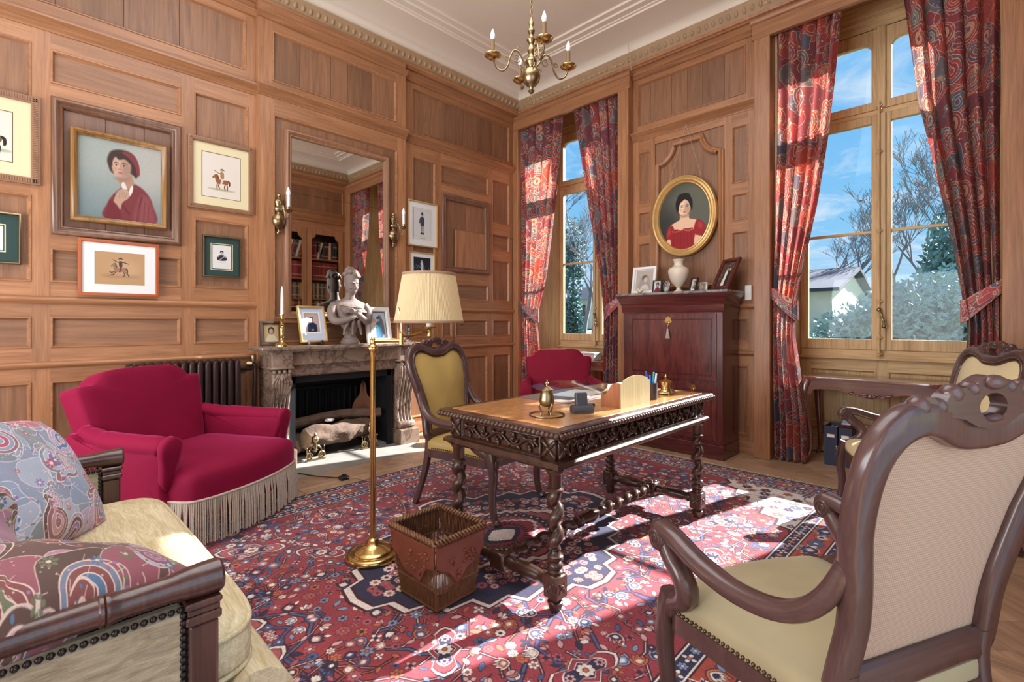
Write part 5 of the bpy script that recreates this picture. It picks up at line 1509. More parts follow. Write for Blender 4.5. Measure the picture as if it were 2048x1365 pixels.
        m.lathe([(0, -.027), (.030, -.027), (.034, -.02), (.034, .02), (.030, .027), (0, .027)], 18, TR(s * .330, .250, .604) @ Matrix.Rotation(PI / 2, 4, 'Y'))
        for q in (-1, 1):
            m.tube([(s * .330 + q * .0275, .250 + r_ * math.cos(a), .604 + r_ * math.sin(a)) for a, r_ in [(i * .5, .028 * (1 - i / 26)) for i in range(22)]], .0035, 5, up=(1, 0, 0))
        m.build('armrest', woodk + 'Y', t, smooth=50)
        pts = bez([(s * .328, .243, .600), (s * .325, .215, .565), (s * .320, .175, .528), (s * .312, .160, .490), (s * .300, .185, .45), (s * .288, .245, .415), (s * .285, .268, .38)], 5)
        n = len(pts)
        m = MB(); m.sweep(pts, rsec(.054, .056, .35, 2), up=(0, 1, 0.3), scale=[.9 + .2 * math.sin(PI * i / (n - 1)) for i in range(n)])
        m.tube([(p.x, p.y + .018, p.z + .012) for p in pts], .005, 6, up=(1, 0, 0))
        m.build('arm_support', woodk + 'Z', t, smooth=50)
    return t
chA = armchair('walnut armchair in mustard leather tucked behind the left end of the desk', 'leather_yellow', 'leather_yellow')
chA.location = (2.24, 2.50, .0105); chA.rotation_euler = (0, 0, rad(-166)); chA['group'] = 'scrolled walnut armchairs'
def recolour(t, label, loc, rz, seat, back):
    c = copy_tree(t); c['label'] = label; c.location = loc; c.rotation_euler = (0, 0, rz)
    for ch in c.children:
        k = ch.name.split('.')[0]
        if k in ('seat', 'back_pad'):
            ch.data = ch.data.copy(); ch.data.materials[0] = M[seat if k == 'seat' else back]
    return c
chB = recolour(chA, 'armchair seen from behind with checked canvas back and olive seat in front', (1.510, .332, .0105), rad(-25.5), 'seat_olive', 'leather_cream'); chB.scale = (1.0, .90, 1.0)
chC = recolour(chA, 'cream leather armchair standing at the end of the console table', (3.76, .33, .0105), rad(28), 'leather_cream', 'leather_cream')

# ---- low velvet armchairs
def bergere(label, mat, w=1.0, fringe=True, loc=(0, 0, 0), rz=0):
    t = thing('velvet_armchair', label, 'armchair', loc, rz)
    hw = .45 * w
    # seat: bowed front, domed
    ol = [(-hw, -.36), (-hw - .01, 0), (-hw - .005, .32), (-hw * .88, .405), (-hw * .45, .455), (0, .47), (hw * .45, .455), (hw * .88, .405), (hw + .005, .32), (hw + .01, 0), (hw, -.36), (0, -.38)]
    q = [(p.x, p.y) for p in bez_closed([(a, b, 0) for a, b in ol], 4)]
    m = MB(); m.pad(q, [(.97, .16), (.99, .20), (1.0, .28), (1.0, .35), (.985, .385), (.95, .405), (.85, .425), (.6, .440), (.3, .447)]); m.build('seat', mat, t, smooth=180)
    # back: wide leaning slab with shouldered top
    half = [(0, .585), (.12, .585), (.22, .578), (.27, .565), (.315, .53), (.335, .505), (.36, .498), (.42, .495), (.445, .475), (.44, .43), (.42, .30), (.39, .12), (.37, 0), (.37, -.16)]
    P = [(a * w, b) for a, b in half]; ol = P + [(-a, b) for a, b in P[-1:0:-1]]
    ol = [(p.x, p.y) for p in bez_closed([(a, b, 0) for a, b in ol], 3)]
    TB = TR(0, -.34, .36) @ Matrix.Rotation(rad(14), 4, 'X') @ Matrix(((1, 0, 0, 0), (0, 0, 1, 0), (0, 1, 0, 0), (0, 0, 0, 1)))
    m = MB(); m.pad(ol, [(.96, -.085), (.985, -.078), (.998, -.06), (1.0, -.01), (.998, .03), (.985, .05), (.95, .062), (.8, .074), (.4, .082)], TB); m.build('backrest', mat, t, smooth=180)
    # arms: panel with scrolled, pleated front and a padded roll on top
    for s in (-1, 1):
        sl = [(-.40, .18), (-.42, .57), (-.30, .565), (-.12, .555), (.10, .555), (.22, .56), (.275, .55), (.285, .50), (.265, .44), (.245, .36), (.25, .26), (.25, .18)]
        so_ = [(p.x, p.y) for p in bez_closed([(a, b, 0) for a, b in sl], 4)]
        x0 = s * (hw + .0)
        TA = Matrix(((0, 0, s, x0), (1, 0, 0, 0), (0, 1, 0, 0), (0, 0, 0, 1)))
        m = MB(); m.pad(so_, [(.9, -.05), (.97, -.045), (1, -.025), (1, .025), (.97, .048), (.9, .055)], TA)
        rp = bez([(x0 - s * .03, -.36, .60), (x0 - s * .01, -.26, .580), (x0 + s * .01, -.12, .565), (x0 + s * .02, .08, .560), (x0 + s * .02, .21, .558), (x0 + s * .018, .255, .535)], 5)
        n = len(rp); m.tube(rp, [(.045, .04)] * 4 + [(.052, .046)] * 5 + [(.060, .054)] * (n - 12) + [(.054, .05), (.04, .036), (.02, .02)], 14, up=(0, 0, 1))
        # front facing: teardrop welt
        fo = sm([(0, .155), (.052, .13), (.062, .08), (.045, .0), (.032, -.10), (0, -.14), (-.032, -.10), (-.045, 0), (-.062, .08), (-.052, .13)], 4)
        m.pad(fo, [(1, -.02), (1, .006), (.9, .016), (.5, .02)], TR(x0 + s * .018, .262, .46, 0, rad(-8)) @ Matrix(((1, 0, 0, 0), (0, 0, 1, 0), (0, 1, 0, 0), (0, 0, 0, 1))))
        m.build('armrest', mat, t, smooth=180)
        m = MB()     # gathered pleats where the arm cover meets the facing
        for k in range(9):
            a = PI * (k + .5) / 9
            m.tube([(x0 + s * .018 + .02 * math.cos(a), .276, .552 + .015 * math.sin(a)), (x0 + s * .018 + .056 * math.cos(a), .256, .565 + .05 * math.sin(a))], [.002, .0045], 5)
        m.build('pleats', mat, t, smooth=180, kind='stuff')
    for (x, y) in ((-hw + .06, .30), (hw - .06, .30), (-hw + .06, -.32), (hw - .06, -.32)):
        m = MB(); m.lathe([(.018, 0), (.026, .03), (.028, .17)], 12, TR(x, y, 0)); m.build('leg', 'walnutZ', t)
    if fringe:
        oo = [(a * 1.004, b * 1.004) for a, b in q]
        m = MB(); m.sweep([(a, b, .262) for a, b in oo], circ(.008, 6), up=(0, 0, 1), closed=True); m.build('braid', 'fringe', t, smooth=180)
        m = MB(); P = [Vector(p) for p in oo]; P.append(P[0]); step = .0105; acc = 0
        for i in range(len(P) - 1):
            a, b = P[i], P[i + 1]; d = (b - a).length; s_ = -acc
            while s_ + step <= d:
                s_ += step; c = a.lerp(b, s_ / d)
                if c.y < -.34: continue
                w1 = random.uniform(-.006, .006); nx = (c.normalized() if c.length else c)
                k = 1.0 + random.uniform(.0, .02)
                m.tube([(c.x, c.y, .262), (c.x * 1.012 * k + w1, c.y * 1.012 * k, .17), (c.x * 1.015 * k + w1 * 1.6, c.y * 1.015 * k + w1, random.uniform(.018, .034))], [.0048, .0044, .0036], 5, cap=False)
            acc = d - s_
        m.build('fringe', 'fringe', t, smooth=180, kind='stuff')
    return t
bergere('wide raspberry velvet armchair with long beige fringe before the radiator', 'velvet_red', .955, True, (.83, 3.59, .0105), rad(-148))
bergere('dark red velvet armchair behind the desk by the far window', 'velvet_dark', .84, False, (4.05, 3.22, 0), rad(135))

# ---- mahogany framed sofa at the lower left
sofa = thing('sofa', 'mahogany framed sofa in gold chenille with studded side panels', 'sofa', (0, 0, .0105))
ya, yb2, xf, xb = 1.26, 2.66, .325, -.46
for k, y in enumerate((ya, yb2)):
    s = -1 if k == 0 else 1
    m = MB(); m.box(xf - .058, xf, y - .03, y + .03, 0, .565, b=.006); m.box(xf - .063, xf + .005, y - .035, y + .035, .565, .585, b=.004); m.box(xf - .060, xf + .002, y - .032, y + .032, .585, .60, b=.003)
    m.box(xf - .064, xf + .006, y - .036, y + .036, .60, .615, b=.004); m.build('arm_post', 'sofawood', sofa, smooth=0)
    m = MB(); m.box(xb, xb + .055, y - .03, y + .03, 0, .90, b=.006); m.build('back_post', 'sofawood', sofa, smooth=0)
    m = MB(); AXs = Matrix(((0, 0, 1, 0), (0, 1, 0, y), (-1, 0, 0, .648), (0, 0, 0, 1)))
    m.lathe([(.0, xf + .014), (.032, xf + .012), (.037, xf + .006), (.036, xf - .03), (.033, xf - .06), (.028, xf - .085), (.027, xf - .16), (.030, xf - .185), (.031, xf - .187), (.031, xf - .193), (.028, xf - .195), (.031, xf - .197), (.031, xf - .203), (.028, xf - .206), (.0265, xf - .26), (.026, xf - .45), (.027, xb + .02)], 18, AXs)
    m.build('arm_rail', 'sofawood', sofa, smooth=40)
    m = MB(); m.box(xb + .05, xf - .055, y - .026, y + .026, .16, .21, b=.004); m.build('side_rail', 'sofawood', sofa, smooth=0)
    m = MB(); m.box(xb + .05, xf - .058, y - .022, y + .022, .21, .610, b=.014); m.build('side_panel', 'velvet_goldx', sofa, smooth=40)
    m = MB()
    for f in (-1, 1):
        for i in range(43): m.ball((xf - .072 - i * .0155, y + f * .0225, .606), (.0068, .006, .0068), 8, 5)
        for i in range(25): m.ball((xf - .066, y + f * .0225, .592 - i * .0158), (.0075, .006, .0075), 8, 5)
    m.build('nail_heads', 'nail_dark', sofa, smooth=180, kind='stuff')
m = MB(); m.box(xf - .055, xf - .01, ya + .03, yb2 - .03, .16, .25, b=.006); m.build('front_rail', 'sofawood', sofa, smooth=0)
m = MB(); m.box(xb + .005, xb + .045, ya + .03, yb2 - .03, .16, .86, b=.01); m.build('backrest', 'velvet_gold', sofa)
m = MB(); m.tube([(xb + .03, ya - .03, .91), (xb + .03, yb2 + .03, .91)], .034, 14, up=(1, 0, 0)); m.build('back_rail', 'sofawood', sofa)
m = MB(); m.box(xb + .05, xf + .05, ya + .03, yb2 - .03, .20, .36, b=.05); m.build('seat_base', 'velvet_gold', sofa)
def cushion_box(x0, x1, y0, y1, z0, z1, nz):
    """soft seat cushion: rounded block with sagging faces and a piped edge"""
    m = MB(); n = 22
    def f(u, v): pass
    cx, cy, cz = (x0 + x1) / 2, (y0 + y1) / 2, (z0 + z1) / 2; a, b, c = (x1 - x0) / 2, (y1 - y0) / 2, (z1 - z0) / 2
    def se(w, p): return math.copysign(abs(w) ** p, w)
    def fn(u, v):
        th = (u - .5) * 2 * PI; ph = (v - .5) * PI
        x = se(math.cos(ph), .28) * se(math.cos(th), .22); y = se(math.cos(ph), .28) * se(math.sin(th), .22); z = se(math.sin(ph), .55)
        q = noise.noise(Vector((x * 2, y * 2, z * 2 + nz))) * .010
        return (cx + x * a, cy + y * b, cz + z * c + q)
    m.grid(fn, 64, 24); return m
cushion_box(-.40, .455, ya + .035, yb2 - .035, .335, .50, 1.0).build('seat_cushion', 'velvet_gold', sofa, smooth=180, weld=True)
m = MB(); pr = []
def edge(z, k): 
    o = []
    for i in range(60):
        th = 2 * PI * i / 60; c_, s_ = math.cos(th), math.sin(th)
        o.append((.0275 + .4295 * math.copysign(abs(c_) ** .22, c_) * k, (ya + yb2) / 2 + (.667) * math.copysign(abs(s_) ** .22, s_) * k, z))
    return o
m.sweep(edge(.462, .985), circ(.0075, 6), closed=True); m.sweep(edge(.368, .985), circ(.0075, 6), closed=True); m.build('piping', 'velvet_gold', sofa, smooth=180)
# bulging front of the lower upholstery
m = MB(); m.tube([(xf + .095, ya + .03, .27), (xf + .10, (ya + yb2) / 2, .265), (xf + .095, yb2 - .03, .27)], (.095), 16, up=(0, 0, 1)); m.build('front_roll', 'velvet_gold', sofa, smooth=60)

# paisley cushions lying on the sofa
def cushion(label, w, h, d, mat, Tm, seed, uvo=(0, 0), uvs=1.5):
    t = thing('cushion', label, 'cushion', group='paisley cushions on the sofa')
    def fn(side):
        def g(u, v):
            a, b = u * 2 - 1, v * 2 - 1
            e = (1 - abs(a) ** 2.6) * (1 - abs(b) ** 2.6)
            pin = 1 - .09 * (a * a) * (1 - b * b) * 0 
            kx = 1 - .10 * (1 - abs(b) ** 2) * 0 - .06 * (1 - b * b); ky = 1 - .06 * (1 - a * a)
            z = side * d * .5 * max(0, e) ** .55 + noise.noise(Vector((a * 1.5 + seed, b * 1.5, side))) * .022 * e
            z += .010 * math.sin(6 * a + 4 * b + seed) * e
            return (a * w / 2 * ky, b * h / 2 * kx, z)
        return g
    uv = lambda u, v: (u * w * uvs + uvo[0], v * h * uvs + uvo[1])
    m = MB(); m.grid(fn(1), 30, 30, uv=uv); m.grid(fn(-1), 30, 30, uv=lambda u, v: (u * w * uvs + uvo[0] + .3, v * h * uvs + uvo[1] + .2))
    m.build('cover', mat, t, smooth=180, weld=False)
    t.matrix_world = Tm
    return t
def look(c, nrm, upv):
    n = Vector(nrm).normalized(); u = Vector(upv); u = (u - n * u.dot(n)).normalized(); x = u.cross(n)
    return Matrix(((x.x, u.x, n.x, c[0]), (x.y, u.y, n.y, c[1]), (x.z, u.z, n.z, c[2]), (0, 0, 0, 1)))
cushion('large pale paisley cushion leaning at the back of the sofa', .46, .46, .20, 'cushion', look((.03, 2.24, .71), (.72, -.42, .55), (-.25, .35, .9)), 1.0, (.1, .2))
cushion('paisley cushion with dark edge propped in front of the large one', .42, .42, .16, 'cushion2', look((-.10, 1.98, .67), (.80, -.30, .45), (-.2, -.1, 1)), 5.0, (.5, .1))
cushion('brown and blue paisley cushion lying against the near sofa arm', .52, .46, .25, 'cushion2', look((.03, 1.485, .615), (.15, .22, .95), (-.25, .9, .1)), 9.0, (.7, .6))
# ================================================================ FIREPLACE AND WHAT STANDS IN IT
fp = thing('marble_fireplace', 'brown and grey veined marble fireplace with scrolled fluted brackets', 'fireplace', (2.2, YBR, 0))
LF = Matrix.Translation(-Vector(fp.location))
def W(*a): return MB(LF)
m = W(); m.box(1.42, 3.10, 4.21, YBR, 1.000, 1.028, b=.006); m.box(1.46, 3.05, 4.235, YBR, .985, 1.0, b=.003); m.build('shelf', 'marble', fp, smooth=0)
m = W(); m.box(1.68, 2.74, 4.30, YBR, .865, .986); m.build('frieze', 'marble', fp, smooth=0)
m = W(); m.box(1.68, 2.74, 4.335, YBR, .775, .866)
m.build('lintel', 'marble', fp, smooth=0)
m = MB(LF @ frameF(4.333)); m.rectframe(1.655, 2.755, -.12, .79, [(0, 0), (0, .012), (.012, .012), (.014, .004), (.024, .004), (.026, 0)]); m.build('slip_moulding', 'marble', fp, smooth=0)
for k, (a, b) in enumerate(((1.51, 1.68), (2.74, 2.95))):
    uc = (a + b) / 2; w = (b - a) / 2
    if k == 1: b = 2.93; uc = (a + b) / 2; w = (b - a) / 2
    m = W(); m.box(a, b, 4.255, YBR, .855, .986, b=.003); m.build('corner_block', 'marble', fp, smooth=0)
    m = W(); m.box(a + .01, b - .01, 4.36, YBR, .0, .855); m.build('pilaster_back', 'marble', fp, smooth=0)
    m = W(); m.box(a - .008, b + .008, 4.24, YBR, .838, .857, b=.004)
    for i in range(4): m.ball((a + (b - a) * (i + .5) / 4, 4.265, .815), (.017, .02, .022), 8, 6)
    m.build('capital', 'marble', fp, smooth=60)
    m = W()      # fluted S-scroll: several parallel ribs sweeping down
    n = 5
    for i in range(n):
        x = a + .022 + (b - a - .044) * i / (n - 1)
        p = bez([(x, 4.275, .80), (x, 4.275, .70), (x, 4.30, .58), (x, 4.335, .45), (x, 4.345, .32), (x, 4.325, .235), (x, 4.285, .20)], 5)
        m.tube(p, [.020 - .004 * math.sin(PI * j / (len(p) - 1)) for j in range(len(p))], 8, up=(1, 0, 0))
    m.build('scroll_ribs', 'marble', fp, smooth=180)
    pr = [(p.y, p.z) for p in bez([(0, 4.275, .82), (0, 4.28, .68), (0, 4.31, .55), (0, 4.345, .42), (0, 4.352, .32), (0, 4.33, .235), (0, 4.28, .19)], 4)]
    pr += [(4.28, .15), (4.45, .15), (4.45, .82)]
    m = W(); m.plate([pr], a + .012, b - .012, MYZ); m.build('scroll_body', 'marble', fp, smooth=0)
    m = W(); m.lathe([(0, a), (.03, a), (.036, a + .01), (.036, b - .01), (.03, b), (0, b)], 18, Matrix(((0, 0, 1, 0), (1, 0, 0, 4.30), (0, 1, 0, .195), (0, 0, 0, 1))))
    m.build('scroll', 'marble', fp, smooth=60)
    if k == 0:
        m = W()
        for i in range(7):
            t = (i - 3) / 3.
            m.tube(bez([(uc + t * .03, 4.262, .79), (uc + t * .075, 4.262, .72), (uc + t * .05, 4.275, .64), (uc + t * .008, 4.288, .57)], 5), [.007, .009, .011, .012, .013, .013, .013, .012, .011, .010, .009, .008, .007, .006, .005, .004], 7, up=(0, 1, 0))
        m.build('acanthus_leaf', 'marble', fp, smooth=60)
    m = W(); m.box(a - .005, b + .03, 4.235, YBR, 0, .15, b=.005); m.build('plinth', 'marble', fp, smooth=0)
m = W()      # iron lining
m.box(1.685, 1.70, 4.36, 4.92, 0, .77); m.box(2.70, 2.715, 4.36, 4.92, 0, .77); m.box(1.69, 2.71, 4.36, 4.92, .755, .77)
m.build('iron_lining', 'soot', fp, smooth=0)
m = W(); m.box(1.70, 1.745, 4.36, 4.38, 0, .755); m.box(2.655, 2.70, 4.36, 4.38, 0, .755); m.box(1.70, 2.70, 4.36, 4.38, .70, .755); m.build('iron_surround', 'iron', fp, smooth=0)
m = W(); m.box(1.69, 2.71, 4.90, 4.92, 0, .77)
for i in range(13): m.tube([(1.80 + i * .066, 4.885, .0), (1.80 + i * .066, 4.885, .56)], .018, 8)
m.box(1.76, 2.64, 4.86, 4.91, .56, .60, b=.008); m.build('fireback', 'soot', fp, smooth=50)
def log(label, p0, p1, r, seed, bend=.02, flat=1.0):
    t = thing('log', label, 'log', p0)
    P0, P1 = Vector((0, 0, 0)), Vector(p1) - Vector(p0); d = (P1 - P0).normalized(); a = d.orthogonal().normalized(); b = d.cross(a); n, k = 34, 28; vs = []; fs = []
    for i in range(n + 1):
        tt = i / n; c = P0.lerp(P1, tt) + Vector((0, 0, bend * math.sin(tt * PI * 1.3) - 0.0)) + a * (.012 * math.sin(tt * 7 + seed))
        for j in range(k):
            an = 2 * PI * j / k
            q = noise.noise(Vector((math.cos(an) * 1.5 + seed, math.sin(an) * 1.5, tt * 4))) * .28 + noise.noise(Vector((math.cos(an) * 6 + seed, math.sin(an) * 6, tt * 9))) * .13
            vs.append(c + (a * math.cos(an) + b * math.sin(an)) * r * (1 + q))
    for i in range(n):
        for j in range(k): fs.append((i * k + j, i * k + (j + 1) % k, (i + 1) * k + (j + 1) % k, (i + 1) * k + j))
    m = MB(); m.add(vs, fs); m.build('bark', 'bark', t, smooth=60)
    for q in (vs[:k], vs[-k:]):
        m = MB(); m.add(q, [tuple(range(k))]); m.build('cut_end', 'log_end', t, smooth=0)
    return t
log('thick gnarled log with pale cut end lying across the andirons', (1.86, 4.415, .165), (2.52, 4.50, .20), .092, 1.0)
log('slimmer grey log resting on top of the thick gnarled one', (1.80, 4.60, .305), (2.64, 4.49, .335), .046, 4.0, .012)
log('dark stump of a log lying at the left behind the gnarled log', (1.80, 4.56, .10), (2.20, 4.72, .10), .088, 7.0)
m = MB(); m.ball((2.10, 4.46, .315), (.05, .03, .018), 9, 5); tag(m.build('wood_chip', 'paper', None, smooth=60), 'pale flake of wood lying on the grey upper log', 'wood chip')
def andiron(label, x, y, h):
    t = thing('andiron', label, 'andiron', (x, y, .004))
    m = MB(); m.lathe([(.012, .075), (.016, .085), (.024, .095), (.012, .105), (.010, .15), (.018, .16), (.030, .178), (.034, .195), (.024, .212), (.012, .222), (.016, .230), (.010, .242), (0, .252)], 14); m.build('urn', 'brass_old', t)
    m = MB(); m.tube([(-.09, 0, .008), (.09, 0, .008)], .008, 8, up=(0, 1, 0))
    for s in (-1, 1):
        m.tube([(s * .055 + .028 * math.cos(a), 0, .045 + .028 * math.sin(a)) for a in [2 * PI * i / 16 for i in range(16)]], .008, 7, up=(0, 1, 0), closed=True)
        m.tube(spiral2(s * .055, .045, .016, s), .005, 6, up=(0, 1, 0))
        m.tube(bez([(s * .03, 0, .012), (s * .055, 0, .085), (s * .02, 0, .13), (s * .006, 0, .10)], 5), .007, 7, up=(0, 1, 0))
        m.ball((s * .075, 0, .004), (.016, .012, .008), 8, 5)
        m.tube([(s * .075, 0, .07), (s * .078, 0, .115)], [.006, .004], 6); m.ball((s * .078, 0, .118), .008)
    m.build('scroll_foot', 'brass_old', t)
    m = MB(); m.box(-.012, .012, .01, .26, .055, .075); m.build('bar', 'iron', t, smooth=0)
    return t
def spiral2(cx, cz, r, s): return [(cx + s * r * (1 - i / 18) * math.cos(i * .55), 0, cz + r * (1 - i / 18) * math.sin(i * .55)) for i in range(16)]
andiron('brass scrolled andiron at the left front of the logs', 1.90, 4.31, .25); andiron('brass scrolled andiron half hidden behind the floor lamp pole', 2.46, 4.36, .25)
t = thing('bellows', 'brown pear shaped bellows leaning in the right of the fireplace', 'bellows', (2.60, 4.74, .22), rad(-30), rot=(rad(-10), 0, rad(-30)))
pe = sm([(0, 0), (.09, .03), (.115, .11), (.09, .19), (.04, .26), (.028, .36), (0, .40), (-.028, .36), (-.04, .26), (-.09, .19), (-.115, .11), (-.09, .03)], 4)
m = MB(); m.pad(pe, [(.95, -.03), (1, -.024), (1, -.016), (.95, -.012), (.95, .012), (1, .016), (1, .024), (.95, .03)], Matrix(((1, 0, 0, 0), (0, 0, 1, 0), (0, 1, 0, 0), (0, 0, 0, 1)))); m.build('boards', 'copper', t)
# ---- mirror over the mantel
t = thing('overmantel_mirror', 'tall two-plate mirror in moulded oak frame above the fireplace', 'mirror', (2.26, YBR + .016, 1.262))
L = Matrix.Translation(-Vector(t.location)) @ frameF(YBR + .016)
m = MB(L); m.rectframe(1.722, 2.80, 1.265, 2.985, [(0, 0), (0, .022), (.01, .04), (.026, .046), (.042, .036), (.05, .026), (.058, .028), (.066, .02), (.068, .004)]); m.build('frame', 'panelZ', t, smooth=50)
for a, b in ((1.30, 2.418), (2.42, 2.93)):
    m = MB(L); m.box(1.785, 2.738, .002, .010, a, b); m.build('mirror_plate', 'mirror', t, smooth=0)

# ================================================================ PICTURES
FRP = {'flat': lambda w, d: [(0, 0), (0, d), (w * .15, d + .002), (w * .85, d + .002), (w, d - .004), (w, 0.002)],
       'scoop': lambda w, d: [(0, 0), (0, d * .8), (w * .12, d), (w * .3, d), (w * .42, d * .75), (w * .62, d * .5), (w * .8, d * .55), (w * .88, d * .65), (w, d * .5), (w, .002)],
       'round': lambda w, d: [(0, 0), (0, d * .5), (w * .15, d * .85), (w * .4, d), (w * .65, d * .85), (w * .8, d * .5), (w, d * .4), (w, .002)]}
TFR = Matrix(((1, 0, 0, 0), (0, -1, 0, 0), (0, 0, 1, 0), (0, 0, 0, 1)))
def framed(name, label, cat, w, h, fw, fmat, pic_, loc, rz=0.0, tilt=0.0, mount=None, mw=(0, 0, 0, 0), prof='flat', d=.022, line=None, line2=None, glass=True, group=None, ribs=False, easel=None):
    """a framed picture facing local -y, origin at the middle of its lower back edge; mw = mount widths left, right, bottom, top"""
    t = thing(name, label, cat, loc, group=group, rot=(-tilt, 0, rz))
    u0, u1 = -w / 2, w / 2
    m = MB(TFR); m.rectframe(u0, u1, 0, h, FRP[prof](fw, d)); m.build('frame', fmat, t, smooth=45)
    m = MB(TFR); m.box(u0 + .002, u1 - .002, 0, .003, .002, h - .002); m.build('backing', 'darkframe', t, smooth=0)
    a, b, c, e = u0 + fw + mw[0], u1 - fw - mw[1], fw + mw[2], h - fw - mw[3]
    if mount:
        m = MB(TFR); q = .0065
        o = [(u0 + fw - .002, q, fw - .002), (u1 - fw + .002, q, fw - .002), (u1 - fw + .002, q, h - fw + .002), (u0 + fw - .002, q, h - fw + .002)]
        i_ = [(a, q, c), (b, q, c), (b, q, e), (a, q, e)]; i2 = [(a, .0045, c), (b, .0045, c), (b, .0045, e), (a, .0045, e)]
        m.add(o + i_ + i2, [(k, (k + 1) % 4, 4 + (k + 1) % 4, 4 + k) for k in range(4)] + [(4 + k, 4 + (k + 1) % 4, 8 + (k + 1) % 4, 8 + k) for k in range(4)])
        m.build('mount', mount, t, smooth=0)
    for ln in (line, line2):
        if ln:
            k, wd, mt = ln; m = MB(TFR)
            m.rectframe(a - k, b + k, c - k, e + k, [(0, .0070), (wd, .0070)]); m.build('mount_line', mt, t, smooth=0)
    m = MB(TFR); m.add([(a, .004, c), (b, .004, c), (b, .004, e), (a, .004, e)], [(0, 1, 2, 3)], [(0, 0), (1, 0), (1, 1), (0, 1)]); m.build('picture', 'pic_' + pic_, t, smooth=0, recalc=False)
    if glass:
        m = MB(TFR); m.add([(u0 + fw - .001, .0085, fw - .001), (u1 - fw + .001, .0085, fw - .001), (u1 - fw + .001, .0085, h - fw + .001), (u0 + fw - .001, .0085, h - fw + .001)], [(0, 1, 2, 3)]); m.build('glass', 'picglass', t, smooth=0, recalc=False)
    if ribs:
        m = MB(TFR); n = int(w / .0125)
        for i in range(n):
            x = u0 + .012 + (w - .024) * (i + .5) / n
            for z in (fw * .5, h - fw * .5): m.box(x - .004, x + .004, d, d + .006, z - fw * .28, z + fw * .28)
        n = int(h / .0125)
        for i in range(n):
            z = .012 + (h - .024) * (i + .5) / n
            for x in (u0 + fw * .5, u1 - fw * .5): m.box(x - fw * .28, x + fw * .28, d, d + .006, z - .004, z + .004)
        m.build('ribbing', fmat, t, smooth=0, kind='stuff')
    if easel:
        m = MB()
        if easel == 'strut': m.box(-.02, .02, .003, .010, .02, h * .7); m.tube([(0, .01, h * .6), (0, .01 + h * .28, h * .0 + .01)], .006, 6)
        else:
            for s in (-1, 1): m.box(s * w * .25 - .012, s * w * .25 + .012, -.028, .05, -.022, -.002, b=.003); m.box(s * w * .25 - .012, s * w * .25 + .012, -.028, -.022, -.022, .014, b=.002)
            m.tube([(0, .01, h * .7), (0, .09, -.01)], .006, 6)
        m.build('easel_back', 'darkframe', t, smooth=0)
    return t
yw = YF - .001
framed('framed_print', 'cavalry print in ribbed brown frame cut off by the left picture edge', 'picture', .56, .592, .045, 'ribframe', 'cavalry', (-.14, yw, 2.156), mount='mat_cream', mw=(.09, .09, .09, .09), line=(.006, .004, 'line_dark'), ribs=True)
framed('framed_print', 'small green mounted engraving cut off by the left picture edge', 'picture', .30, .338, .014, 'brass_old', 'officer2', (-.10, yw, 1.614), mount='mat_green', mw=(.07, .07, .075, .075), line=(.012, .006, 'mat_cream'))
framed('framed_painting', 'painting of a child in red coat and cap in brown gilt frame', 'painting', .566, .655, .042, 'girlframe', 'girl', (.573, YF - .012, 1.948), prof='round', d=.04, glass=False)
framed('framed_print', 'print of a rider on a standing brown horse in ribbed brown frame', 'picture', .484, .583, .036, 'ribframe', 'horseman', (1.236, yw, 2.163), mount='mat_cream', mw=(.065, .065, .075, .075), line=(.005, .004, 'line_dark'), ribs=True)
framed('framed_print', 'print of a galloping rider in orange wood frame with white mount', 'picture', .468, .402, .022, 'orange_frame', 'gallop', (.563, YF - .036, 1.425), mount='mat_white', mw=(.068, .066, .062, .06), d=.016)
framed('framed_print', 'small officer engraving with dark green mount below the ribbed frame', 'picture', .284, .343, .013, 'brass_old', 'officer', (1.238, yw, 1.609), mount='mat_green', mw=(.058, .058, .06, .06), line=(.012, .005, 'mat_cream'))
framed('framed_print', 'standing soldier print in thin gold frame right of the mirror', 'picture', .41, .508, .014, 'gold_thin', 'grenadier', (3.262, yw, 2.09), mount='mat_white', mw=(.05, .05, .06, .06), d=.02)
framed('framed_photo', 'black and white photograph in gold frame under the soldier print', 'picture', .345, .42, .012, 'gold_thin', 'bride', (3.258, yw, 1.605), mount='mat_white', mw=(.045, .045, .16, .045), d=.018)
# photographs standing on the mantel
framed('photo_frame', 'small dark framed sepia photograph behind the candlestick', 'photo', .185, .215, .022, 'darkframe', 'sepia', (1.585, 4.47, 1.030), rad(-4), rad(8), mount='brass_old', mw=(.012, .012, .012, .012), easel='strut')
framed('photo_frame', 'gold framed photograph of a young soldier on a small easel', 'photo', .265, .335, .016, 'gold_thin', 'soldier', (1.925, 4.395, 1.052), rad(8), rad(13), glass=False, mount='mat_blue', mw=(.045, .045, .08, .05), line=(.012, .012, 'mat_white'), easel='feet')
framed('photo_frame', 'white framed photograph of a party beside the bust', 'photo', .30, .36, .040, 'white', 'party', (2.60, 4.415, 1.030), rad(8), rad(10), mount='mat_white', mw=(.01, .01, .01, .01), line=(.002, .006, 'charcoal'), easel='strut')
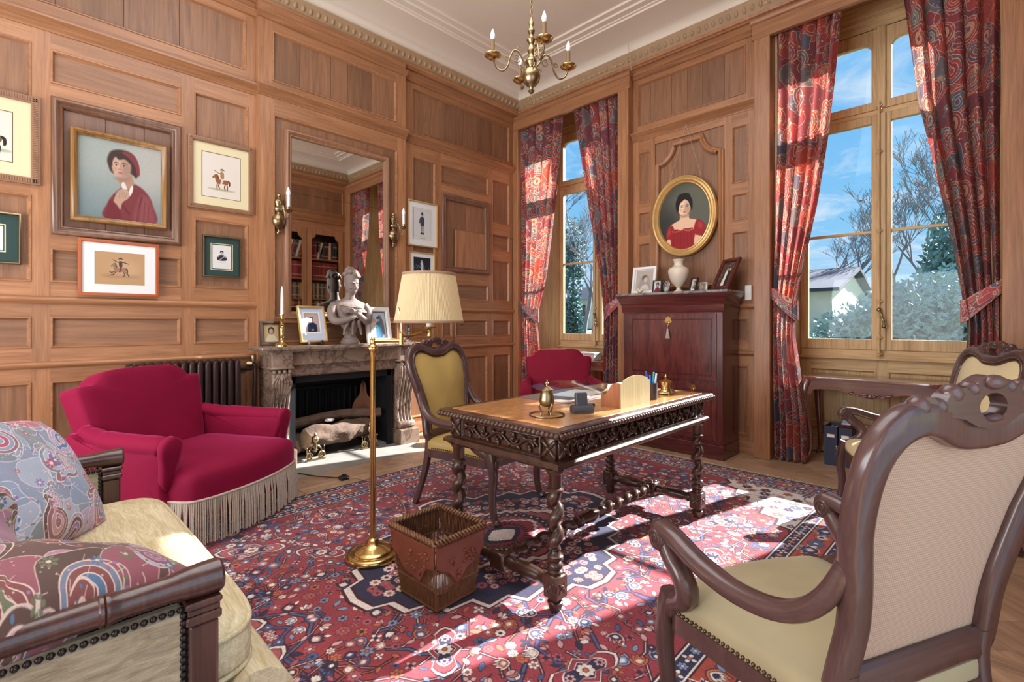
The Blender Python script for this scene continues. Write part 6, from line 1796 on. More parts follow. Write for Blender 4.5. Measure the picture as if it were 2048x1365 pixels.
# oval portrait on the window wall
t = thing('oval_portrait', 'oval portrait of a dark haired lady in crimson dress in gilt frame', 'painting', (XW - .03, 2.25, 1.905), 0, rot=(rad(-0), 0, -PI / 2))
ea, eb = .345, .412; S = []
m = MB(); n = 64
pro = [(0.0, 0), (0.0, .03), (-.006, .042), (-.016, .046), (-.026, .040), (-.034, .044), (-.044, .046), (-.054, .036), (-.062, .030), (-.070, .032), (-.078, .02), (-.080, .006)]
vs = []; fs = []
for i in range(n):
    a = 2 * PI * i / n
    for (d_, o_) in pro: vs.append(((ea + d_) * math.cos(a), -o_, eb + (eb + d_) * math.sin(a)))
k = len(pro)
for i in range(n):
    for j in range(k - 1): fs.append((i * k + j, i * k + j + 1, ((i + 1) % n) * k + j + 1, ((i + 1) % n) * k + j))
m.add(vs, fs); m.build('frame', 'gilt', t, smooth=40)
m = MB(); vs = [(0, -.01, eb)]; uv = [(.5, .5)]
for i in range(n):
    a = 2 * PI * i / n; vs.append(((ea - .074) * math.cos(a), -.01, eb + (eb - .074) * math.sin(a))); uv.append((.5 + .5 * math.cos(a), .5 + .5 * math.sin(a)))
m.add(vs, [(0, 1 + i, 1 + (i + 1) % n) for i in range(n)], uv); m.build('canvas', 'pic_lady', t, smooth=0, recalc=False)
t.rotation_euler = (0, 0, -PI / 2)
m = MB(); m.tube([(-.17, -.008, eb + .33), (.02, -.002, 1.35)], .0014, 4); m.tube([(.19, -.008, eb + .33), (.02, -.002, 1.35)], .0014, 4); m.build('hanging_cord', 'fringe', t)

# ================================================================ MANTEL ORNAMENTS
ZM = 1.028
t = thing('candlestick', 'brass candlestick with a tall white candle at the left mantel end', 'candlestick', (1.625, 4.345, ZM))
m = MB(); m.lathe([(.058, 0), (.058, .012), (.045, .024), (.03, .03), (.018, .045), (.014, .07), (.020, .085), (.016, .10), (.018, .13), (.021, .16), (.013, .175), (.024, .185), (.014, .195), (.016, .215), (.022, .235), (.015, .245), (.016, .265), (.030, .268), (.030, .274), (0, .274)], 20); m.build('stick', 'brass', t)
m = MB(); m.lathe([(.014, .27), (.0125, .40), (.009, .49), (.003, .515), (0, .517)], 14); m.build('candle', 'wax', t); m = MB(); m.tube([(0, 0, .515), (.002, 0, .53)], .0012, 5); m.build('wick', 'black', t)
# bust
t = thing('bust', 'grey terracotta bust of a woman with crossed arms on the mantel', 'sculpture', (2.275, 4.40, ZM), rad(-8))
m = MB()
m.lathe([(.0, 0), (.088, 0), (.090, .022), (.080, .03), (.078, .045), (.060, .06), (.050, .085), (.052, .11), (.062, .13), (.06, .16), (0, .17)], 24)
def loft(rings, n=24):
    vs = []; fs = []
    for (z, a, b, cx, cy) in rings:
        for i in range(n): vs.append((cx + a * math.cos(2 * PI * i / n), cy + b * math.sin(2 * PI * i / n), z))
    for r in range(len(rings) - 1):
        for i in range(n): fs.append((r * n + i, r * n + (i + 1) % n, (r + 1) * n + (i + 1) % n, (r + 1) * n + i))
    fs.append(tuple(range(n - 1, -1, -1))); fs.append(tuple((len(rings) - 1) * n + i for i in range(n)))
    m.add(vs, fs)
loft([(.13, .055, .045, 0, 0), (.17, .085, .065, 0, .005), (.22, .115, .085, 0, .005), (.28, .125, .085, 0, .005), (.34, .145, .08, 0, .01), (.375, .16, .070, 0, .015), (.40, .14, .058, 0, .02), (.42, .085, .05, 0, .018), (.44, .05, .046, 0, .012), (.47, .042, .043, .002, .004), (.52, .041, .042, .004, -.006)])
for s in (-1, 1):
    m.ball((s * .055, -.062, .315), (.045, .040, .045), 12, 8)
    m.tube(bez([(s * .14, .015, .375), (s * .172, .0, .31), (s * .168, -.03, .235), (s * .13, -.075, .215), (s * .04, -.115, .26 + s * .02), (-s * .03, -.118, .295 + s * .015)], 5), [.040, .041, .042, .043, .044, .044, .043, .042, .041, .040, .039, .038, .037, .036, .035, .034, .033, .031, .029, .027, .026, .025, .024, .022, .02, .018], 14, up=(0, 1, .1))
    for q in range(4): m.tube(bez([(-s * .025, -.125 + q * .0, .288 + s * .015 + q * .011 - .012), (-s * .055, -.126, .302 + s * .012 + q * .012 - .012), (-s * (.078 - .004 * q), -.112, .304 + s * .01 + q * .012 - .012)], 4), [.0095, .0095, .009, .009, .008, .008, .0075, .007, .006], 8)
    m.tube(bez([(-s * .01, -.13, .30 + s * .015), (-s * .028, -.138, .322 + s * .01), (-s * .046, -.130, .335)], 4), [.010, .010, .009, .009, .008, .008, .007, .007, .006], 8)
# drapery folds
for (x0, x1) in ((-.05, -.075), (.05, .075), (.0, .0)):
    m.tube(bez([(x0, -.10, .23), (x0 * 1.1, -.09, .19), (x1, -.075, .14), (x1 * 1.1, -.075, .085)], 4), [.016, .017, .018, .018, .017, .016, .016, .015, .014, .013, .012, .012, .013], 8)
for k_ in range(3): m.tube(bez([(-.12, -.055, .37 - .02 * k_), (-.03, -.105, .35 - .02 * k_), (.08, -.095, .34 - .018 * k_), (.15, -.03, .30)], 4), .0075, 7)
# head bowed a little towards its right
HM = TR(.006, -.015, .575, rad(12), rad(14), rad(-4))
hd = [(-.098, .018, .016, -.012), (-.085, .036, .036, -.024), (-.06, .052, .060, -.012), (-.02, .060, .074, -.002), (.02, .064, .080, .004), (.06, .062, .076, .008), (.09, .046, .058, .010), (.108, .02, .026, .01)]
vs = []; fs = []; n = 22
for (z, a, b, cy) in hd:
    for i in range(n): vs.append((a * math.cos(2 * PI * i / n), cy + b * math.sin(2 * PI * i / n), z))
for r in range(len(hd) - 1):
    for i in range(n): fs.append((r * n + i, r * n + (i + 1) % n, (r + 1) * n + (i + 1) % n, (r + 1) * n + i))
fs += [tuple(range(n - 1, -1, -1)), tuple((len(hd) - 1) * n + i for i in range(n))]
m.add(vs, fs, None, HM)
m.tube([(0, -.072, .012), (0, -.086, -.018), (0, -.088, -.030)], [.008, .011, .010], 8, T=HM); m.ball((0, -.078, -.032), (.013, .010, .008), 8, 6, HM)
for s in (-1, 1):
    m.ball((s * .024, -.062, .006), (.014, .010, .007), 8, 6, HM); m.tube([(s * .008, -.073, .022), (s * .026, -.072, .027), (s * .044, -.056, .02)], .006, 6, T=HM); m.ball((s * .062, .012, -.012), (.008, .014, .022), 8, 6, HM); m.ball((s * .032, -.052, -.03), (.018, .014, .018), 8, 6, HM)
m.ball((0, -.066, -.056), (.018, .010, .006), 8, 6, HM); m.ball((0, -.064, -.066), (.014, .010, .006), 8, 6, HM); m.ball((0, -.048, -.086), (.016, .016, .013), 8, 6, HM)
RR = random.Random(4)
for i in range(70):      # curls
    a = RR.uniform(0, 2 * PI); e_ = RR.uniform(.25, 1.35)
    p = (.066 * math.cos(e_) * math.cos(a), .010 + .082 * math.cos(e_) * math.sin(a), .045 + .085 * math.sin(e_))
    if p[1] < -.03 and p[2] < .075: continue
    m.ball(p, RR.uniform(.014, .024), 8, 6, HM)
for i in range(12): m.ball((RR.uniform(-.04, .03), RR.uniform(.02, .05), RR.uniform(.11, .145)), RR.uniform(.016, .024), 8, 6, HM)
o = m.build('figure', 'stone', t, smooth=180)
md = o.modifiers.new('fuse', 'REMESH'); md.mode = 'VOXEL'; md.voxel_size = .0038; md.use_smooth_shade = True
# telephone
t = thing('cordless_telephone', 'grey cordless telephone standing at the right end of the mantel', 'telephone', (2.925, 4.40, ZM), rad(30))
m = MB(); m.lathe([(.04, 0), (.042, .012), (.036, .022), (.026, .03), (0, .03)], 18); m.build('base', 'chrome', t)
m = MB(); m.box(-.024, .024, -.012, .014, .022, .175, b=.008); m.build('handset', 'charcoal', t)
m = MB(); m.box(-.017, .017, -.0135, -.011, .118, .150); m.build('screen', 'mat_blue', t, smooth=0)
m = MB()
for i in range(3):
    for j in range(4): m.box(-.016 + i * .012, -.008 + i * .012, -.0145, -.011, .05 + j * .014, .058 + j * .014)
m.build('keys', 'white', t, smooth=0, kind='stuff')
# wall lights
def sconce(label, x, z0):
    t = thing('wall_light', label, 'wall light', (x, YBR - .0, z0), group='brass wall lights beside the mirror')
    m = MB(); m.lathe([(0, 0), (.016, .006), (.020, .018), (.010, .032), (.012, .045), (.030, .052), (.022, .06), (.045, .085), (.058, .12), (.052, .155), (.026, .18), (.020, .195), (.036, .215), (.038, .232), (.022, .25), (.030, .275), (.038, .29), (.034, .305), (.014, .32), (.012, .33), (.020, .342), (.016, .355), (0, .365)], 20, TR(0, -.024, 0), sy=.75); m.build('back_plate', 'brass_old', t)
    m = MB(); m.tube(bez([(0, -.05, .215), (.012, -.085, .255), (.012, -.115, .20), (.014, -.135, .135), (.02, -.165, .125), (.024, -.178, .175)], 6), .0065, 8, up=(1, 0, 0))
    m.tube(spiral((-.078, .225), .034, 1.2, 20, x=.004), .005, 6, up=(1, 0, 0)); m.tube(spiral((-.062, .275), .026, 1.0, 16, x=.0), .0045, 6, up=(1, 0, 0)); m.build('arm', 'brass_old', t)
    m = MB(); m.lathe([(.006, .170), (.030, .186), (.036, .198), (.030, .194), (.012, .192), (.014, .205), (.016, .225), (0, .225)], 16, TR(.024, -.178, 0)); m.build('drip_pan', 'brass_old', t)
    m = MB(); m.lathe([(.0135, .225), (.0135, .315), (0, .315)], 14, TR(.024, -.178, 0)); m.build('candle_tube', 'white', t)
    m = MB(); m.lathe([(.010, .315), (.018, .335), (.0185, .35), (.012, .375), (.004, .395), (0, .398)], 14, TR(.024, -.178, 0)); m.build('bulb', 'bulb', t)
    return t
s1 = sconce('brass wall light left of the mirror with one candle bulb', 1.668, 2.015)
s2 = copy_tree(s1); s2.location.x = 2.838; s2.location.z = 2.03; s2['label'] = 'brass wall light between the mirror and the soldier print'

# ================================================================ RADIATOR
t = thing('radiator', 'bronze painted cast iron radiator behind the raspberry armchair', 'radiator', (1.0, 4.485, 0))
sec0 = None
for i in range(14):
    x = -.793 + i * .0535
    if sec0 is None:
        m = MB(); pf = [(p.x, p.y) for p in bez_closed([(-.075, .09, 0), (-.08, .5, 0), (-.078, .87, 0), (-.06, .925, 0), (0, .935, 0), (.06, .925, 0), (.078, .87, 0), (.08, .5, 0), (.075, .09, 0), (0, .07, 0)], 4)]
        m.pad(pf, [(.90, -.020), (.98, -.016), (1, -.008), (1, .008), (.98, .016), (.90, .020)], MYZ); sec0 = m.build('section', 'radiator', t, smooth=60)
    else: sec0_ = piece(sec0, parent=t); sec0_.location.x = x + .40; continue
    sec0.location.x = x + .40
    base = x + .40
m = MB(); m.tube([(-.06, 0, .85), (.80, 0, .85)], .022, 10, up=(0, 1, 0)); m.tube([(-.06, 0, .14), (.80, 0, .14)], .022, 10, up=(0, 1, 0)); o = m.build('header_pipes', 'radiator', t); o.location.x = -.37
m = MB(); m.tube(bez([(.40, 0, .90), (.44, -.02, .88), (.45, -.02, .80), (.44, -.02, .5), (.44, -.02, 0)], 5), .016, 10); m.build('pipe', 'radiator', t)
m = MB(); m.tube([(.385, -.01, .885), (.425, -.02, .885)], .017, 10); m.lathe([(.018, .90), (.021, .92), (.021, .955), (.016, .96), (0, .96)], 14, TR(.435, -.02, 0)); o = m.build('valve', 'brass_old', t); o['label'] = 'brass valve with pale cap'

# ================================================================ SECRETARY DESK
sc_ = thing('secretary_cabinet', 'tall mahogany drop front secretary with grey marble top', 'cabinet', (4.612, 2.22, 0), rad(-90))
# local: x along -Y.. front faces local -y -> world -X
wh, dp = .505, .180
m = MB(); m.box(-wh - .01, wh + .01, -dp - .012, dp, 0, .13, b=.006); m.build('plinth', 'mahX', sc_, smooth=0)
m = MB(); m.box(-wh, wh, -dp, dp, .13, 1.33, b=.003); m.build('carcass', 'mahZ', sc_, smooth=0)
pr = [(-dp - .004, 1.325), (-dp - .012, 1.345), (-dp - .014, 1.39), (-dp - .018, 1.41), (-dp - .030, 1.425), (-dp - .034, 1.45), (-dp - .05, 1.475), (-dp - .055, 1.50)]
m = MB(TXY); vs = []; fs = []; k = len(pr)
for (y, z) in pr:
    o_ = -(y + dp)
    vs += [(-wh - o_, z, dp), (-wh - o_, z, y), (wh + o_, z, y), (wh + o_, z, dp)]
for i in range(k - 1):
    for j in range(3): fs.append((i * 4 + j, i * 4 + j + 1, (i + 1) * 4 + j + 1, (i + 1) * 4 + j))
m.add(vs, fs); m.build('frieze_drawer', 'mahX', sc_, smooth=45)
m = MB(); m.box(-wh - .06, wh + .06, -dp - .062, dp, 1.50, 1.526, b=.008); o = m.build('marble_top', 'marble_grey', sc_); o['label'] = 'grey veined marble top'
M['flame'] = wood('flame_mahogany', (58, 24, 26), (118, 56, 48), 'Z', rough=.2, tone=.02, across=7, along=1.6, coat=.5)
for nm, z0, z1, n in (('drop_front', .70, 1.315, 1), ('door', .16, .665, 2)):
    for i in range(n):
        a = -wh + .05 + (2 * wh - .10) * i / n + .003; b = -wh + .05 + (2 * wh - .10) * (i + 1) / n - .003
        m = MB(); m.box(a, b, -dp - .006, -dp + .01, z0, z1, b=.002); o = m.build(nm, 'flame', sc_, smooth=0)
        m = MB(TFR @ Matrix.Translation((0, dp + .006, 0))); m.rectframe(a + .045, b - .045, z0 + .045, z1 - .045, [(0, 0), (.003, .004), (.008, .004), (.011, 0)]); m.build('panel_bead', 'mahX', o)
def escut(x, z, s, par, tas):
    m = MB(); m.plate([sm([(0, -.04), (.014, -.022), (.03, -.012), (.034, .006), (.024, .016), (.026, .03), (.010, .036), (0, .046), (-.010, .036), (-.026, .03), (-.024, .016), (-.034, .006), (-.03, -.012), (-.014, -.022)], 3)], 0, .004, TR(x, -dp - .006, z) @ MXZ @ Matrix.Scale(s, 4)); o = m.build('escutcheon', 'brass', par); o['label'] = 'pierced brass keyhole plate'
    m = MB(); m.tube([(x, -dp - .008, z - .003), (x, -dp - .022, z - .003)], .004, 6); m.tube([(x + .012 * math.cos(a), -dp - .024, z - .012 + .012 * math.sin(a)) for a in [2 * PI * i / 14 for i in range(14)]], .0025, 5, up=(0, 1, 0), closed=True); m.build('key', 'brass', par)
    if tas:
        m = MB(); m.tube([(x, -dp - .026, z - .024), (x, -dp - .02, z - .075)], .002, 5); m.ball((x, -dp - .02, z - .082), .011)
        for i in range(16):
            a = i * 2 * PI / 16; m.tube([(x + .006 * math.cos(a), -dp - .02 + .006 * math.sin(a), z - .088), (x + .020 * math.cos(a), -dp - .02 + .012 * math.sin(a), z - .165)], [.003, .0025], 5)
        m.build('tassel', 'fringe', par, smooth=60)
escut(-.01, 1.245, 1.05, sc_, True); escut(.235, .625, .8, sc_, False)
# ornaments on the marble
ZS = 1.526
def onsec(px, py): return px, py
framed('photo_frame', 'white framed photograph of a veiled face at the left of the marble top', 'photo', .265, .285, .028, 'white', 'veil', (4.575, 2.58, ZS), -PI / 2, rad(10), mount='mat_white', mw=(.008, .008, .008, .008), easel='strut')
framed('photo_frame', 'tiny brown framed photograph of a dark haired child in red', 'photo', .095, .128, .008, 'darkframe', 'child1', (4.50, 2.385, ZS), -PI / 2, rad(10), easel='strut')
framed('photo_frame', 'tiny dark framed photograph right of the vase', 'photo', .085, .135, .008, 'darkframe', 'child3', (4.56, 2.045, ZS), rad(-90 - 24), rad(16), mount='mat_white', mw=(.006, .006, .02, .006), easel='strut')
framed('photo_frame', 'tiny pale framed photograph half hidden behind the dark framed one', 'photo', .07, .09, .008, 'white', 'child4', (4.66, 1.985, ZS), rad(-90), rad(12), easel='strut')
framed('photo_frame', 'tall reddish wood frame with a wedding photograph leaning on the marble top', 'photo', .235, .315, .030, 'mahZ', 'wedding', (4.60, 1.80, ZS + .012), rad(-90 - 30), rad(26), easel='strut')
t = thing('oval_photo_frame', 'small silver oval photograph of a child left of the vase', 'photo', (4.57, 2.33, ZS), rot=(rad(-8), 0, rad(-90 - 15)))
m = MB(); m.pad(circ(.048, 28, 0, .066, .064), [(1, 0), (1, .008), (.92, .012), (.80, .010)], MXZ, close=(True, False)); m.build('frame', 'chrome', t)
m = MB(); nn = 24; m.add([(0, -.0095, .066)] + [(.0395 * math.cos(2 * PI * i / nn), -.0095, .066 + .053 * math.sin(2 * PI * i / nn)) for i in range(nn)], [(0, 1 + i, 1 + (i + 1) % nn) for i in range(nn)], [(.5, .5)] + [(.5 + .5 * math.cos(2 * PI * i / nn), .5 + .5 * math.sin(2 * PI * i / nn)) for i in range(nn)]); m.build('picture', 'pic_child2', t, smooth=0, recalc=False)
m = MB(); m.tube([(0, .002, .08), (0, .045, .008)], .004, 6); m.build('easel_back', 'chrome', t)
t = thing('vase', 'pale alabaster urn vase under the oval portrait', 'vase', (4.58, 2.20, ZS))
m = MB(); m.lathe([(.0, 0), (.050, 0), (.050, .008), (.038, .018), (.022, .032), (.020, .048), (.034, .062), (.064, .095), (.086, .14), (.098, .185), (.099, .215), (.090, .235), (.062, .250), (.046, .262), (.042, .285), (.046, .305), (.058, .318), (.060, .325), (.050, .325), (.040, .30), (.036, .26), (0, .25)], 32); m.build('body', 'alabaster', t)
t = thing('shell_ornament', 'small knobbly shell ornament before the veiled photograph', 'ornament', (4.46, 2.555, ZS))
m = MB(); m.ball((0, 0, .022), (.025, .022, .024)); m.ball((.012, -.015, .036), .018); m.ball((-.014, .012, .034), .017); m.build('shell', 'alabaster', t, smooth=180); m = MB(); m.lathe([(.02, 0), (.022, .006), (.016, .012), (0, .012)], 12); m.build('foot', 'charcoal', t)
m = MB(); m.box(XW - .032, XW, 1.60, 1.66, 1.44, 1.58, b=.005); o = m.build('thermostat', 'white', None, smooth=0); tag(o, 'white plastic control box on the panelling beside the curtain', 'control box')

# ================================================================ CONSOLE TABLES IN THE WINDOW BAYS
def console(label, loc, rz):
    t = thing('console_table', label, 'table', loc, rz, group='walnut console tables under the windows')
    hw, d = .50, .22
    m = MB(); ol = sm([(-hw, -d), (-hw * .85, -d - .012), (-hw * .4, -d - .03), (0, -d - .02), (hw * .4, -d - .03), (hw * .85, -d - .012), (hw, -d), (hw, d), (0, d), (-hw, d)], 5)
    ol = [(-hw, -d + .03), (-hw + .03, -d - .005)] + [(x, -d - .02 + .012 * math.cos(x * 9)) for x in [(-hw + .08) + (2 * hw - .16) * i / 16 for i in range(17)]] + [(hw - .03, -d - .005), (hw, -d + .03), (hw, d), (-hw, d)]
    m.pad(ol, [(.985, .725), (.985, .735), (1.0, .742), (1.0, .752), (.985, .760), (.93, .762)]); m.build('tabletop', 'tablewoodX', t, smooth=30)
    f = [(-hw + .02, .725), (-hw + .02, .60)] + [(p.x, p.y) for p in bez([(-hw + .075, .60, 0), (-hw + .10, .645, 0), (-.25, .655, 0), (-.12, .63, 0), (0, .60, 0), (.12, .63, 0), (.25, .655, 0), (hw - .10, .645, 0), (hw - .075, .60, 0)], 5)] + [(hw - .02, .60), (hw - .02, .725)]
    m = MB(); m.plate([f], d - .0, d - .02, MXZ); m.build('apron', 'tablewoodX', t, smooth=0)
    m = MB()
    for s in (-1, 1): m.box(s * (hw - .03) - .012, s * (hw - .03) + .012, -d + .03, d - .02, .62, .725)
    m.box(-hw + .03, hw - .03, d - .03, d - .01, .62, .725); m.build('side_apron', 'tablewoodY', t, smooth=0)
    m = MB(); yy = -d - .008
    for s in (-1, 1):
        m.tube(bez([(s * .02, yy, .622), (s * .05, yy, .640), (s * .08, yy, .618), (s * .11, yy, .634), (s * .14, yy, .636)], 5), .007, 6, up=(0, 1, 0)); m.tube([(s * .13 + .016 * (1 - i / 20) * math.cos(i * .5), yy, .640 + .016 * (1 - i / 20) * math.sin(i * .5)) for i in range(16)], .005, 6, up=(0, 1, 0))
        m.tube([(s * .03 + .018 * (1 - i / 20) * math.cos(i * .5), yy - .003, .628 + .016 * (1 - i / 20) * math.sin(i * .5)) for i in range(16)], .006, 6, up=(0, 1, 0))
    m.ball((0, yy, .620), (.024, .012, .018)); m.build('carving', 'tablewoodX', t, smooth=180)
    for sx in (-1, 1):
        for sy in (-1, 1):
            x, y = sx * (hw - .045), sy * (d - .025); q = .7 if sy < 0 else .35
            p = bez([(x, y, .73), (x + sx * .028 * q, y + sy * .024 * q, .67), (x + sx * .038 * q, y + sy * .036 * q, .59), (x + sx * .012 * q, y + sy * .012 * q, .44), (x - sx * .026 * q, y - sy * .024 * q, .25), (x - sx * .026 * q, y - sy * .020 * q, .11), (x + sx * .010 * q, y + sy * .014 * q, .02), (x + sx * .022 * q, y + sy * .028 * q, .0)], 4)
            n = len(p); m = MB(); m.sweep(p, rsec(.056, .056, .3, 2), up=(0, 1, .2), scale=[1.3 - .85 * min(1, (i / (n - 1)) * 1.3) if i < n - 4 else .55 for i in range(n)])
            m.ball((x + sx * .014 * q, y + sy * .018 * q, .014), (.02, .02, .014), 8, 6); m.build('leg', 'tablewoodZ', t, smooth=50)
    return t
c1 = console('walnut console table with carved apron under the right window', (5.15, .72, 0), -PI / 2)
c2 = copy_tree(c1); c2.location = (5.15, 3.70, 0); c2['label'] = 'walnut console table in the far window bay behind the red armchair'
t = thing('storage_box', 'white lidded box lying on the far console table', 'box', (5.06, 3.60, .762)); m = MB(); m.box(-.08, .08, -.12, .12, 0, .075, b=.003); m.build('box', 'paper', t, smooth=0); m = MB(); m.box(-.084, .084, -.124, .124, .075, .10, b=.003); m.build('lid', 'white', t, smooth=0)
# box files on the floor
def boxfile(label, y, grp):
    t = thing('box_file', label, 'box file', (5.07, y, 0), group=grp)
    m = MB(); m.box(-.115, .115, -.048, .048, 0, .012); m.box(-.115, -.112, -.048, .048, .012, .335); m.box(.112, .115, -.048, .048, .012, .335); m.box(-.112, .112, -.048, -.045, .012, .335); m.box(-.112, .112, .045, .048, .012, .335); m.build('case', 'navy', t, smooth=0)
    m = MB(TR(-.1152, 0, .255) @ Matrix(((0, 0, -1, 0), (-1, 0, 0, 0), (0, 1, 0, 0), (0, 0, 0, 1)))); m.rectframe(-.032, .032, 0, 0.001, [(0, 0)]) if False else None
    m = MB(); m.box(-.119, -.115, -.030, .030, .238, .270, b=.002); o = m.build('label_holder', 'chrome', t, smooth=0)
    m = MB(); m.box(-.1195, -.1185, -.024, .024, .244, .264); m.build('label_card', 'paper', o, smooth=0)
    m = MB()
    for k in range(9): m.box(-.10, .10, -.040 + k * .009, -.036 + k * .009, .014, .29 + .03 * ((k * 7) % 5) / 5)
    m.build('papers', 'paper', t, smooth=0, kind='stuff'); return t
f1 = boxfile('navy box file with metal label holder nearest the console leg', 1.00, 'navy box files')
f2 = copy_tree(f1); f2.location.y = .895; f2['label'] = 'navy box file with pink papers on top beside the first file'
for k, (mt, dz, dy) in enumerate((('velvet_dark', .338, -.01), ('mat_green', .35, .015), ('mat_blue', .362, -.005))):
    m = MB(); m.box(-.105, .10, -.046, .046, 0, .010, T=TR(0, dy, 0, .1 * (k - 1)), b=.003); o = m.build('papers', mt, None, smooth=0); o.location = (5.07, .895, dz - .002); tag(o, ('crimson', 'green', 'pale blue')[k] + ' folder lying on top of the second navy box file', 'folder')

# ================================================================ CURTAINS
def curtain(label, y_out, side, inner, zs_tie, loc_x=4.835, seed=0.0, hookz=1.55):
    """inner: list of (z, y of the free edge). Cloth hangs in folds, is gathered by a band and falls to the floor"""
    t = thing('curtain', label, 'curtain', (loc_x, y_out, 0), group='paisley curtains')
    zs = [p[0] for p in inner]; ys = [p[1] for p in inner]
    o = np.argsort(zs); zs = np.array(zs)[o]; ys = np.array(ys)[o]
    nf = 5.0
    def fn(u, v):
        z = .02 + v * (3.90 - .02)
        yi = float(np.interp(z, zs, ys)); w = yi - y_out
        zt = (z - zs_tie) / .28
        pinch = math.exp(-zt * zt)
        off = abs(w)
        amp = .036 + .020 * (1 - min(1, off / .5)) - .016 * pinch + .010 * v
        ph = 2 * PI * nf * u + seed + .5 * math.sin(z * 1.3 + seed)
        x = amp * math.sin(ph) + .012 * math.sin(ph * 2.1 + z * 1.7 + seed)
        # free edge swings out a little towards the room at the band
        x += -.030 * pinch * u
        yy = w * (u + .045 * math.sin(ph + 1.2) * (1 - abs(2 * u - 1)) ) 
        # hook side: cloth is drawn back to the jamb at the band
        return (x, yy, z)
    m = MB(); m.grid(fn, 90, 70, uv=lambda u, v: (u * 1.0 + seed * .37, v * 3.9 / 1.2 + seed * .21)); m.build('cloth', 'curtain', t, smooth=180, recalc=False)
    yi = float(np.interp(zs_tie, zs, ys)) - y_out
    m = MB(); s = 1 if yi > 0 else -1; W_ = abs(yi)
    P = []; Q = 40
    for i in range(Q):
        a = 2 * PI * i / Q
        yy = W_ / 2 + (W_ / 2 + .022) * math.cos(a); xx = .062 * math.sin(a) - .012
        zz = zs_tie - .02 + (hookz - zs_tie) * (1 - max(0, min(1, yy / W_))) * 1.0
        P.append((xx, s * yy, zz))
    vs = []; fs = []; uv = []
    for i, p in enumerate(P):
        flare = .05 + .035 * max(0, min(1, abs(p[1]) / W_))
        for k_ in range(5):
            q = k_ / 4 - .5
            vs.append((p[0] * (1 + .25 * (.25 - q * q)), p[1], p[2] + q * 2 * flare)); uv.append((i / Q * .6 + seed * .3, .2 * k_ / 4 + seed * .13))
    for i in range(Q):
        for k_ in range(4): fs.append((i * 5 + k_, ((i + 1) % Q) * 5 + k_, ((i + 1) % Q) * 5 + k_ + 1, i * 5 + k_ + 1))
    m.add(vs, fs, uv); m.build('tieback', 'tieback', t, smooth=180, recalc=False)
    return t
curtain('paisley curtain on the left of the right hand window, sunlit from behind', 1.425, 1, [(3.9, .89), (3.27, .946), (2.78, 1.0), (2.284, 1.074), (1.779, 1.176), (1.45, 1.235), (1.30, 1.243), (1.1, 1.25), (.69, 1.20), (.39, 1.165), (0, 1.155)], 1.36, seed=.6, hookz=1.52)
curtain('paisley curtain at the right edge of the right hand window', -.04, -1, [(3.9, .51), (2.93, .41), (2.375, .31), (1.88, .225), (1.4, .157), (1.21, .131), (1.0, .14), (.5, .17), (0, .18)], 1.33, seed=2.1, hookz=1.50)
curtain('paisley curtain in the room corner left of the far window', 4.525, 1, [(3.9, 3.82), (3.28, 3.88), (2.48, 4.02), (1.85, 4.14), (1.4, 4.245), (1.27, 4.28), (.88, 4.254), (.48, 4.24), (0, 4.23)], 1.34, seed=3.3, hookz=1.50)
curtain('paisley curtain between the far window and the secretary', 3.0, -1, [(3.9, 3.65), (3.32, 3.546), (2.7, 3.436), (2.09, 3.33), (1.615, 3.24), (1.32, 3.197), (.92, 3.205), (.4, 3.22), (0, 3.22)], 1.34, seed=4.4, hookz=1.50)
for y0, y1 in ((2.99, 4.53), (-.045, 1.42)):
    m = MB(); m.tube([(4.835, y0, 3.90), (4.835, y1, 3.90)], .014, 8); o = m.build('curtain_rail', 'white', wall_right)

# ================================================================ CHANDELIER
ch = thing('chandelier', 'aged brass chandelier with four scrolled candle arms hanging on a chain', 'chandelier', (2.32, 2.10, 2.62))
m = MB(); z = lambda a: a - 2.62
m.lathe([(0, z(2.685)), (.010, z(2.69)), (.016, z(2.70)), (.022, z(2.707)), (.010, z(2.715)), (.014, z(2.73)), (.034, z(2.745)), (.052, z(2.77)), (.058, z(2.80)), (.052, z(2.83)), (.034, z(2.85)), (.016, z(2.858)), (.022, z(2.87)), (.034, z(2.885)), (.036, z(2.90)), (.022, z(2.915)), (.016, z(2.93)), (.020, z(2.95)), (.026, z(2.965)), (.018, z(2.985)), (.014, z(3.0)), (.020, z(3.015)), (.030, z(3.03)), (.018, z(3.042)), (.012, z(3.06)), (.018, z(3.075)), (.024, z(3.09)), (.014, z(3.105)), (.012, z(3.12)), (.018, z(3.14)), (.010, z(3.155)), (.009, z(3.175)), (0, z(3.18))], 24); m.build('stem', 'brass_old', ch, smooth=60)
m = MB(); m.tube([(.022 * math.cos(a), 0, .024 + .022 * math.sin(a)) for a in [2 * PI * i / 20 for i in range(20)]], .0028, 6, up=(0, 1, 0), closed=True); m.tube([(0, 0, .045), (0, 0, .07)], .004, 6); o = m.build('ring', 'brass_old', ch); o.rotation_euler.z = rad(-40)
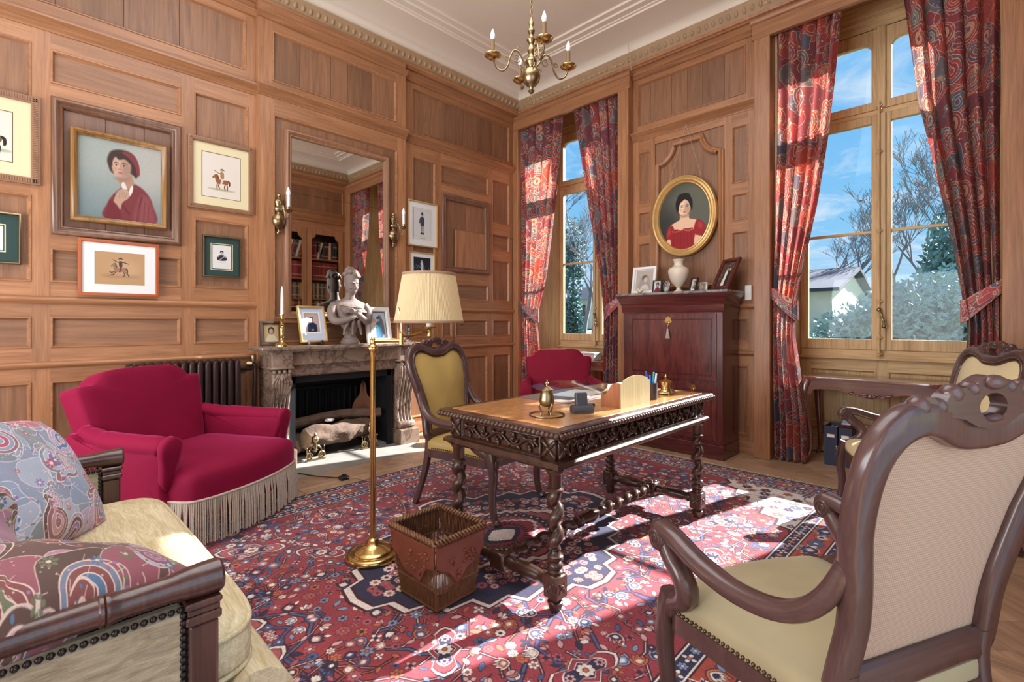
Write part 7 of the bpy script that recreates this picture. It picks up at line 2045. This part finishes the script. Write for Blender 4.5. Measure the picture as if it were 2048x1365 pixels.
for k_ in range(4):
    a = rad(-30.3 + 90 * k_)
    arm = MB(); p = bez([(.028, 0, z(2.86)), (.055, 0, z(2.895)), (.085, 0, z(2.945)), (.115, 0, z(2.948)), (.142, 0, z(2.90)), (.155, 0, z(2.85)), (.185, 0, z(2.812)), (.225, 0, z(2.825)), (.252, 0, z(2.878))], 6)
    arm.tube(p, .0062, 8, up=(0, 1, 0))
    for (cx, cz, r, a0, sg) in ((.095, z(2.895), .026, 1.2, 1), (.075, z(2.968), .016, -.5, 1), (.165, z(2.89), .015, 2.6, -1), (.055, z(2.845), .014, 1.0, -1)):
        arm.tube([(cx + r * (1 - i / 26) * math.cos(a0 + sg * i * .42), 0, cz + r * (1 - i / 26) * math.sin(a0 + sg * i * .42)) for i in range(18)], .0034, 6, up=(0, 1, 0))
    o = arm.build('arm', 'brass_old', ch); o.rotation_euler.z = a
    q = MB(TR(.252, 0, 0)); q.lathe([(.008, z(2.872)), (.030, z(2.880)), (.050, z(2.894)), (.053, z(2.900)), (.046, z(2.896)), (.024, z(2.888)), (.012, z(2.892)), (.015, z(2.905)), (.0155, z(2.92)), (0, z(2.92))], 22); q.build('drip_pan', 'brass', o, smooth=60)
    q = MB(TR(.252, 0, 0)); q.lathe([(.0128, z(2.92)), (.0128, z(2.995)), (0, z(2.995))], 14); q.build('candle_tube', 'candle_tube', o)
    q = MB(TR(.252, 0, 0)); q.lathe([(.009, z(2.995)), (.0155, z(3.012)), (.0158, z(3.024)), (.010, z(3.044)), (.003, z(3.062)), (0, z(3.064))], 14); q.build('bulb', 'bulb', o)
m = MB(); zz = z(3.18); i = 0
while zz < z(4.38):
    r90 = PI / 2 * (i % 2)
    m.tube([(.009 * math.cos(a) * math.cos(r90), .009 * math.cos(a) * math.sin(r90), zz + .018 + .020 * math.sin(a)) for a in [2 * PI * q / 12 for q in range(12)]], .0028, 5, up=(math.sin(r90), -math.cos(r90), .01), closed=True); zz += .032; i += 1
m.build('chain', 'brass_old', ch, smooth=180, kind='stuff')
m = MB(); m.lathe([(.0, z(4.33)), (.03, z(4.34)), (.055, z(4.38)), (.06, z(4.40)), (0, z(4.40))], 20); m.build('ceiling_rose', 'brass_old', ch)
m = MB(); m.tube(bez([(4.70, 2.835, 4.27), (4.715, 2.825, 4.12), (4.725, 2.81, 3.975)], 5), .0025, 5); tag(m.build('loose_thread', 'fringe', None), 'pale thread hanging from the cornice above the pelmet corner', 'thread')

# ================================================================ FLOOR LAMP
lp = thing('floor_lamp', 'brass floor lamp with swing arm and pleated ivory shade', 'lamp', (1.323, 2.313, .010))
m = MB(); m.lathe([(.136, 0), (.140, .012), (.134, .026), (.118, .032), (.108, .030), (.104, .038), (.085, .048), (.078, .050), (.066, .058), (.036, .066), (.030, .085), (.016, .098), (0, .10)], 48); m.build('base', 'brass', lp, smooth=60)
m = MB(); m.lathe([(.0145, .09), (.0145, 1.04), (.019, 1.05), (.019, 1.068), (.024, 1.075), (.027, 1.088), (.022, 1.10), (.015, 1.106), (.012, 1.12), (.014, 1.135), (.008, 1.142), (0, 1.15)], 24); m.build('pole', 'brass', lp, smooth=50)
cr_ = Vector((.6997, -.7145, 0)); el_ = cr_ * .145 + Vector((.01, .01, 0)); sh_ = cr_ * .272 + Vector((.7145, .6997, 0)) * .13
m = MB(); m.tube([(0, 0, 1.125), (el_.x, el_.y, 1.125)], .0085, 10); m.lathe([(.012, 1.105), (.012, 1.165), (0, 1.165)], 14, TR(el_.x, el_.y, 0)); m.tube(bez([(el_.x, el_.y, 1.15), (el_.x * .6 + sh_.x * .4, el_.y * .6 + sh_.y * .4, 1.153), (el_.x * .3 + sh_.x * .7, el_.y * .3 + sh_.y * .7, 1.166), (sh_.x, sh_.y, 1.168)], 5), .0075, 10); m.lathe([(.008, 1.14), (.012, 1.146), (.010, 1.16), (.010, 1.18), (.014, 1.186), (0, 1.19)], 14, TR(sh_.x, sh_.y, 0)); m.build('swing_arm', 'brass', lp)
m = MB(); m.lathe([(.010, 1.185), (.036, 1.192), (.040, 1.197), (.015, 1.20), (.0, 1.2)], 20, TR(sh_.x, sh_.y, 0)); m.build('drip_pan', 'brass', lp); m = MB(); m.lathe([(.015, 1.198), (.015, 1.30), (0, 1.30)], 14, TR(sh_.x, sh_.y, 0)); m.build('candle_tube', 'white', lp)
m = MB(); m.tube([(el_.x, el_.y, 1.16), (el_.x, el_.y, 1.235), (el_.x * .9, el_.y * .9, 1.3)], .004, 6); m.tube([(sh_.x - .14, sh_.y, 1.47), (sh_.x + .14, sh_.y, 1.47)], .003, 6); m.tube([(sh_.x, sh_.y - .14, 1.47), (sh_.x, sh_.y + .14, 1.47)], .003, 6); m.tube([(sh_.x, sh_.y, 1.3), (sh_.x, sh_.y, 1.47)], .004, 6); m.build('shade_carrier', 'brass', lp)
def shade_mat():
    mm, tt, bb = mat_new('ivory_shade_cloth'); bb.inputs['Base Color'].default_value = rgb(226, 208, 164); bb.inputs['Roughness'].default_value = .8
    tr = tt.nodes.new('ShaderNodeBsdfTranslucent'); tr.inputs[0].default_value = rgb(226, 196, 140); ms = tt.nodes.new('ShaderNodeMixShader'); ms.inputs[0].default_value = .35
    tt.links.new(bb.outputs[0], ms.inputs[1]); tt.links.new(tr.outputs[0], ms.inputs[2]); tt.links.new(ms.outputs[0], tt.nodes['Material Output'].inputs['Surface']); return mm
M['shade'] = shade_mat()
m = MB(); N = 260
def shf(u, v):
    a = u * 2 * PI; r = .187 + (.143 - .187) * v + .0011 * (1 if int(round(u * N)) % 2 else -1)
    return (sh_.x + r * math.cos(a), sh_.y + r * math.sin(a), 1.225 + .260 * v)
m.grid(shf, N, 6); shd = m.build('shade', 'shade', lp, smooth=0, recalc=False)
M['shade_trim'] = simple('shade_braid', (150, 122, 96), .7)
for zz, r in ((1.225, .188), (1.485, .144)):
    m = MB(); m.sweep([(sh_.x + r * math.cos(2 * PI * i / 60), sh_.y + r * math.sin(2 * PI * i / 60), zz) for i in range(60)], rsec(.006, .014, .3, 2), closed=True); m.build('shade_trim', 'shade_trim', shd, smooth=60)
t = thing('lamp_cord', 'dark electric cord with foot switch running over the floor to the lamp', 'cord', (1.83, 3.637, .0))
L = Matrix.Translation(-Vector(t.location))
m = MB(L); m.tube(bez([(1.60, 4.10, .012), (1.70, 3.86, .008), (1.80, 3.69, .010), (1.83, 3.637, .02)], 8), .0042, 6); m.build('cord', 'cord', t)
m = MB(L); m.tube(bez([(1.83, 3.637, .02), (1.89, 3.50, .018), (1.93, 3.31, .016), (1.905, 3.03, .016), (1.82, 2.78, .016), (1.70, 2.60, .016), (1.50, 2.42, .016), (1.42, 2.35, .018)], 8), .0036, 6); m.build('lead', 'cordl', t)
m = MB(L); m.box(1.795, 1.865, 3.605, 3.67, .002, .03, b=.008); m.lathe([(.018, .028), (.016, .04), (0, .042)], 14, TR(1.83, 3.637, 0)); m.build('foot_switch', 'black', t)

# ================================================================ ON THE DESK
ZD = .7805
t = thing('incense_burner', 'small brass urn on three curved legs near the desk corner', 'urn', (1.786, 1.517, ZD + .006))
m = MB(); m.lathe([(0, .040), (.010, .043), (.022, .048), (.033, .056), (.0365, .066), (.0355, .080), (.0315, .100), (.0285, .118), (.030, .122), (0, .122)], 28); m.build('body', 'brass_old', t)
m = MB(); m.lathe([(.0325, .122), (.0325, .126), (.014, .138), (.005, .143), (.004, .150), (.008, .154), (.004, .160), (.002, .172), (0, .175)], 24)
for k_ in range(4): m.ball((.008 * math.cos(k_ * PI / 2), .008 * math.sin(k_ * PI / 2), .155), .0045, 6, 5)
m.build('lid', 'brass_old', t)
for k_ in range(3):
    a = k_ * 2 * PI / 3 + .4; c_, s_ = math.cos(a), math.sin(a)
    m = MB(); p = bez([(.034 * c_, .034 * s_, .062), (.038 * c_, .038 * s_, .045), (.026 * c_, .026 * s_, .022), (.030 * c_, .030 * s_, .004)], 5); m.tube(p, [.005 - .0015 * i / 15 for i in range(16)], 7); m.ball((.031 * c_, .031 * s_, .003), (.007, .007, .004)); m.build('leg', 'brass_old', t)
m = MB(); m.lathe([(0, .0), (.060, .0), (.074, .005), (.086, .013), (.086, .016), (.072, .008), (.058, .004), (0, .004)], 36); o = m.build('dish', 'brass_old', None); o.location = (1.786, 1.517, ZD); tag(o, 'shallow round brass dish under the small urn', 'dish')
t = thing('desk_clock', 'dark grey block shaped desk clock on a rounded base', 'clock', (1.95, 1.432, ZD), rad(-31))
m = MB(); m.tube([(-.052, 0, .026), (.052, 0, .026)], [(.030, .024), (.030, .024)], 20, up=(0, 0, 1)); m.box(-.050, .050, -.028, .028, .004, .02); m.build('base', 'charcoal', t, smooth=50)
m = MB(); m.box(-.030, .030, -.012, .016, .040, .108, b=.005, T=TR(0, 0, 0, 0, rad(-8))); m.build('display', 'charcoal', t)
m = MB()
for sx in (-1, 1):
    for sy in (-1, 1): m.ball((sx * .042, sy * .02, .004), .005)
m.build('feet', 'black', t, kind='stuff')
t = thing('letter_rack', 'pine letter rack with arched front panel on the desk', 'letter rack', (2.33, 1.42, ZD))
A = [(-.148, .008), (-.148, .135), (-.125, .138)] + [(p.x, p.y) for p in bez([(-.118, .150, 0), (-.06, .165, 0), (0, .17, 0), (.06, .165, 0), (.118, .150, 0)], 4)] + [(.125, .138), (.148, .135), (.148, .008)]
m = MB(); m.plate([A], .055, .063, MXZ); m.build('front_panel', 'pine', t, smooth=30)
m = MB(); m.plate([[(x, z * .75) for x, z in A]], 0.0, .006, MXZ); m.build('divider', 'pine', t, smooth=30)
m = MB(); m.plate([[(x, z * .62) for x, z in A]], -.058, -.052, MXZ); m.build('rear_panel', 'pine', t, smooth=30)
Sd = [(-.055, .008), (.058, .008), (.058, .066)] + [(p.x, p.y) for p in bez([(.05, .072, 0), (.03, .075, 0), (.012, .10, 0), (-.008, .128, 0), (-.03, .138, 0), (-.055, .138, 0)], 4)]
for s in (-1, 1):
    m = MB(); m.plate([Sd], s * .147 - .004, s * .147 + .004, MYZ); m.build('side_panel', 'rackside', t, smooth=30)
m = MB(); m.box(-.158, .158, -.068, .066, 0, .008, b=.003); m.build('base', 'pine', t, smooth=0)
for k_, (x, y, h_, w_) in enumerate(((-.05, .020, .115, .16), (-.02, .032, .105, .2), (-.06, -.02, .125, .14), (.0, -.035, .11, .18))):
    m = MB(); m.box(-w_ / 2, w_ / 2, -.001, .001, 0, h_); o = m.build('envelope', 'paper', None, smooth=0); o.location = (2.33 + x, 1.42 + y, ZD + .009); o.rotation_euler.x = rad(-4); tag(o, ('tallest white envelope just behind the front panel of the letter rack', 'wide white envelope second behind the letter rack front panel', 'white envelope before the rear panel of the letter rack', 'wide white envelope in the middle of the letter rack')[k_], 'envelope', 'envelopes in the letter rack')
t = thing('pen_pot', 'black cylindrical pen pot beside the letter rack', 'pen pot', (2.578, 1.40, ZD)); m = MB(); m.lathe([(0, 0), (.031, 0), (.031, .105), (.028, .105), (.028, .006), (0, .006)], 24); m.build('pot', 'charcoal', t, smooth=40)
for k_, (dx, dy, mt, lb, L_) in enumerate(((-.018, .010, 'blue_pen', 'broad blue pen leaning left in the pen pot', .165), (-.008, -.012, 'cyan_pen', 'turquoise pen leaning in the black pen pot', .16), (.008, .012, 'blue_pen', 'slim blue pen upright in the pen pot', .14), (.016, -.006, 'white', 'white pen leaning right in the pen pot', .15), (-.003, .018, 'red_pen', 'short red pen in the pen pot', .125))):
    t = thing('pen', lb, 'pen', (2.578 + dx * .6, 1.40 + dy * .6, ZD + .007)); b0 = Vector((dx * 1.5, dy * 1.2, L_))
    m = MB(); m.tube([(0, 0, 0), b0 * .6, b0 * .92], .0048, 8); m.build('barrel', mt, t); m = MB(); m.tube([b0 * .66, b0], [.0062, .0055], 8); m.build('cap', mt, t)
t = thing('inkwell', 'polished brass inkwell on a square tray at the far end of the desk', 'inkwell', (2.845, 1.45, ZD), rad(10))
m = MB(); m.box(-.062, .062, -.045, .045, .014, .022, b=.003); m.box(-.056, .056, -.04, .04, .022, .028, b=.002)
for sx in (-1, 1):
    for sy in (-1, 1): m.ball((sx * .052, sy * .036, .008), .009)
m.build('tray', 'brass', t, smooth=50)
m = MB(); m.lathe([(.036, .028), (.030, .036), (.028, .045), (.030, .07), (.032, .082), (0, .082)], 24); m.build('pot', 'brass', t, smooth=50); m = MB(); m.lathe([(.042, .082), (.042, .085), (.020, .096), (.008, .10), (.006, .106), (.011, .114), (.006, .121), (.004, .128), (0, .131)], 24); m.build('lid', 'brass', t, smooth=50)
t = thing('desk_blotter', 'brown leather desk blotter lying at the back of the desk', 'blotter', (2.42, 1.83, ZD), rad(2)); m = MB(); m.box(-.33, .33, -.19, .19, 0, .010, b=.003); m.build('pad', 'leather_brown', t, smooth=0); m = MB(); m.box(-.315, .315, -.175, .175, .010, .012); m.build('blotting_paper', 'stone', t, smooth=0)
m = MB(); m.box(-.15, .15, -.105, .105, 0, .004); o = m.build('paper_sheet', 'paper', None, smooth=0); o.location = (2.44, 1.82, ZD + .0125); o.rotation_euler.z = .15; tag(o, 'white sheets lying on the leather blotter', 'paper')
t = thing('clear_sheet', 'curved sheet of clear plastic rising over the desk blotter', 'plastic sheet', (2.50, 1.86, ZD + .013), rad(2)); m = MB(); m.grid(lambda u, v: ((u - .5) * .60, (v - .5) * .30, .004 + .05 * v * v + .012 * math.sin(u * 5) * v), 16, 8); m.build('sheet', glass_mat('clear_plastic', (.94, .96, .98)), t, smooth=180)
m = MB(); m.box(-.06, .06, -.04, .04, 0, .022, b=.004); o = m.build('notebook', 'black', None, smooth=0); o.location = (2.10, 1.535, ZD); o.rotation_euler.z = .1; tag(o, 'small black notebook between the clock and the letter rack', 'notebook')

# ================================================================ WASTE BASKET
wb = thing('waste_basket', 'square wicker waste basket with tooled brown leather flaps', 'basket', (1.352, 1.795, .011), rad(2))
bx, by, tx, ty, hh = .108, .125, .143, .160, .305
m = MB()
def side_pts(k_, f, z): 
    w_ = (bx + (tx - bx) * z / hh, by + (ty - by) * z / hh)
    return [(-w_[0] + 2 * w_[0] * f, -w_[1]), (w_[0], -w_[1] + 2 * w_[1] * f), (w_[0] - 2 * w_[0] * f, w_[1]), (-w_[0], w_[1] - 2 * w_[1] * f)][k_]
for k_ in range(4):
    n = 30
    for i in range(n):
        f = (i + .5) / n; a = side_pts(k_, f, .006); b = side_pts(k_, f, hh); m.tube([(a[0], a[1], .004), (b[0], b[1], hh)], .0026, 5, cap=False)
m.build('reeds', 'wicker', wb, smooth=180, kind='stuff')
m = MB(); m.box(-bx, bx, -by, by, .002, .010); m.build('bottom', 'wicker', wb, smooth=0)
m = MB()
for zz in (.012, .10, .20):
    q = [side_pts(k_, 0, zz) for k_ in range(4)]; m.tube([(a * 1.01, b * 1.01, zz) for a, b in q], .005, 6, closed=True)
m.build('hoops', 'wicker', wb, smooth=60)
m = MB(); P = []
for ph in (0, PI):
    P = []
    for k_ in range(4):
        for i in range(44):
            a = side_pts(k_, i / 44, hh); an = i * 1.15 + ph + k_ * .4; P.append((a[0] * 1.01 + .009 * math.cos(an), a[1] * 1.01 + .009 * math.cos(an), hh + .004 + .009 * math.sin(an)))
    m.tube(P, .0072, 6, closed=True)
m.build('braided_rim', 'wicker', wb, smooth=180)
for k_ in range(4):
    m = MB(); nu, nv = 20, 14
    def fl(u, v, k_=k_):
        dep = .135 + .05 * math.cos((u - .5) * 5.6) + .012 * math.sin(u * 17 + k_)
        z_ = hh - .012 - v * dep
        a = side_pts(k_, u, z_); nx = [(0, -1), (1, 0), (0, 1), (-1, 0)][k_]
        o_ = .006 + .004 * math.sin(u * 9 + v * 4 + k_) * v + .006 * v * v
        return (a[0] + nx[0] * o_, a[1] + nx[1] * o_, z_)
    m.grid(fl, nu, nv); o = m.build('leather_flap', 'leather_brown', wb, smooth=180)
    s_ = o.modifiers.new('thick', 'SOLIDIFY'); s_.thickness = .003
    m = MB(); RR = random.Random(k_)     # tooled vine leaves in relief
    for i in range(22):
        u, v = RR.uniform(.3, .9), RR.uniform(.3, .85); p = fl(u, v); m.ball((0, 0, 0), (.012, .010, .006), 6, 4, TR(p[0], p[1], p[2], RR.random() * 6, RR.random() * 2))
    m.build('tooled_relief', 'leather_brown', o, smooth=180, kind='stuff')
m = MB(); vs = []
m.ball((0, 0, 0), (.05, .045, .04), 10, 7); m.v = [(a + .012 * noise.noise(Vector((a * 40, b * 40, c * 40))), b + .012 * noise.noise(Vector((b * 40, c * 40, a * 40 + 3))), c) for a, b, c in m.v]
o = m.build('crumpled_paper', 'paper', None, smooth=0); o.location = (1.34, 1.76, .062); tag(o, 'crumpled white paper at the bottom of the waste basket', 'paper')

# ================================================================ BOOKCASE SEEN IN THE MIRROR
bk = thing('bookcase', 'built-in oak bookcase with glazed doors seen in the mirror', 'bookcase', (4.0, YB - .31, 0))
L = Matrix.Translation(-Vector(bk.location)) @ frameB(YB - .31)
m = MB(L); m.box(3.16, 4.78, -.02, .006, 0, 3.22); m.build('back', 'darkZ', bk, smooth=0)
for a, b in ((3.16, 3.24), (4.70, 4.79)):
    m = MB(L); m.box(a, b, 0, .30, 0, 3.22); m.build('side', 'oakZ', bk, smooth=0)
m = MB(L); m.box(3.16, 4.79, 0, .31, 3.06, 3.22); m.box(3.14, 4.80, 0, .33, 3.19, 3.23); m.build('cornice', 'oakX', bk, smooth=0)
m = MB(L); m.box(3.16, 4.79, 0, .31, 0, 1.02); m.build('base_cupboard', 'oakX', bk, smooth=0)
shz = [1.02, 1.42, 1.70, 2.09, 2.48]
for zz in shz[1:]:
    m = MB(L); m.box(3.24, 4.70, 0, .27, zz - .022, zz); m.build('shelf', 'oakX', bk, smooth=0)
for a, b in ((3.24, 3.965), (3.975, 4.70)):
    out_ = [(a, 1.03), (b, 1.03), (b, 3.06), (a, 3.06)]; i0, i1 = a + .085, b - .085
    hole = [(i0, 1.12), (i1, 1.12), (i1, 2.84), (i1 - .03, 2.87), (i1 - .07, 2.90), (i1 - .08, 2.95), (i0 + .08, 2.95), (i0 + .07, 2.90), (i0 + .03, 2.87), (i0, 2.84)]
    m = MB(L); m.plate([out_, hole], .285, .31, Matrix(((1, 0, 0, 0), (0, 0, 1, 0), (0, 1, 0, 0), (0, 0, 0, 1)))); d_ = m.build('door', 'oakZ', bk, smooth=0)
    m = MB(L); m.box(i0 - .005, i1 + .005, .294, .296, 1.11, 2.96); m.build('pane', 'picglass', d_, smooth=0)
BC = [simple('book_cloth_%d' % i, c, .6, var=.1, nscale=20) for i, c in enumerate(((132, 38, 44), (112, 30, 36), (150, 62, 56), (60, 62, 74), (176, 150, 110), (146, 112, 70), (206, 190, 160), (74, 60, 52)))]
rowsp = [(1.42, .24, (5, 4, 0, 7), 'mixed'), (1.70, .30, (4, 5, 3), 'tan'), (2.09, .32, (0, 1, 2, 0), 'red'), (2.48, .34, (6, 2, 0, 3, 3), 'leaning')]
ORD = 'first second third fourth fifth sixth seventh eighth ninth tenth eleventh twelfth thirteenth fourteenth fifteenth sixteenth'.split()
BCN = ('red', 'dark red', 'russet', 'slate grey', 'tan', 'brown', 'cream', 'dark brown')
ROWN = {'mixed': 'fourth', 'tan': 'third', 'red': 'second', 'leaning': 'top'}
proto = {}
nb_ = 0
for (zz, hb, cols, nm) in rowsp:
    x = 3.50; k_ = 0; cnt = 0; dr = 'left'
    while x < 4.60:
        if 3.885 < x < 4.06: x = 4.065; cnt = 0; dr = 'right'
        wd = .034 + .012 * ((k_ * 7 + int(zz * 10)) % 4) / 3; c_ = cols[(k_ * 5 // 3) % len(cols)] if x < 3.9 or nm != 'leaning' else (3, 3, 3, 1, 0, 6)[k_ % 6]
        key = (round(wd, 3), hb, c_)
        if key not in proto:
            t = thing('book', '', 'book'); m = MB(); m.box(-wd / 2, wd / 2, -.10, .10, 0, hb, b=.004); m.build('cover', BC[c_], t, smooth=0)
            m = MB()
            for q in (.18, .75): m.box(-wd / 2 - .0006, wd / 2 + .0006, .092, .1012, hb * q, hb * q + .012)
            m.build('spine_band', 'gold_thin', t, smooth=0); m = MB(); m.box(-wd / 2 + .003, wd / 2 - .003, -.102, .09, hb - .001, hb + .0005); m.build('pages', 'paper', t, smooth=0); proto[key] = t; o = t
        else: o = copy_tree(proto[key])
        o.location = (x + wd / 2, YB - .17, zz); 
        if nm == 'leaning' and x < 3.9: o.rotation_euler = (0, rad(16), 0); o.location.x = x - .03; x += .012; o.location.z = zz + .005
        o['label'] = '%s book, %s from the left, %s shelf, %s door of the mirrored bookcase' % (BCN[c_], ORD[cnt], ROWN[nm], dr); o['group'] = 'books on the %s bookcase shelf' % ROWN[nm]; cnt += 1
        x += wd + .002; k_ += 1; nb_ += 1
# ================================================================ GARDEN BEYOND THE WINDOWS
M['lawn'] = simple('lawn_grass', (124, 140, 104), .95, var=.2, nscale=3)
M['tree_bark'] = simple('hazed_bark', (122, 122, 130), .9, var=.15)  # blue-grey shift stands in for outdoor haze and glare
M['leafA'] = simple('hazed_evergreen_leaf', (96, 138, 136), .5, var=.3, nscale=1.5)  # bluish tint puts the distant haze into the leaf colour
M['leafB'] = simple('hazed_laurel_leaf', (122, 166, 166), .45, var=.3, nscale=1.5)  # paler blue tint, haze again mixed into the leaf colour
M['slate'] = simple('slate_roof', (48, 58, 80), .9, var=.08)
M['stucco'] = simple('pale_stucco', (206, 204, 198), .9, var=.04)
def gz(x): return -.3 + max(0, min(1.25, (x - 5.7) * .095))
m = MB(); m.grid(lambda u, v: (5.66 + 84 * u ** 2, -60 + 150 * v, gz(5.66 + 84 * u ** 2) + .03 * math.sin(v * 90) * u), 40, 30)
tag(m.build('lawn', 'lawn', None, smooth=180), kind='structure')
def tree(label, x, y, h, seed, spread=1.0, trunk=.16, depth=5, group='bare winter trees'):
    t = thing('bare_tree', label, 'tree', (x, y, gz(x)), group=group); R = random.Random(seed); segs = []
    def grow(p, d, L, r, k):
        q = p; pts = [p]; rs = [r]
        n = 4
        for i in range(n):
            d = (d + Vector((R.uniform(-.16, .16), R.uniform(-.16, .16), R.uniform(-.02, .12)))).normalized(); q = q + d * (L / n); pts.append(q); rs.append(r * (1 - .35 * (i + 1) / n))
        segs.append((pts, rs, k))
        if k == 0: return
        for b in range(R.choice((2, 3, 3)) if k > 1 else 4):
            ax = Vector((R.uniform(-1, 1), R.uniform(-1, 1), R.uniform(-.2, .3)))
            nd = (d + ax * .75 * spread).normalized(); nd.z = max(nd.z, .05)
            s_ = R.choice((2, 3, 4)) if k < depth else R.choice((3, 4))
            grow(pts[s_], nd, L * R.uniform(.62, .80), rs[s_] * .72, k - 1)
    grow(Vector((0, 0, 0)), Vector((R.uniform(-.05, .05), R.uniform(-.05, .05), 1)), h * .30, trunk, depth)
    a = MB(); b = MB()
    for pts, rs, k in segs:
        (a if k >= depth - 1 else b).tube(pts, [max(.0055, r) for r in rs], 6 if k >= depth - 1 else 4, cap=False)
    a.build('trunk', 'tree_bark', t, smooth=180); b.build('branches', 'tree_bark', t, smooth=180, kind='stuff'); return t
def leafmass(t, blobs, n, mat, seed, sz=.14):
    R = random.Random(seed); m = MB()
    for i in range(n):
        bx, by, bz, rx, ry, rz_ = R.choice(blobs)
        a, e_ = R.uniform(0, 2 * PI), math.asin(R.uniform(-.6, 1)); q = R.uniform(.45, 1.16)
        p = Vector((bx + rx * q * math.cos(e_) * math.cos(a), by + ry * q * math.cos(e_) * math.sin(a), bz + rz_ * q * math.sin(e_)))
        u = Vector((R.uniform(-1, 1), R.uniform(-1, 1), R.uniform(-1, 1))).normalized() * sz * R.uniform(.6, 1.2); v = u.orthogonal().normalized() * sz * .5
        m.add([p - u, p + v, p + u, p - v], [(0, 1, 2, 3)])
    return m.build('foliage', mat, t, smooth=0, recalc=False, kind='stuff')
def shrub(label, x, y, h, blobs, n, mat, seed, sz, grp='evergreen shrubs beyond the windows'):
    t = thing('evergreen_shrub', label, 'shrub', (x, y, gz(x)), group=grp); leafmass(t, blobs, n, mat, seed, sz)
    m = MB()
    for b in blobs: m.tube(bez([(0, 0, 0), (b[0] * .5, b[1] * .5, b[2] * .5), (b[0], b[1], b[2] + b[5] * .4)], 4), [.06 - .005 * i for i in range(9)], 6)
    m.build('stems', 'tree_bark', t); 
    return t
# seen through the right window
tree('bare tree rising behind the slate roofed house', 25.0, 4.45, 6.6, 3, depth=6, trunk=.12)
tree('slender bare tree left of the one behind the house roof', 25.0, 5.5, 6.0, 12, .9, .09, depth=6)
tree('bare tree just right of the window mullion above the bush', 18.0, 2.0, 5.6, 21, .9, .08, depth=6)
tree('dense bare tree in the middle of the right pane', 17.0, 1.25, 5.6, 33, .9, .08, depth=6)
tree('bare tree beside the curtain at the right of the right pane', 16.0, .62, 6.0, 38, .9, .08, depth=6)
shrub('glossy evergreen bush filling the right pane of the window', 10.5, .75, 2.6, [(0, 0, .85, .8, .6, .95), (.2, -.5, 1.0, .7, .6, 1.05), (.1, .45, .75, .8, .6, .95)], 9000, 'leafB', 1, .062)
shrub('lower evergreen bush at the foot of the left pane', 10.7, 1.85, 1.6, [(0, 0, .55, .8, .65, .75), (.2, -.4, .8, .7, .5, .75), (.3, .7, .3, .7, .6, .55)], 6500, 'leafB', 2, .062)
shrub('tall dark evergreen beside the curtain behind the bush', 12.5, .55, 3.8, [(0, 0, 1.4, .6, .45, 1.5)], 3000, 'leafA', 3, .08)
t = thing('house', 'low pale house with slate roof beyond the right window', 'house', (22.0, 6.95, gz(22) - .55))
m = MB(); m.box(-3.2, 3.2, -3.2, 3.2, 0, 1.95); m.build('wall', 'stucco', t, smooth=0)
m = MB(); m.plate([[(-3.2, 1.9), (3.2, 1.9), (0, 2.75)]], -3.15, 3.15, MXZ); m.build('gable', 'stucco', t, smooth=0)
for s in (-1, 1):
    m = MB(); m.box(-.05, 3.6, -3.45, 3.45, 0, .12, T=TR(0, 0, 2.78) @ (Matrix.Rotation(PI if s < 0 else 0, 4, 'Z') @ Matrix.Rotation(math.atan2(.85, 3.2), 4, 'Y'))); m.build('roof_slope', 'slate', t, smooth=0)
for i in range(2):
    m = MB(); m.box(-3.25, -3.15, -2.4 + i * 2.6, -1.6 + i * 2.6, .35, 1.1); o = m.build('window', 'charcoal', t, smooth=0); m = MB(); m.box(-3.27, -3.25, -2.34 + i * 2.6, -1.66 + i * 2.6, .4, 1.05); m.build('pane', 'mat_blue', o, smooth=0)
# seen through the far window
tree('ivy clad bare tree close outside the far window', 10.3, 7.85, 6.2, 41, 1.0, .09, depth=6)
tree('fine branched bare tree crossing the far window', 9.0, 6.35, 5.4, 52, 1.1, .06, depth=6)
tree('bare tree further off in the far window', 16.5, 12.0, 7.6, 63, 1.0, .10, depth=6)
shrub('ivy growing up the tree trunk in the far window', 10.28, 7.82, 4.4, [(0, 0, 1.0, .22, .22, 1.0), (.05, .05, 2.6, .3, .3, 1.1)], 3500, 'leafA', 5, .06)
t = thing('outbuilding', 'small white outbuilding seen through the far window', 'building', (19.5, 14.3, gz(19)), rad(20))
m = MB(); m.box(-1.2, 1.2, -.9, .9, 0, 1.4); m.build('wall', 'stucco', t, smooth=0)
m = MB(); m.plate([[(-1.4, 1.35), (1.4, 1.35), (0, 2.0)]], -1.05, 1.05, MXZ); m.build('roof', 'slate', t, smooth=0)
m = MB(); m.box(-1.26, -1.18, -.5, .0, 0, 1.1); m.build('door', 'mat_green', t, smooth=0)
t = thing('bird', 'tiny dark bird gliding in the sky of the right window', 'bird', (24.0, 3.80, 6.15), rad(40))
m = MB(); m.ball((0, 0, 0), (.11, .03, .03), 8, 6); m.build('body', 'black', t, smooth=180)
for s in (-1, 1):
    m = MB(); m.plate([[(-.03, 0), (.05, 0), (.02, .12), (-.06, .22)]], -.004, .004, Matrix.Rotation(rad(12), 4, 'X') if s > 0 else Matrix.Rotation(rad(-12), 4, 'X') @ Matrix.Scale(-1, 4, (0, 1, 0))); m.build('wing', 'black', t, smooth=0)
